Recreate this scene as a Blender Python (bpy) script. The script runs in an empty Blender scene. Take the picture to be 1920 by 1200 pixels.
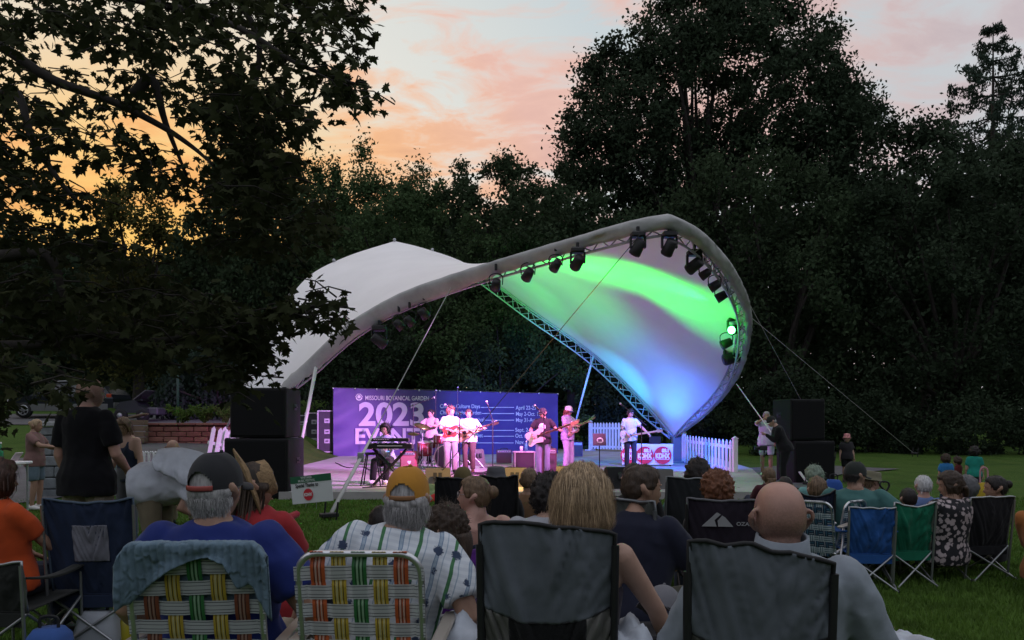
import bpy, math, random
import numpy as np
from mathutils import Vector, Matrix, noise

# ------------------------------------------------------------------ camera, sky, sun, exposure
SC = bpy.context.scene
COL = SC.collection
CAM_H = 1.44
FPX, HX, HY = 1500.0, 960.0, 790.0

cam_d = bpy.data.cameras.new('camera')
cam_d.sensor_width = 36.0
cam_d.lens = FPX / 1920.0 * 36.0
cam_d.shift_y = 190.0 / 1920.0
cam_d.clip_start = 0.05
cam_d.clip_end = 2000.0
cam = bpy.data.objects.new('camera', cam_d)
cam.location = (0, 0, CAM_H)
cam.rotation_euler = (math.radians(90), 0, 0)
COL.objects.link(cam)
SC.camera = cam

SC.view_settings.view_transform = 'Standard'
SC.view_settings.look = 'None'
SC.view_settings.exposure = 0.0
SC.view_settings.gamma = 1.0
SC.view_settings.use_curve_mapping = False
SC.cycles.max_bounces = 6
SC.cycles.diffuse_bounces = 3
SC.cycles.glossy_bounces = 2
SC.cycles.transmission_bounces = 4
SC.cycles.transparent_max_bounces = 8
SC.cycles.sample_clamp_indirect = 4.0

SUN_AZ = Vector((-0.46, 1.0, 0.06)).normalized()
world = bpy.data.worlds.new('World')
SC.world = world
world.use_nodes = True
nt = world.node_tree
nt.nodes.clear()


def N(tree, kind, **kw):
    n = tree.nodes.new(kind)
    for k, v in kw.items():
        if k.startswith('i_'):
            n.inputs[k[2:].replace('_', ' ')].default_value = v
        elif k.startswith('n_'):
            n.inputs[int(k[2:])].default_value = v
        else:
            setattr(n, k, v)
    return n


def L(tree, a, b):
    tree.links.new(a, b)


def ramp(tree, stops, interp='LINEAR'):
    r = tree.nodes.new('ShaderNodeValToRGB')
    cr = r.color_ramp
    cr.interpolation = interp
    while len(cr.elements) < len(stops):
        cr.elements.new(0.5)
    for e, (p, c) in zip(cr.elements, stops):
        e.position = p
        e.color = (c[0], c[1], c[2], 1) if len(c) == 3 else c
    return r


def build_world():
    tc = N(nt, 'ShaderNodeTexCoord')
    dot = N(nt, 'ShaderNodeVectorMath', operation='DOT_PRODUCT')
    nor = N(nt, 'ShaderNodeVectorMath', operation='NORMALIZE')
    L(nt, tc.outputs['Generated'], nor.inputs[0])
    L(nt, nor.outputs[0], dot.inputs[0])
    dot.inputs[1].default_value = SUN_AZ
    mr = N(nt, 'ShaderNodeMapRange')
    mr.inputs['From Min'].default_value = -1.0
    L(nt, dot.outputs['Value'], mr.inputs['Value'])
    # clear sky between the clouds, by angle to the sunset
    clear = ramp(nt, [(0.0, (0.64, 0.70, 0.82)), (0.5, (0.70, 0.75, 0.83)), (0.80, (0.58, 0.61, 0.64)),
                      (0.90, (0.60, 0.67, 0.70)), (0.955, (0.80, 0.79, 0.73)), (0.985, (1.0, 0.64, 0.24)), (1.0, (1.05, 0.60, 0.12))])
    cloud = ramp(nt, [(0.0, (0.60, 0.62, 0.72)), (0.5, (0.66, 0.66, 0.74)), (0.78, (0.62, 0.54, 0.56)), (0.86, (0.80, 0.55, 0.50)),
                      (0.93, (0.88, 0.56, 0.47)), (0.97, (1.0, 0.55, 0.27)), (1.0, (1.0, 0.48, 0.10))])
    L(nt, mr.outputs['Result'], clear.inputs['Fac'])
    L(nt, mr.outputs['Result'], cloud.inputs['Fac'])
    # cloud layer: direction projected on a plane overhead
    sep = N(nt, 'ShaderNodeSeparateXYZ')
    L(nt, nor.outputs[0], sep.inputs[0])
    zz = N(nt, 'ShaderNodeMath', operation='MAXIMUM')
    L(nt, sep.outputs['Z'], zz.inputs[0]); zz.inputs[1].default_value = 0.0
    za = N(nt, 'ShaderNodeMath', operation='ADD'); za.inputs[1].default_value = 0.22
    L(nt, zz.outputs[0], za.inputs[0])
    dx = N(nt, 'ShaderNodeMath', operation='DIVIDE'); L(nt, sep.outputs['X'], dx.inputs[0]); L(nt, za.outputs[0], dx.inputs[1])
    dy = N(nt, 'ShaderNodeMath', operation='DIVIDE'); L(nt, sep.outputs['Y'], dy.inputs[0]); L(nt, za.outputs[0], dy.inputs[1])
    cmb = N(nt, 'ShaderNodeCombineXYZ'); L(nt, dx.outputs[0], cmb.inputs[0]); L(nt, dy.outputs[0], cmb.inputs[1])
    mp = N(nt, 'ShaderNodeMapping')
    mp.inputs['Rotation'].default_value = (0, 0, math.radians(22))
    mp.inputs['Scale'].default_value = (1.0, 1.75, 1)
    mp.inputs['Location'].default_value = (3.6, 1.2, 0)
    L(nt, cmb.outputs[0], mp.inputs['Vector'])
    n1 = N(nt, 'ShaderNodeTexNoise', i_Scale=1.15, i_Detail=7.0, i_Roughness=0.55, i_Distortion=0.35)
    L(nt, mp.outputs[0], n1.inputs['Vector'])
    n2 = N(nt, 'ShaderNodeTexNoise', i_Scale=5.5, i_Detail=6.0, i_Roughness=0.6, i_Distortion=0.6)
    L(nt, mp.outputs[0], n2.inputs['Vector'])
    m = N(nt, 'ShaderNodeMix', data_type='FLOAT'); m.inputs[0].default_value = 0.47
    L(nt, n1.outputs['Fac'], m.inputs[2]); L(nt, n2.outputs['Fac'], m.inputs[3])
    mask = ramp(nt, [(0.455, (0, 0, 0)), (0.505, (0.5, 0.5, 0.5)), (0.555, (1, 1, 1))])
    L(nt, m.outputs[0], mask.inputs['Fac'])
    mix = N(nt, 'ShaderNodeMix', data_type='RGBA')
    L(nt, mask.outputs['Color'], mix.inputs[0])
    L(nt, clear.outputs['Color'], mix.inputs[6]); L(nt, cloud.outputs['Color'], mix.inputs[7])
    # darker cloud bellies
    belly = ramp(nt, [(0.52, (1, 1, 1)), (0.72, (0.80, 0.76, 0.80))])
    L(nt, m.outputs[0], belly.inputs['Fac'])
    mul = N(nt, 'ShaderNodeMix', data_type='RGBA', blend_type='MULTIPLY'); mul.inputs[0].default_value = 1.0
    L(nt, mix.outputs[2], mul.inputs[6]); L(nt, belly.outputs['Color'], mul.inputs[7])
    sky = N(nt, 'ShaderNodeTexSky', sky_type='NISHITA', sun_disc=False)
    sky.sun_elevation = math.radians(1.0)
    sky.sun_rotation = math.atan2(SUN_AZ.x, SUN_AZ.y)
    bg1 = N(nt, 'ShaderNodeBackground', i_Strength=0.97)
    L(nt, mul.outputs[2], bg1.inputs['Color'])
    bg2 = N(nt, 'ShaderNodeBackground', i_Strength=0.004)
    L(nt, sky.outputs['Color'], bg2.inputs['Color'])
    add = N(nt, 'ShaderNodeAddShader')
    L(nt, bg1.outputs[0], add.inputs[0]); L(nt, bg2.outputs[0], add.inputs[1])
    out = N(nt, 'ShaderNodeOutputWorld')
    L(nt, add.outputs[0], out.inputs['Surface'])
    world.cycles.sampling_method = 'MANUAL'
    world.cycles.sample_map_resolution = 512


build_world()
sun_d = bpy.data.lights.new('sun', 'SUN')
sun_d.energy = 0.25
sun_d.angle = math.radians(8)
sun_d.color = (1.0, 0.62, 0.35)
sun = bpy.data.objects.new('sun', sun_d)
sun.rotation_euler = (-SUN_AZ).to_track_quat('-Z', 'Y').to_euler()
sun.location = (-20, 60, 30)
COL.objects.link(sun)

# ------------------------------------------------------------------ helpers
R = math.radians


def W(px, py, D):
    """point seen at photograph pixel (px, py) that stands D metres away"""
    return Vector(((px - HX) * D / FPX, D, CAM_H - (py - HY) * D / FPX))


MATS = {}


def mat(name, col=(0.5, 0.5, 0.5), rough=0.6, metal=0.0, var=0.0, vscale=6.0, bump=0.0, bscale=40.0, emit=None, estr=1.0,
        trans=0.0, spec=0.4, sheen=0.0, ridged=False, stretch=None, coord='Object'):
    if name in MATS:
        return MATS[name]
    m = bpy.data.materials.new(name)
    m.use_nodes = True
    t = m.node_tree
    b = t.nodes['Principled BSDF']
    b.inputs['Base Color'].default_value = (*col, 1)
    b.inputs['Roughness'].default_value = rough
    b.inputs['Metallic'].default_value = metal
    b.inputs['Specular IOR Level'].default_value = spec
    if sheen:
        b.inputs['Sheen Weight'].default_value = sheen
    tc = None
    if var or bump:
        tc = N(t, 'ShaderNodeTexCoord')
        src = tc.outputs[coord]
        if stretch:
            mp = N(t, 'ShaderNodeMapping'); mp.inputs['Scale'].default_value = stretch
            L(t, src, mp.inputs['Vector']); src = mp.outputs[0]
    if var:
        nz = N(t, 'ShaderNodeTexNoise', i_Scale=vscale, i_Detail=5.0, i_Roughness=0.65)
        L(t, src, nz.inputs['Vector'])
        lo = tuple(c * (1 - var) for c in col); hi = tuple(min(1, c * (1 + var)) for c in col)
        rp = ramp(t, [(0.3, lo), (0.7, hi)])
        L(t, nz.outputs['Fac'], rp.inputs['Fac'])
        L(t, rp.outputs['Color'], b.inputs['Base Color'])
    if bump:
        nb = N(t, 'ShaderNodeTexNoise', i_Scale=bscale, i_Detail=4.0, i_Roughness=0.6)
        L(t, src, nb.inputs['Vector'])
        if ridged: nb.noise_type = 'RIDGED_MULTIFRACTAL'; nb.inputs['Detail'].default_value = 2.0; nb.inputs['Distortion'].default_value = .6
        bp = N(t, 'ShaderNodeBump', i_Strength=bump, i_Distance=0.02)
        L(t, nb.outputs['Fac'], bp.inputs['Height'])
        L(t, bp.outputs['Normal'], b.inputs['Normal'])
    if emit:
        b.inputs['Emission Color'].default_value = (*emit, 1)
        b.inputs['Emission Strength'].default_value = estr
    if trans:
        out = t.nodes['Material Output']
        tr = N(t, 'ShaderNodeBsdfTranslucent')
        tr.inputs['Color'].default_value = (*[min(1, c * 1.3) for c in col], 1)
        ms = N(t, 'ShaderNodeMixShader'); ms.inputs[0].default_value = trans
        L(t, b.outputs[0], ms.inputs[1]); L(t, tr.outputs[0], ms.inputs[2])
        L(t, ms.outputs[0], out.inputs['Surface'])
    MATS[name] = m
    return m


def np_mesh(name, V, F, mats=(), smooth=False, mi=None, uv=None):
    V = np.asarray(V, dtype=np.float32); F = np.asarray(F, dtype=np.int32)
    me = bpy.data.meshes.new(name)
    n, k = F.shape
    me.vertices.add(len(V)); me.vertices.foreach_set('co', V.ravel())
    me.loops.add(n * k); me.loops.foreach_set('vertex_index', F.ravel())
    me.polygons.add(n); me.polygons.foreach_set('loop_start', np.arange(0, n * k, k, dtype=np.int32))
    for m in mats:
        me.materials.append(m)
    if mi is not None:
        me.polygons.foreach_set('material_index', np.asarray(mi, dtype=np.int32))
    if uv is not None:
        u = me.uv_layers.new(name='UVMap')
        u.data.foreach_set('uv', np.asarray(uv, dtype=np.float32)[F.ravel()].ravel())
    me.update(calc_edges=True)
    me.validate()
    if smooth:
        me.polygons.foreach_set('use_smooth', np.ones(n, dtype=bool))
    return me


def wm(o):
    m = o.matrix_basis.copy()
    if o.parent:
        m = wm(o.parent) @ o.matrix_parent_inverse @ m
    return m


def add_obj(name, me, parent=None, world=False, M=None):
    o = bpy.data.objects.new(name, me)
    COL.objects.link(o)
    if M is not None:
        o.matrix_basis = M
    if parent is not None:
        o.parent = parent
        if world:
            o.matrix_parent_inverse = wm(parent).inverted()
    return o


def tag(o, label=None, cat=None, group=None, kind=None):
    if label: o['label'] = label
    if cat: o['category'] = cat
    if group: o['group'] = group
    if kind: o['kind'] = kind
    return o


def thing(name, label, cat, loc=(0, 0, 0), rz=0.0, group=None):
    o = bpy.data.objects.new(name, None)
    o.empty_display_size = 0.1
    o.location = loc
    o.rotation_euler = (0, 0, rz)
    COL.objects.link(o)
    o.matrix_basis = Matrix.Translation(loc) @ Matrix.Rotation(rz, 4, 'Z')
    return tag(o, label, cat, group)


def copy_tree(o, parent=None, keep=True):
    c = o.copy(); COL.objects.link(c)
    if parent is not None:
        c.parent = parent
        c.matrix_parent_inverse = o.matrix_parent_inverse.copy()
    for ch in [x for x in o.children]:
        copy_tree(ch, c)
    return c


class MB:
    """collects shapes for ONE mesh object"""
    def __init__(s):
        s.v = []; s.f = []; s.m = []; s.cur = 0; s.sm = []; s.smooth = True

    def _add(s, vs, fs):
        b = len(s.v)
        s.v.extend([tuple(v) for v in vs])
        for f in fs:
            s.f.append(tuple(i + b for i in f)); s.m.append(s.cur); s.sm.append(s.smooth)

    def box(s, c, size, M=None, bevel=0.0):
        x, y, z = [k / 2 for k in size]
        c = Vector(c)
        old = s.smooth; s.smooth = False
        if bevel <= 0:
            vs = [Vector((sx * x, sy * y, sz * z)) for sx in (-1, 1) for sy in (-1, 1) for sz in (-1, 1)]
            fs = [(0, 1, 3, 2), (4, 6, 7, 5), (0, 4, 5, 1), (2, 3, 7, 6), (0, 2, 6, 4), (1, 5, 7, 3)]
        else:
            b = min(bevel, x * .9, y * .9, z * .9)
            vs = []; idx = {}
            for sx in (-1, 1):
                for sy in (-1, 1):
                    for sz in (-1, 1):
                        for ax in range(3):
                            p = [sx * (x - b), sy * (y - b), sz * (z - b)]
                            p[ax] = (sx * x, sy * y, sz * z)[ax]
                            idx[(sx, sy, sz, ax)] = len(vs); vs.append(Vector(p))
            fs = []
            for ax in range(3):
                o1, o2 = [k for k in range(3) if k != ax]
                for sg in (-1, 1):
                    q = []
                    for a, bb in ((-1, -1), (1, -1), (1, 1), (-1, 1)):
                        k = [0, 0, 0]; k[ax] = sg; k[o1] = a; k[o2] = bb
                        q.append(idx[(*k, ax)])
                    if (sg > 0) == (ax == 1):
                        q.reverse()
                    fs.append(tuple(q))
                for a in (-1, 1):
                    for bb in (-1, 1):
                        k1 = [0, 0, 0]; k1[ax] = -1; k1[o1] = a; k1[o2] = bb
                        k2 = list(k1); k2[ax] = 1
                        fs.append((idx[(*k1, o1)], idx[(*k2, o1)], idx[(*k2, o2)], idx[(*k1, o2)]))
            for sx in (-1, 1):
                for sy in (-1, 1):
                    for sz in (-1, 1):
                        fs.append(tuple(idx[(sx, sy, sz, a)] for a in range(3)))
        if M is not None:
            M3 = M.to_3x3() if len(M) == 4 else M
            vs = [M3 @ v for v in vs]
        s._add([v + c for v in vs], fs)
        s.smooth = old

    def rings(s, rings, cap=True, closed=True):
        n = len(rings[0]); vs = [p for r in rings for p in r]; fs = []
        for i in range(len(rings) - 1):
            for j in range(n if closed else n - 1):
                k = (j + 1) % n
                fs.append((i * n + j, i * n + k, (i + 1) * n + k, (i + 1) * n + j))
        if cap and closed:
            fs.append(tuple(reversed(range(n)))); fs.append(tuple((len(rings) - 1) * n + j for j in range(n)))
        s._add(vs, fs)

    def tube(s, pts, r, segs=8, cap=True, round_=False, flat=None):
        pts = [Vector(p) for p in pts]
        rs = list(r) if hasattr(r, '__len__') else [r] * len(pts)
        if round_:
            d0 = (pts[0] - pts[1]).normalized(); d1 = (pts[-1] - pts[-2]).normalized()
            pts = [pts[0] + d0 * rs[0] * .8, pts[0] + d0 * rs[0] * .5] + pts + [pts[-1] + d1 * rs[-1] * .5, pts[-1] + d1 * rs[-1] * .8]
            rs = [rs[0] * .35, rs[0] * .8] + rs + [rs[-1] * .8, rs[-1] * .35]
        rings = []; up = None
        for i, p in enumerate(pts):
            a = pts[max(i - 1, 0)]; b = pts[min(i + 1, len(pts) - 1)]
            d = (b - a)
            d = d.normalized() if d.length > 1e-9 else Vector((0, 0, 1))
            if up is None:
                up = Vector((0, 0, 1)) if abs(d.z) < .95 else Vector((0, 1, 0))
                if flat is not None: up = Vector(flat)
            x = d.cross(up)
            if x.length < 1e-6: x = d.orthogonal()
            x.normalize(); y = x.cross(d).normalized(); up = y
            rr = rs[i]; rx, ry = (rr if hasattr(rr, '__len__') else (rr, rr))
            rings.append([p + x * (math.cos(2 * math.pi * k / segs) * rx) + y * (math.sin(2 * math.pi * k / segs) * ry) for k in range(segs)])
        s.rings(rings, cap)

    def loft(s, secs, segs=14, cap=True):
        """secs: (centre, xvec, yvec)"""
        s.rings([[Vector(c) + Vector(x) * math.cos(2 * math.pi * k / segs) + Vector(y) * math.sin(2 * math.pi * k / segs)
                  for k in range(segs)] for c, x, y in secs], cap)

    def lathe(s, prof, c=(0, 0, 0), M=None, segs=20, cap=True):
        c = Vector(c); rings = []
        for r, z in prof:
            ring = [Vector((r * math.cos(2 * math.pi * k / segs), r * math.sin(2 * math.pi * k / segs), z)) for k in range(segs)]
            if M is not None:
                ring = [M @ p for p in ring]
            rings.append([p + c for p in ring])
        s.rings(rings, cap)

    def prism(s, outline, d0, d1, M=None, c=(0, 0, 0)):
        """outline in local xy extruded along z from d0 to d1"""
        c = Vector(c); n = len(outline)
        vs = [Vector((x, y, d0)) for x, y in outline] + [Vector((x, y, d1)) for x, y in outline]
        if M is not None: vs = [M @ v for v in vs]
        fs = [tuple(reversed(range(n))), tuple(range(n, 2 * n))]
        fs += [(i, (i + 1) % n, n + (i + 1) % n, n + i) for i in range(n)]
        old = s.smooth; s.smooth = False
        s._add([v + c for v in vs], fs); s.smooth = old

    def quad(s, a, b, c, d):
        s._add([a, b, c, d], [(0, 1, 2, 3)])

    def sphere(s, c, r, segs=12, rings=8, M=None):
        rx, ry, rz = r if hasattr(r, '__len__') else (r, r, r)
        c = Vector(c); rr = []
        for i in range(rings + 1):
            ph = math.pi * (i + .02 if i == 0 else (i - .02 if i == rings else i)) / rings
            ring = [Vector((rx * math.sin(ph) * math.cos(2 * math.pi * k / segs), ry * math.sin(ph) * math.sin(2 * math.pi * k / segs), -rz * math.cos(ph))) for k in range(segs)]
            if M is not None: ring = [M @ p for p in ring]
            rr.append([p + c for p in ring])
        s.rings(rr, True)

    def mesh(s, name, mats):
        me = bpy.data.meshes.new(name)
        me.from_pydata(s.v, [], s.f)
        for m in (mats if isinstance(mats, (list, tuple)) else [mats]):
            me.materials.append(m)
        me.polygons.foreach_set('material_index', s.m)
        me.polygons.foreach_set('use_smooth', s.sm)
        me.update()
        return me

    def build(s, name, mats, parent=None, world=False, M=None):
        return add_obj(name, s.mesh(name, mats), parent, world, M)


_unit = {}


def bar(name, a, b, r, m, parent=None, world=False, segs=8):
    """a straight round bar as its own object; all bars of a material share one mesh"""
    key = (m.name, segs)
    if key not in _unit:
        mb = MB(); mb.tube([(0, 0, 0), (0, 0, 1)], 1.0, segs)
        _unit[key] = mb.mesh('round_bar', m)
    a = Vector(a); b = Vector(b); d = b - a
    q = d.to_track_quat('Z', 'Y').to_matrix().to_4x4()
    M = Matrix.Translation(a) @ q @ Matrix.Diagonal((r, r, d.length, 1))
    return add_obj(name, _unit[key], parent, world, M)


def cr(pts, n=6, closed=False):
    """Catmull-Rom through points"""
    P = [Vector(p) for p in pts]; out = []
    for i in range(len(P) - 1):
        p0 = P[i - 1] if i else P[0] * 2 - P[1]
        p1, p2 = P[i], P[i + 1]
        p3 = P[i + 2] if i + 2 < len(P) else P[-1] * 2 - P[-2]
        for k in range(n):
            t = k / n
            out.append(.5 * ((2 * p1) + (-p0 + p2) * t + (2 * p0 - 5 * p1 + 4 * p2 - p3) * t * t + (-p0 + 3 * p1 - 3 * p2 + p3) * t ** 3))
    out.append(P[-1])
    return out


def resample(pts, n):
    P = np.array([tuple(p) for p in pts]); d = np.r_[0, np.cumsum(np.linalg.norm(np.diff(P, axis=0), axis=1))]
    u = np.linspace(0, d[-1], n)
    return np.stack([np.interp(u, d, P[:, k]) for k in range(P.shape[1])], 1)


def grid_obj(name, P, m, parent=None, world=False, thick=0.0, smooth=True, flip=False):
    P = np.asarray(P, dtype=float); a, b = P.shape[:2]
    idx = np.arange(a * b).reshape(a, b)
    F = np.stack([idx[:-1, :-1].ravel(), idx[1:, :-1].ravel(), idx[1:, 1:].ravel(), idx[:-1, 1:].ravel()], 1)
    if flip: F = F[:, ::-1]
    uu, vv = np.meshgrid(np.linspace(0, 1, b), np.linspace(0, 1, a))
    me = np_mesh(name, P.reshape(-1, 3), F, [m], smooth, uv=np.stack([uu.ravel(), vv.ravel()], 1))
    o = add_obj(name, me, parent, world)
    if thick:
        s = o.modifiers.new('solid', 'SOLIDIFY'); s.thickness = thick; s.offset = 0
    return o


def text_obj(name, s, size, m, parent, M, align='LEFT', bold=0.0, space=1.0, extrude=0.0008, world=True, width=None):
    cu = bpy.data.curves.new(name, 'FONT')
    cu.body = s; cu.size = size; cu.align_x = align; cu.offset = bold; cu.space_character = space; cu.extrude = extrude
    cu.resolution_u = 4
    cu.materials.append(m)
    o = add_obj(name, cu, parent, world, M)
    TEXTS.append((o, M, width))
    return o


TEXTS = []


def finish_texts():
    """letters become plain meshes, stretched to the width they have on the thing"""
    bpy.context.view_layer.update()
    dg = bpy.context.evaluated_depsgraph_get()
    got = [(o, M, w, bpy.data.meshes.new_from_object(o.evaluated_get(dg))) for o, M, w in TEXTS]
    for o, M, w, me in got:
        n = add_obj('lettering', me, o.parent, False, M)
        n.matrix_parent_inverse = o.matrix_parent_inverse.copy()
        if w and len(me.vertices):
            xs = [v.co.x for v in me.vertices]; k = w / (max(xs) - min(xs))
            n.matrix_basis = M @ Matrix.Diagonal((k, 1, 1, 1))
        bpy.data.objects.remove(o)
    TEXTS.clear()


def frame(origin, x, up):
    """matrix whose x runs along x, y along up, z out of the page"""
    x = Vector(x).normalized(); up = Vector(up); z = x.cross(up).normalized(); y = z.cross(x)
    return Matrix(((x.x, y.x, z.x, origin[0]), (x.y, y.y, z.y, origin[1]), (x.z, y.z, z.z, origin[2]), (0, 0, 0, 1)))


def ground_z(x, y):
    def ss(a, b, t):
        t = min(1, max(0, (t - a) / (b - a))); return t * t * (3 - 2 * t)
    left = ss(4.6, 8.5, -x - max(0, (y - 18)) * 0.10) * 1.95 * min(1.4, max(0, (y - 14.5) / 24.0))
    right = 0.35 * ss(24, 38, y) * ss(5, 11, x)
    back = 0.5 * ss(38, 50, y)
    return max(left, right, back) - 0.0
# ------------------------------------------------------------------ ground
def build_lawn():
    xs = np.r_[np.linspace(-400, -40, 10), np.linspace(-36, 36, 73), np.linspace(40, 400, 10)]
    ys = np.r_[np.linspace(-200, -5, 8), np.linspace(-2, 66, 69), np.linspace(70, 500, 12)]
    P = np.array([[(x, y, ground_z(x, y)) for x in xs] for y in ys])
    m = bpy.data.materials.new('lawn'); m.use_nodes = True; t = m.node_tree; b = t.nodes['Principled BSDF']
    tc = N(t, 'ShaderNodeTexCoord')
    n1 = N(t, 'ShaderNodeTexNoise', i_Scale=0.9, i_Detail=6.0, i_Roughness=0.7)
    n2 = N(t, 'ShaderNodeTexNoise', i_Scale=45.0, i_Detail=3.0, i_Roughness=0.7)
    L(t, tc.outputs['Object'], n1.inputs['Vector']); L(t, tc.outputs['Object'], n2.inputs['Vector'])
    r1 = ramp(t, [(0.3, (0.046, 0.094, 0.016)), (0.55, (0.072, 0.135, 0.024)), (0.75, (0.105, 0.142, 0.036))])
    r2 = ramp(t, [(0.25, (0.45, 0.45, 0.45)), (0.7, (1.25, 1.25, 1.25))])
    L(t, n1.outputs['Fac'], r1.inputs['Fac']); L(t, n2.outputs['Fac'], r2.inputs['Fac'])
    mx = N(t, 'ShaderNodeMix', data_type='RGBA', blend_type='MULTIPLY'); mx.inputs[0].default_value = 1
    L(t, r1.outputs['Color'], mx.inputs[6]); L(t, r2.outputs['Color'], mx.inputs[7])
    L(t, mx.outputs[2], b.inputs['Base Color'])
    b.inputs['Roughness'].default_value = 0.9; b.inputs['Specular IOR Level'].default_value = 0.1
    bp = N(t, 'ShaderNodeBump', i_Strength=0.8, i_Distance=0.04)
    L(t, n2.outputs['Fac'], bp.inputs['Height']); L(t, bp.outputs['Normal'], b.inputs['Normal'])
    MATS['lawn'] = m
    o = grid_obj('lawn', P, m)
    tag(o, kind='structure')


build_lawn()


def build_grass(seed=3):
    rng = np.random.default_rng(seed)
    n = 150000
    # density falls with distance, only where the lawn shows
    y = 3.6 * (15.0 / 3.6) ** rng.random(n)
    x = (rng.random(n) * 2 - 1) * (y * 0.68)
    keep = ~((y > 14.6) & (x > -4.4) & (x < 5.5))
    x, y = x[keep], y[keep]
    n = len(x)
    h = 0.025 + 0.035 * rng.random(n); w = 0.0035 + 0.0007 * y
    a = rng.random(n) * 6.283; lean = (rng.random((n, 2)) - .5) * 0.05
    z = np.zeros(n)
    V = np.stack([np.stack([x - np.cos(a) * w, y - np.sin(a) * w, z], 1), np.stack([x + np.cos(a) * w, y + np.sin(a) * w, z], 1),
                  np.stack([x + lean[:, 0], y + lean[:, 1], z + h], 1)], 1).reshape(-1, 3)
    F = np.arange(3 * n).reshape(n, 3)
    m = mat('grass_blade', (0.090, 0.165, 0.028), 0.7, var=0.55, vscale=3.0, spec=0.2, trans=0.25)
    o = add_obj('lawn_grass', np_mesh('lawn_grass', V, F, [m]))
    tag(o, 'short mown grass blades across the concert lawn', kind='stuff')


build_grass()

FLOOR = 0.14


def slab(name, outline, z, thick, m):
    mb = MB()
    mb.prism(outline, z - thick, z)
    o = mb.build(name, m)
    return tag(o, kind='structure')


slab('stage_floor', [(-4.3, 14.75), (4.9, 14.75), (6.6, 22), (8.5, 40), (-11.5, 40), (-9.3, 30), (-6.6, 20)], FLOOR, 0.4,
     mat('stage_concrete', (0.36, 0.34, 0.335), 0.75, var=0.18, vscale=1.4, bump=0.25, bscale=60))


def ribbon(name, pts, width, dz, m):
    c = cr(pts, 8); rows = []
    for i, p in enumerate(c):
        d = (c[min(i + 1, len(c) - 1)] - c[max(i - 1, 0)]).normalized(); s = Vector((-d.y, d.x, 0)).normalized()
        row = []
        for k in range(7):
            q = p + s * width * (k / 6 - .5); row.append((q.x, q.y, ground_z(q.x, q.y) + dz))
        rows.append(row)
    o = grid_obj(name, rows, m, flip=True)
    return tag(o, kind='structure')


asph = mat('asphalt', (0.10, 0.10, 0.105), 0.85, var=0.25, vscale=2.5, bump=0.3, bscale=90)
ribbon('asphalt_path', [(-30, 33, 0), (-20, 33.2, 0), (-14, 32.4, 0), (-11, 30, 0), (-10, 26, 0), (-9.5, 22, 0), (-10.5, 17, 0), (-12, 12, 0)], 5.5, 0.03, asph)
ribbon('asphalt_apron', [(4.9, 17.5, 0), (6.2, 20, 0), (7.6, 22.4, 0), (10.5, 25, 0)], 3.2, 0.03, asph)

# ------------------------------------------------------------------ trees
rngT = np.random.default_rng(11)


def in_poly(P, poly):
    x, y = P[:, 0], P[:, 1]; inside = np.zeros(len(P), bool); j = len(poly) - 1
    for i in range(len(poly)):
        xi, yi = poly[i]; xj, yj = poly[j]
        if yi != yj:
            c = ((yi > y) != (yj > y)) & (x < (xj - xi) * (y - yi) / (yj - yi) + xi)
            inside ^= c
        j = i
    return inside


def edge_dist(P, poly):
    best = np.full(len(P), 1e9); q = np.array(poly, float)
    for i in range(len(q)):
        a, b = q[i - 1], q[i]; ab = b - a
        t = np.clip(((P - a) @ ab) / max(1e-9, ab @ ab), 0, 1)
        best = np.minimum(best, np.linalg.norm(P - (a + t[:, None] * ab), axis=1))
    return best


def sample_poly(poly, n, rng):
    q = np.array(poly, float); lo, hi = q.min(0), q.max(0); out = []
    while sum(len(o) for o in out) < n:
        P = lo + rng.random((n * 2, 2)) * (hi - lo)
        out.append(P[in_poly(P, poly)])
    return np.concatenate(out)[:n]


def leaf_cards(cent, size, rng, droop=0.3, aspect=0.55):
    n = len(cent)
    d = rng.normal(size=(n, 3)); d[:, 2] -= droop; d /= np.linalg.norm(d, axis=1)[:, None]
    r = rng.normal(size=(n, 3)); s = np.cross(d, r); s /= np.linalg.norm(s, axis=1)[:, None]
    l = (size * (0.6 + 0.8 * rng.random(n)))[:, None]
    a = cent - d * l * .5; c = cent + d * l * .5; nn = np.cross(d, s)
    b = cent + s * l * aspect * .5 + nn * l * .08; e = cent - s * l * aspect * .5 + nn * l * .08
    V = np.stack([a, b, c, e], 1).reshape(-1, 3)
    return V, np.arange(4 * n).reshape(n, 4)


def leafmat(name, col, var=0.45, trans=0.22):
    return mat(name, col, 0.8, var=var, vscale=0.55, spec=0.06, trans=trans)


bark = mat('bark', (0.022, 0.018, 0.015), 0.9, var=0.4, vscale=5, bump=0.6, bscale=22, stretch=(1, 1, 0.2))


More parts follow.
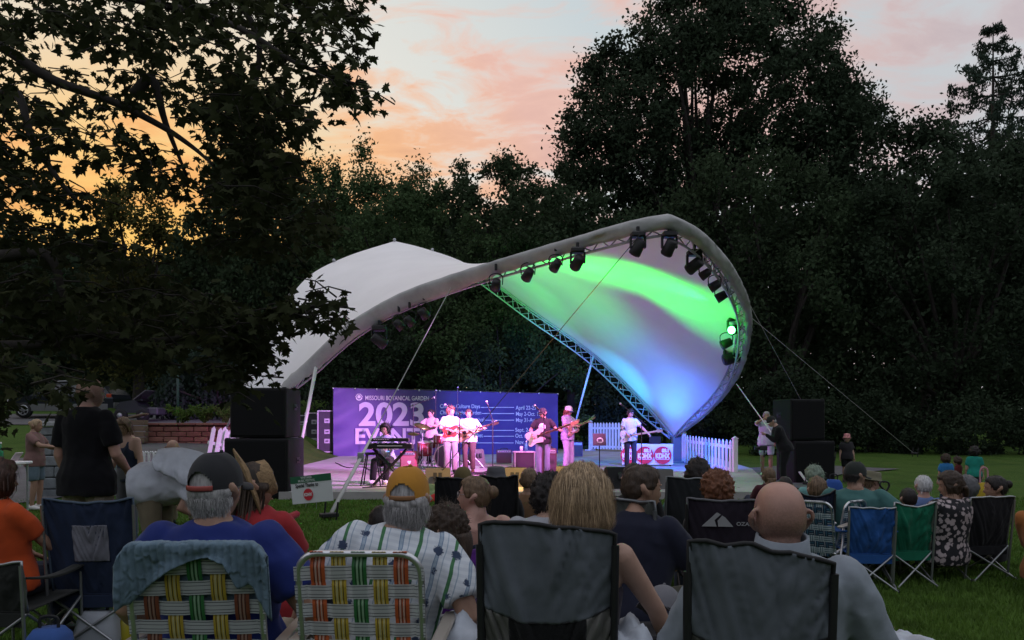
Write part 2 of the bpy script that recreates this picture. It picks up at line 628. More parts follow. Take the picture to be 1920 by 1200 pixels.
def tree_from_outline(name, label, poly, D, depth, nclump, nleaf, size, m, trunk=None, seed=0, spread=1.0, group=None, limbs=14, trunk_r=0.3, droop=0.3,
                      clump_r=0.9, vert=1.0, cat='tree'):
    """crown volume whose outline stands at D metres, thick as it is broad up to depth"""
    rng = np.random.default_rng(seed + 100)
    P = sample_poly(poly, nclump, rng)
    dist = edge_dist(P, poly) * D / FPX
    th = np.minimum(depth, 0.35 + dist * 0.95)
    dd = D + (rng.random(nclump) * 2 - 1) * th
    k = dd / FPX
    # keep the world size of the outline at D
    C3 = np.stack([(P[:, 0] - HX) * D / FPX, dd, CAM_H - (P[:, 1] - HY) * D / FPX], 1)
    per = rng.multinomial(nleaf, np.ones(nclump) / nclump)
    cen = np.repeat(C3, per, axis=0)
    rad = np.repeat(clump_r * (0.5 + rng.random(nclump)), per)[:, None]
    g = rng.normal(size=cen.shape); g *= (np.abs(rng.normal(size=len(cen))) ** .6 / np.linalg.norm(g, axis=1))[:, None]
    g[:, 2] *= vert
    cen = cen + g * rad * spread
    cen[:, 2] = np.maximum(cen[:, 2], 0.15)
    V, F = leaf_cards(cen, size, rng, droop)
    base = trunk if trunk else ((sum(p[0] for p in poly) / len(poly) - HX) * D / FPX, D)
    gz = ground_z(*base)
    t = thing(name, label, cat, (base[0], base[1], gz), group=group)
    cr_ = add_obj('crown', np_mesh('crown', V, F, [m]), t, True)
    # trunk and limbs
    mb = MB()
    zc = C3[:, 2]; top = np.percentile(zc, 80); low = np.percentile(zc, 12)
    fork = max(gz + 0.8, min(low, gz + (top - gz) * .45))
    mid = Vector((np.mean(C3[:, 0]) * .25 + base[0] * .75, base[1], fork))
    mb.tube(cr([(base[0], base[1], gz - .3), (base[0] * .7 + mid.x * .3 + .1, base[1], gz + (fork - gz) * .5), tuple(mid)], 4),
            list(np.linspace(trunk_r, trunk_r * .7, 9)), 9)
    for i in rng.choice(nclump, size=min(limbs, nclump), replace=False):
        e = Vector(C3[i]); s = mid + Vector((0, 0, -rng.random() * (fork - gz) * .35))
        if (e - s).length < .5: continue
        mm = s.lerp(e, .5) + Vector((rng.normal() * .3, rng.normal() * .3, (e - s).length * .08))
        mb.tube(cr([s, mm, e], 4), list(np.linspace(trunk_r * .45, .03, 9)), 6)
    mb.build('trunk', bark, t, True)
    return t


G1 = leafmat('leaf_dark', (0.036, 0.056, 0.028))
G2 = leafmat('leaf_blackgreen', (0.030, 0.046, 0.026))
G3 = leafmat('leaf_mid', (0.046, 0.078, 0.032))
G4 = leafmat('leaf_olive', (0.065, 0.068, 0.022), trans=0.4)
G5 = leafmat('leaf_needle', (0.035, 0.055, 0.040))
BG = 'trees behind the stage'

tree_from_outline('vase_tree', 'tallest broad dark tree rising behind the right half of the stage canopy',
                  [(1045, 300), (1060, 230), (1085, 190), (1100, 115), (1150, 65), (1170, 95), (1195, 45), (1240, 5), (1300, -40), (1420, -45), (1480, 5),
                   (1520, 20), (1580, 60), (1570, 100), (1590, 150), (1640, 200), (1655, 260), (1600, 330), (1500, 370), (1400, 360), (1280, 410), (1200, 420),
                   (1120, 380), (1060, 340)], 46, 6.0, 620, 100000, 0.25, G2, trunk=(10.5, 46), seed=1, limbs=26, trunk_r=.5, clump_r=0.75, group=BG)
tree_from_outline('broadleaf_tree', 'dark round tree between the tall broad tree and the spruce at right',
                  [(1560, 250), (1600, 200), (1645, 190), (1670, 240), (1700, 245), (1740, 215), (1775, 240), (1830, 280), (1960, 270), (1990, 420), (1960, 600), (1540, 600), (1540, 380)],
                  43, 4.5, 210, 40000, 0.26, G2, seed=2, clump_r=.8, group=BG)
tree_from_outline('broadleaf_tree', 'dark leafy tree low behind the right rim of the canopy',
                  [(1260, 400), (1330, 300), (1420, 290), (1520, 320), (1600, 350), (1650, 430), (1660, 640), (1600, 830), (1380, 830), (1370, 560), (1280, 450)],
                  37, 3.5, 170, 34000, 0.22, G1, seed=3, clump_r=.7, group=BG)
tree_from_outline('broadleaf_tree', 'wide black-green tree filling the right edge below the spruce',
                  [(1560, 470), (1600, 390), (1690, 320), (1790, 300), (1880, 320), (1990, 320), (2040, 560), (2000, 830), (1560, 830)],
                  36, 4, 210, 38000, 0.22, G2, seed=4, clump_r=.7, group=BG)
for k, (poly, D_, lab) in enumerate([
    ([(1390, 840), (1400, 740), (1450, 700), (1520, 720), (1560, 760), (1590, 850), (1400, 856)], 31, 'low shrub on the lawn edge behind the right loudspeakers'),
    ([(1540, 850), (1570, 770), (1640, 740), (1700, 780), (1730, 850), (1560, 858)], 32, 'low shrub behind the child in the bucket hat'),
    ([(1690, 850), (1720, 770), (1800, 750), (1880, 770), (1960, 760), (1980, 850), (1700, 856)], 31, 'long low shrub at the right edge of the far lawn')]):
    tree_from_outline('shrub', lab, poly, D_, 1.6, 60, 9000, 0.15, G2, seed=20 + k, clump_r=.35, limbs=6, trunk_r=.06, group='shrubs along the far lawn edge', cat='shrub')

tree_from_outline('cypress_tree', 'grey-green tree with several pointed tops left of centre',
                  [(640, 350), (655, 300), (680, 285), (695, 310), (720, 300), (745, 292), (760, 315), (800, 310), (820, 335), (835, 380), (840, 620), (640, 620)],
                  54, 4, 150, 26000, 0.24, G3, seed=5, clump_r=.55, vert=1.7, group=BG)
tree_from_outline('cypress_tree', 'slim pointed trees just right of the maple boughs',
                  [(540, 370), (560, 335), (577, 308), (592, 300), (602, 335), (622, 303), (640, 345), (645, 620), (530, 620)],
                  56, 3, 80, 13000, 0.24, G3, seed=6, clump_r=.5, vert=1.8, group=BG)
tree_from_outline('broadleaf_tree', 'round-topped tree above the middle of the canopy',
                  [(815, 360), (840, 318), (880, 310), (900, 325), (940, 294), (985, 300), (1000, 318), (1040, 300), (1085, 330), (1100, 620), (815, 620)],
                  52, 4, 140, 24000, 0.26, G1, seed=7, clump_r=.7, group=BG)
tree_from_outline('pine_tree', 'dark pine standing directly behind the white canopy peak',
                  [(600, 480), (650, 410), (690, 375), (760, 365), (830, 380), (890, 420), (930, 460), (930, 700), (560, 700), (560, 560)],
                  41, 3.5, 150, 28000, 0.20, G3, seed=8, clump_r=.55, group=BG)
tree_from_outline('pine_tree', 'dark tree behind the grey canopy rim at centre',
                  [(880, 470), (905, 400), (960, 365), (1040, 350), (1130, 370), (1210, 400), (1290, 440), (1300, 700), (890, 700)],
                  42, 3.5, 150, 28000, 0.22, G1, seed=9, clump_r=.6, group=BG)
tree_from_outline('evergreen_shrub', 'tall loose evergreen shrub under the canopy behind the stage backdrop',
                  [(780, 850), (790, 640), (840, 590), (920, 560), (985, 600), (1030, 640), (1090, 690), (1105, 850)],
                  37.5, 2.6, 120, 24000, 0.19, G3, seed=10, clump_r=.45, limbs=10, trunk_r=.12, group='shrubs behind the stage', cat='shrub')
tree_from_outline('evergreen_shrub', 'dark shrub behind the left end of the purple backdrop',
                  [(540, 850), (545, 690), (620, 640), (700, 600), (790, 610), (800, 850)],
                  38, 2.6, 100, 20000, 0.19, G2, seed=12, clump_r=.45, limbs=10, trunk_r=.12, group='shrubs behind the stage', cat='shrub')
tree_from_outline('evergreen_shrub', 'dark shrub behind the far picket fence and guitarist',
                  [(1090, 850), (1100, 730), (1150, 700), (1230, 690), (1310, 740), (1400, 740), (1420, 850)],
                  39, 2.6, 90, 18000, 0.19, G2, seed=13, clump_r=.45, limbs=8, trunk_r=.1, group='shrubs behind the stage', cat='shrub')
# left side
tree_from_outline('weeping_spruce', 'dark drooping conifer standing behind the maple boughs',
                  [(408, 300), (430, 255), (470, 240), (520, 270), (555, 330), (600, 410), (580, 560), (520, 720), (380, 720), (330, 560), (312, 425), (345, 402), (390, 395)],
                  42, 3.5, 190, 30000, 0.24, G1, seed=14, clump_r=.5, vert=1.7, droop=1.6, group='trees at the left behind the maple')
tree_from_outline('small_tree', 'small tree with golden backlit top against the sunset',
                  [(190, 420), (208, 355), (240, 350), (262, 372), (290, 368), (310, 395), (312, 440), (296, 470), (300, 700), (170, 700)],
                  38, 2.5, 90, 14000, 0.2, G4, seed=15, clump_r=.5, group='trees at the left behind the maple')
tree_from_outline('broadleaf_tree', 'dark tree behind the parked car at the left edge',
                  [(-60, 430), (60, 420), (160, 450), (240, 480), (330, 500), (400, 560), (400, 770), (-60, 770)],
                  43, 3, 170, 30000, 0.22, G2, seed=16, clump_r=.65, group='trees at the left behind the maple')
tree_from_outline('weeping_shrub', 'blue-green weeping evergreen behind the brick planter',
                  [(290, 780), (300, 700), (340, 660), (400, 640), (470, 650), (540, 690), (545, 800)],
                  33, 1.8, 80, 16000, 0.17, G5, seed=17, clump_r=.35, vert=1.6, droop=1.8, limbs=8, trunk_r=.1, group='shrubs behind the stage', cat='shrub')


def wood_with_added_ring():
    rng = np.random.default_rng(5)
    n = 110000; az = rng.random(n) * 1.5 - .75; D = 62 + rng.random(n) * 14
    x = np.tan(az) * D
    pxs = x / D * FPX + HX
    hmax = np.interp(pxs, [-200, 150, 220, 420, 600, 900, 1300, 1500, 1700, 2100], [470, 480, 500, 500, 420, 410, 430, 400, 370, 360])
    zmax = CAM_H - (hmax - HY) * 68 / FPX + np.sin(x * .7) * .8
    z = zmax * rng.random(n) ** .8
    cen = np.stack([x, D, z], 1) + rng.normal(size=(n, 3)) * .5
    m = 60000; a2 = rng.random(m) * (2 * np.pi - 1.7) + .85; r2 = 36 + rng.random(m) * 10   # unseen tree ring behind the camera, added to block low sky light
    z2 = (13.5 + 2.0 * np.sin(a2 * 9)) * rng.random(m) ** .8
    cen = np.concatenate([cen, np.stack([np.sin(a2) * r2, np.cos(a2) * r2, z2], 1)])
    V, F = leaf_cards(cen, 0.8, rng, 0.3, .7)
    o = add_obj('wood_with_added_ring', np_mesh('wood_with_added_ring', V, F, [G2]))
    tag(o, 'dark wood closing round the lawn behind the nearer trees', kind='stuff')


wood_with_added_ring()


def spruce(px, top_py, D, label, seed):
    rng = np.random.default_rng(seed)
    top = W(px, top_py, D); x0 = top.x; H = top.z; gz = ground_z(x0, D)
    t = thing('spruce_tree', label, 'tree', (x0, D, gz), group=BG)
    mb = MB(); mb.tube([(x0, D, gz - .2), (x0, D, H * .5), (x0, D, H)], [.35, .2, .02], 8)
    V = []; cen = []
    z = H - .3
    while z > 6:
        f = (H - z)
        ln = min(4.6, .5 + .52 * f) * (0.75 + .4 * rng.random())
        nb = 5 if f > 2 else 4
        a0 = rng.random() * 6.28
        for k in range(nb):
            a = a0 + k * 6.283 / nb + rng.normal() * .2
            d = Vector((math.cos(a), math.sin(a), 0))
            pts = [Vector((x0, D, z)), Vector((x0, D, z - ln * .12)) + d * ln * .5, Vector((x0, D, z - ln * .10)) + d * ln * .85, Vector((x0, D, z + ln * .02)) + d * ln]
            c = cr(pts, 5); mb.tube(c, list(np.linspace(.05, .012, len(c))), 5)
            for i, p in enumerate(c[2:]):
                for q in range(int(2 + min(8, f * 1.3))):
                    s = p + Vector((rng.normal() * .12, rng.normal() * .12, 0)); hang = rng.random() ** 1.5 * (.25 + .09 * min(f, 7))
                    cen.append((s.x, s.y, s.z - hang)); 
        z -= .85 + .45 * rng.random()
    cen = np.array(cen)
    cen = np.concatenate([cen + rng.normal(size=cen.shape) * .07 for _ in range(4)])
    Vv, F = leaf_cards(cen, .23, rng, 1.5, .35)
    add_obj('needles', np_mesh('needles', Vv, F, [G5]), t, True)
    mb.build('trunk', bark, t, True)


spruce(1862, 42, 47, 'tall spruce with drooping branches against the sky at the right edge', 3)

# ------------------------------------------------------------------ foreground maple
MAPLE = [(0, 0), (.06, .12), (.30, .02), (.24, .20), (.50, .30), (.36, .42), (.40, .56), (.20, .52), (.14, .66), (0, 1.0),
         (-.14, .66), (-.20, .52), (-.40, .56), (-.36, .42), (-.50, .30), (-.24, .20), (-.30, .02), (-.06, .12)]


def maple_leaf_template():
    V = [(0, .38, .05)] + [(x, y, -.10 * abs(x) - .10 * (y - .4) ** 2) for x, y in MAPLE]
    n = len(MAPLE)
    F = [(0, 1 + i, 1 + (i + 1) % n) for i in range(n)]
    return np.array(V), np.array(F)


def build_maple():
    rng = np.random.default_rng(77)
    mleaf = leafmat('maple_leaf', (0.034, 0.041, 0.018), trans=0.22)
    mleaf2 = leafmat('maple_leaf_pale', (0.060, 0.068, 0.03), trans=0.3)
    V0, F0 = maple_leaf_template()
    base = (-7.6, 6.6)
    t = thing('maple_tree', 'large maple whose dark boughs hang over the left of the picture', 'tree', (base[0], base[1], 0))
    regions = [  # polygon, number of twigs, leaves per twig, D range
        ([(-60, -40), (690, -40), (700, 5), (680, 30), (690, 90), (640, 115), (575, 100), (560, 130), (520, 190), (440, 190), (330, 130), (180, 110), (60, 60), (-60, 60)], 215, 11, (5.6, 8.5)),
        ([(560, 110), (640, 130), (725, 160), (700, 190), (640, 185), (590, 160), (555, 140)], 17, 10, (5.8, 6.6)),
        ([(390, 150), (540, 150), (560, 190), (585, 235), (560, 260), (575, 295), (545, 320), (560, 345), (500, 370), (440, 400), (400, 350), (400, 250)], 125, 12, (5.6, 8.0)),
        ([(-60, 60), (50, 80), (150, 140), (260, 130), (390, 180), (400, 250), (370, 230), (250, 190), (200, 210), (120, 220), (-60, 210)], 58, 9, (5.8, 8.5)),
        ([(-60, 190), (60, 210), (140, 230), (200, 215), (250, 245), (330, 290), (400, 330), (430, 385), (370, 360), (270, 330), (200, 310), (130, 290), (70, 310), (-60, 300)], 66, 9, (5.6, 8.2)),
        ([(-60, 290), (90, 300), (130, 330), (190, 370), (180, 400), (230, 450), (300, 480), (330, 560), (200, 570), (-60, 560)], 100, 12, (5.5, 8.5)),
        ([(330, 420), (420, 370), (540, 350), (630, 390), (640, 430), (580, 470), (480, 480), (380, 470)], 62, 12, (6.2, 8.5)),
        ([(-60, 540), (200, 550), (320, 540), (420, 560), (470, 600), (480, 680), (470, 725), (400, 715), (300, 680), (230, 645), (60, 640), (-60, 680)], 150, 13, (5.5, 8.5)),
        ([(420, 560), (500, 590), (560, 540), (600, 528), (625, 545), (640, 590), (610, 610), (560, 600), (525, 620), (480, 640), (430, 640)], 40, 9, (5.6, 6.6)),
        ([(460, 640), (495, 640), (480, 700), (470, 730), (440, 745), (430, 700)], 8, 8, (5.6, 6.4)),
        ([(78, 690), (120, 682), (146, 705), (144, 745), (120, 755), (84, 735)], 8, 8, (4.6, 5.3)),
        ([(-60, 650), (18, 660), (16, 740), (0, 800), (-60, 800)], 34, 12, (5.4, 8)),
    ]
    allc = []; twig = MB(); tw_ends = []
    for poly, nt_, lp, (d0, d1) in regions:
        P = sample_poly(poly, nt_, rng)
        for (px, py) in P:
            if (140 < px < 245 and py > 668) or (45 < px < 245 and py > 758): continue
            D = d0 + (d1 - d0) * rng.random()
            c = W(px, py, D)
            a = rng.normal(size=3) * np.array([1, .8, .25]); a /= np.linalg.norm(a)
            ln = .09 + .15 * rng.random()
            e0 = np.array(c) - a * ln; e1 = np.array(c) + a * ln + np.array([0, 0, -.05])
            twig.tube([e0, np.array(c) + (0, 0, .02), e1], [.007, .005, .003], 4)
            tw_ends.append(e0)
            for k in range(lp):
                u = rng.random()
                p = e0 + (e1 - e0) * u + rng.normal(size=3) * .055
                allc.append(p)
    allc = np.array(allc); n = len(allc)
    # leaf frames: tip hangs down and outwards, blade roughly horizontal with scatter
    tip = rng.normal(size=(n, 3)) * np.array([1, 1, .35]); tip[:, 2] -= .75; tip /= np.linalg.norm(tip, axis=1)[:, None]
    upv = rng.normal(size=(n, 3)) * .6; upv[:, 2] += 1.0
    s = np.cross(tip, upv); s /= np.linalg.norm(s, axis=1)[:, None]
    nn = np.cross(s, tip)
    size = (.070 + .052 * rng.random(n))[:, None]
    # the largest in view become single leaf parts
    pxl = allc[:, 0] / allc[:, 1] * FPX + HX; pyl = HY - (allc[:, 2] - CAM_H) / allc[:, 1] * FPX
    vis = (pxl > 0) & (pxl < 1920) & (pyl > 0) & (pyl < 1200)
    app = np.where(vis, size[:, 0] / allc[:, 1], 0)
    single = set(np.argsort(-app)[:290].tolist())
    rest = np.array([i for i in range(n) if i not in single])
    V = (allc[rest, None, :] + size[rest, None] * (V0[None, :, 0:1] * s[rest, None] + V0[None, :, 1:2] * tip[rest, None] + V0[None, :, 2:3] * nn[rest, None]))
    F = (F0[None] + (np.arange(len(rest)) * len(V0))[:, None, None]).reshape(-1, 3)
    o = add_obj('foliage', np_mesh('foliage', V.reshape(-1, 3), F, [mleaf]), t, True)
    tag(o, kind='stuff')
    lm = [np_mesh('leaf', V0, F0, [mleaf]), np_mesh('leaf', V0, F0, [mleaf2])]
    inv = wm(t).inverted()
    for j, i in enumerate(sorted(single)):
        k = float(size[i, 0])
        M = Matrix(((s[i, 0] * k, tip[i, 0] * k, nn[i, 0] * k, allc[i, 0]), (s[i, 1] * k, tip[i, 1] * k, nn[i, 1] * k, allc[i, 1]),
                    (s[i, 2] * k, tip[i, 2] * k, nn[i, 2] * k, allc[i, 2]), (0, 0, 0, 1)))
        lo = add_obj('leaf', lm[1 if rng.random() < .2 else 0], t)
        lo.matrix_basis = inv @ M
    # trunk and boughs
    br = MB()
    br.tube(cr([(base[0], base[1], -.2), (base[0] + .1, base[1], 2), (base[0] + .2, base[1] + .1, 4.5), (base[0] + .7, base[1] + .1, 7)], 5), list(np.linspace(.36, .14, 16)), 10)
    boughs = [[(-420, 560, 6.6), (-150, 640, 6.6), (100, 645, 6.6), (180, 625, 6.6), (290, 640, 6.5), (420, 615, 6.2), (560, 580, 6.0), (620, 570, 5.9)],
              [(-420, 200, 6.8), (-100, 60, 6.8), (100, 150, 6.7), (210, 190, 6.6), (300, 235, 6.5), (360, 275, 6.4), (400, 310, 6.2)],
              [(-420, 100, 6.9), (-60, -30, 7.0), (200, -10, 7), (420, 40, 6.7), (560, 120, 6.3), (690, 165, 6.1)],
              [(-420, 0, 7.2), (0, -120, 7.2), (350, -60, 7), (480, 60, 7), (470, 220, 7), (480, 360, 7)],
              [(-420, 300, 6.8), (-100, 250, 6.8), (20, 170, 6.6), (60, 260, 6.4), (120, 350, 6.3), (170, 400, 6.3)],
              [(0, 480, 6.4), (90, 480, 6.3), (120, 560, 6.3), (150, 640, 6.2)], [(250, 180, 6.6), (285, 150, 6.6), (310, 230, 6.6), (350, 330, 6.6)]]
    for b in boughs:
        c = cr([W(*q) for q in b], 6); br.tube(c, list(np.linspace(.055, .010, len(c))), 7)
    br.build('trunk', bark, t, True)
    tg = twig.build('twigs', bark, t, True); tag(tg, kind='stuff')


build_maple()
# ------------------------------------------------------------------ stage canopy: two leaning arches with a fabric between
A_PX = [(486, 872, 21.0), (515, 765, 20.5), (535, 722, 20.3), (572, 684, 20.0), (650, 612, 19.2), (745, 556, 18.4), (850, 517, 17.5), (920, 494, 17.0), (1000, 470, 16.4),
        (1100, 440, 15.7), (1200, 413, 15.2), (1252, 404, 15.1), (1305, 430, 15.5), (1350, 474, 16.6), (1383, 525, 18.0), (1402, 580, 19.5), (1400, 640, 21.1), (1380, 702, 22.8),
        (1340, 757, 24.0), (1268, 818, 25.2)]
B_PX = [(480, 872, 21.0), (458, 780, 21.3), (460, 725, 21.6), (478, 672, 22.3), (515, 602, 23.5), (575, 521, 25.0), (650, 481, 26.5), (740, 452, 27.5), (800, 467, 28.0), (885, 500, 28.3),
        (1000, 585, 28.2), (1110, 662, 27.6), (1200, 748, 26.6), (1262, 818, 25.4)]
A3 = [W(*p) for p in A_PX]; B3 = [W(*p) for p in B_PX]
ia, ib = 11, 7
NT, NU = 72, 26


def half(P, i):
    a = resample(cr(P[:i + 1], 6), NT // 2 + 1); b = resample(cr(P[i:], 6), NT // 2 + 1)
    return np.concatenate([a, b[1:]])


Ac = half(A3, ia); Bc = half(B3, ib)
G = np.array([[Ac[i] * (1 - u) + Bc[i] * u for u in np.linspace(0, 1, NU)] for i in range(NT + 1)])
for _ in range(1500):
    wt, wu = 1.0, 1.5
    G[1:-1, 1:-1] = (wt * (G[:-2, 1:-1] + G[2:, 1:-1]) + wu * (G[1:-1, :-2] + G[1:-1, 2:])) / (2 * wt + 2 * wu)

canopy = thing('stage_canopy', 'white saddle-shaped tensile canopy with grey sleeved front arch over the stage', 'canopy', (0, 22, FLOOR))
fab_m = mat('canopy_fabric', (0.86, 0.85, 0.85), 0.55, var=0.05, vscale=0.6, bump=0.12, bscale=3.0, spec=0.3, trans=0.03)
grid_obj('roof_fabric', G, fab_m, canopy, True)
alu = mat('aluminium', (0.62, 0.63, 0.65), 0.35, 0.9, var=0.08, vscale=10)
alu_d = mat('dull_aluminium', (0.42, 0.43, 0.45), 0.5, 0.7, var=0.1, vscale=10)


def offset_curve(C, k_in, G, side, dz=0.0):
    """points pushed from an edge of the fabric into the fabric by k_in metres"""
    out = []
    for i in range(len(C)):
        d = (G[i, 2] - G[i, 0]) if side == 0 else (G[i, -3] - G[i, -1])
        n = np.linalg.norm(d); d = d / n if n > 1e-6 else np.zeros(3)
        out.append(Vector(C[i] + d * k_in + np.array([0, 0, dz])))
    return out


# fabric normals pointing inwards (down)
def inward(i, j):
    du = G[min(i + 1, NT), j] - G[max(i - 1, 0), j]; dv = G[i, min(j + 1, NU - 1)] - G[i, max(j - 1, 0)]
    n = np.cross(du, dv); l = np.linalg.norm(n)
    n = n / l if l > 1e-6 else np.array([0, 0, -1.])
    c = np.array([-0.5, 22.5, 1.0]) - G[i, j]
    return n if n @ c > 0 else -n


def lattice(C, side, parent, i0, i1, step=1, w=0.34, h=0.30, name='truss'):
    """three chords and zigzag lacing; every bar its own object"""
    idx = list(range(i0, i1 + 1)); ch = [[], [], []]
    for i in idx:
        j = 0 if side == 0 else NU - 1
        nrm = Vector(inward(max(2, min(NT - 2, i)), 2 if side == 0 else NU - 3))
        d = (G[i, 3] - G[i, 0]) if side == 0 else (G[i, -4] - G[i, -1])
        l = np.linalg.norm(d); d = Vector(d / l) if l > 1e-6 else Vector((0, 0, 1))
        p = Vector(C[i])
        sc = min(1, .35 + min(i, NT - i) / 6)
        ch[0].append(p + nrm * .06 + d * .02); ch[1].append(p + nrm * .06 + d * (.02 + w * sc)); ch[2].append(p + nrm * (.06 + h * sc) + d * (.02 + w * sc * .5))
    for c in ch:
        mb = MB(); mb.tube(c, .027, 6); mb.build('truss_chord', alu_d, parent, True)
    for q in range(0, len(idx) - 1, step):
        for a, b in ((0, 1), (1, 2), (2, 0)):
            p0 = ch[a][q] if q % 2 == 0 else ch[b][q]
            p1 = ch[b][min(q + step, len(idx) - 1)] if q % 2 == 0 else ch[a][min(q + step, len(idx) - 1)]
            bar('lacing_bar', p0, p1, .014, alu_d, parent, True, 5)
    return ch


rear = lattice(Bc, 1, canopy, 3, NT, 1)
front = lattice(Ac, 0, canopy, 3, NT, 1, w=.30, h=.28)


def sleeve():
    """grey fabric sleeve lashed round the front arch"""
    rows = []; rng = random.Random(4)
    fine = resample([tuple(p) for p in Ac], 260)
    for k, p in enumerate(fine):
        i = k / (len(fine) - 1) * NT; i0 = int(round(max(2, min(NT - 2, i))))
        # index by nearest arch sample
        i0 = int(np.argmin(np.linalg.norm(Ac - p, axis=1))); i0c = max(2, min(NT - 2, i0))
        nrm = Vector(inward(i0c, 2)); d = Vector(G[i0c, 3] - G[i0c, 0]).normalized()
        p = Vector(p)
        f = k / (len(fine) - 1)
        keep = np.interp(f, [0, .55, .66, .78, .9, 1.0], [1.0, 1.0, .95, .62, .35, .25])
        row = []
        hh = float(np.interp(f, [0, .3, .42, .6, .8, 1], [.33, .33, .24, .25, .22, .15]))
        # from the fabric edge, forward over the arch and down in front of it
        prof = [(0.10, -.03), (-.03, -.05), (-.10, .02), (-.11, .10), (-.10, .20), (-.07, .30), (-.02, .38), (.06, .40)]
        for q, (a, b) in enumerate(prof):
            sc = keep if q > 2 else 1
            wob = .055 * (.5 - abs(noise.noise(Vector((k * .34 + q * .5, q * .35, 1)))) * 1.6) * min(1, q / 3) + .035 * noise.noise(Vector((k * .07, q * .3, 7)))
            r = p + d * (a - wob) + nrm * (b * sc * hh / .40 + wob * .5)
            row.append(tuple(r))
        rows.append(row)
    m = mat('canopy_sleeve', (0.40, 0.40, 0.395), 0.7, var=0.18, vscale=2.2, bump=0.8, bscale=4)
    o = grid_obj('arch_sleeve', rows, m, canopy, True)
    return o


sleeve()
# clips and base plates
for (x, y, z) in [Ac[1], Ac[-1]]:
    mb = MB(); mb.box((x, y, FLOOR + .03), (.9, .9, .06), bevel=.01)
    mb.box((x, y, (FLOOR + z) / 2), (.28, .28, max(.1, z - FLOOR)), bevel=.02)
    mb.build('base_plate', mat('painted_steel', (0.16, 0.17, 0.19), 0.5, .4), canopy, True)
for i in (12, 20, 28, 36, 40, 50):
    mb = MB(); p = Vector(Bc[i]); mb.sphere(p + Vector((0, -.05, .03)), .06, 8, 6); mb.build('edge_clip', alu_d, canopy, True)

# ------------------------------------------------------------------ stage lighting
black = mat('black_metal', (0.02, 0.02, 0.022), 0.5, .2, bump=.1, bscale=80)


def spot(name, loc, target, power, color, angle, blend=.5, size=.08):
    d = bpy.data.lights.new(name, 'SPOT')
    d.energy = power; d.color = color; d.spot_size = R(angle); d.spot_blend = blend; d.shadow_soft_size = size
    o = bpy.data.objects.new(name, d); o.location = loc
    o.rotation_euler = (Vector(target) - Vector(loc)).to_track_quat('-Z', 'Y').to_euler()
    COL.objects.link(o)
    return o


def fixture(px, py, D, kind, aim, label, lens=None, estr=0.0, size=1.0):
    """moving head (kind head) or par can (kind can), hung from the arch by a clamp"""
    D = min(((q.x / q.y * FPX + HX - px) ** 2 + (HY - (q.z - CAM_H) / q.y * FPX - py) ** 2, q.y) for q in map(Vector, Ac))[1] - .12; size *= D / 19
    c = W(px, py + 6, D); aim = Vector(aim); d = (aim - c).normalized()
    t = thing('stage_light', label, 'stage light', tuple(c), group='stage lights hung on the front arch')
    q = d.to_track_quat('Z', 'Y').to_matrix().to_4x4()
    M = q.to_3x3(); s = size
    lm = mat('lens_' + (lens or 'dark'), {'green': (.05, .3, .08), 'blue': (.03, .05, .3), 'dark': (.03, .03, .04)}[lens or 'dark'], .15,
             emit={'green': (.1, 1, .2), 'blue': (.15, .25, 1), 'dark': None}[lens or 'dark'], estr=estr)
    if kind == 'head':
        mb = MB(); mb.box(c + Vector((0, 0, .30 * s)), (.34 * s, .30 * s, .14 * s), bevel=.03); mb.build('base_box', black, t, True)
        for sx in (-1, 1):
            mb = MB(); mb.box(c + Vector((sx * .17 * s, 0, .12 * s)), (.05 * s, .12 * s, .30 * s), bevel=.02); mb.build('yoke_arm', black, t, True)
        mb = MB(); mb.lathe([(.09 * s, -.2 * s), (.135 * s, -.16 * s), (.14 * s, .05 * s), (.15 * s, .16 * s), (.13 * s, .2 * s)], c, M, 14); mb.build('lamp_head', black, t, True)
        mb = MB(); mb.lathe([(.11 * s, .201 * s), (.08 * s, .215 * s)], c, M, 14); mb.build('lens', lm, t, True)
    else:
        mb = MB(); mb.lathe([(.05 * s, -.15 * s), (.10 * s, -.13 * s), (.115 * s, 0), (.125 * s, .13 * s)], c, M, 14); mb.build('lamp_can', black, t, True)
        mb = MB(); mb.lathe([(.115 * s, .10 * s), (.09 * s, .135 * s)], c, M, 14); mb.build('lens', lm, t, True)
        mb = MB(); mb.tube(cr([c + Vector((-.15 * s, 0, 0)), c + Vector((-.15 * s, 0, .2 * s)), c + Vector((0, 0, .27 * s)), c + Vector((.15 * s, 0, .2 * s)), c + Vector((.15 * s, 0, 0))], 4), .012, 5)
        mb.build('yoke', black, t, True)
    mb = MB(); mb.box(c + Vector((0, 0, .42 * s)), (.06, .06, .16 * s), bevel=.01); mb.build('clamp', black, t, True)
    return c


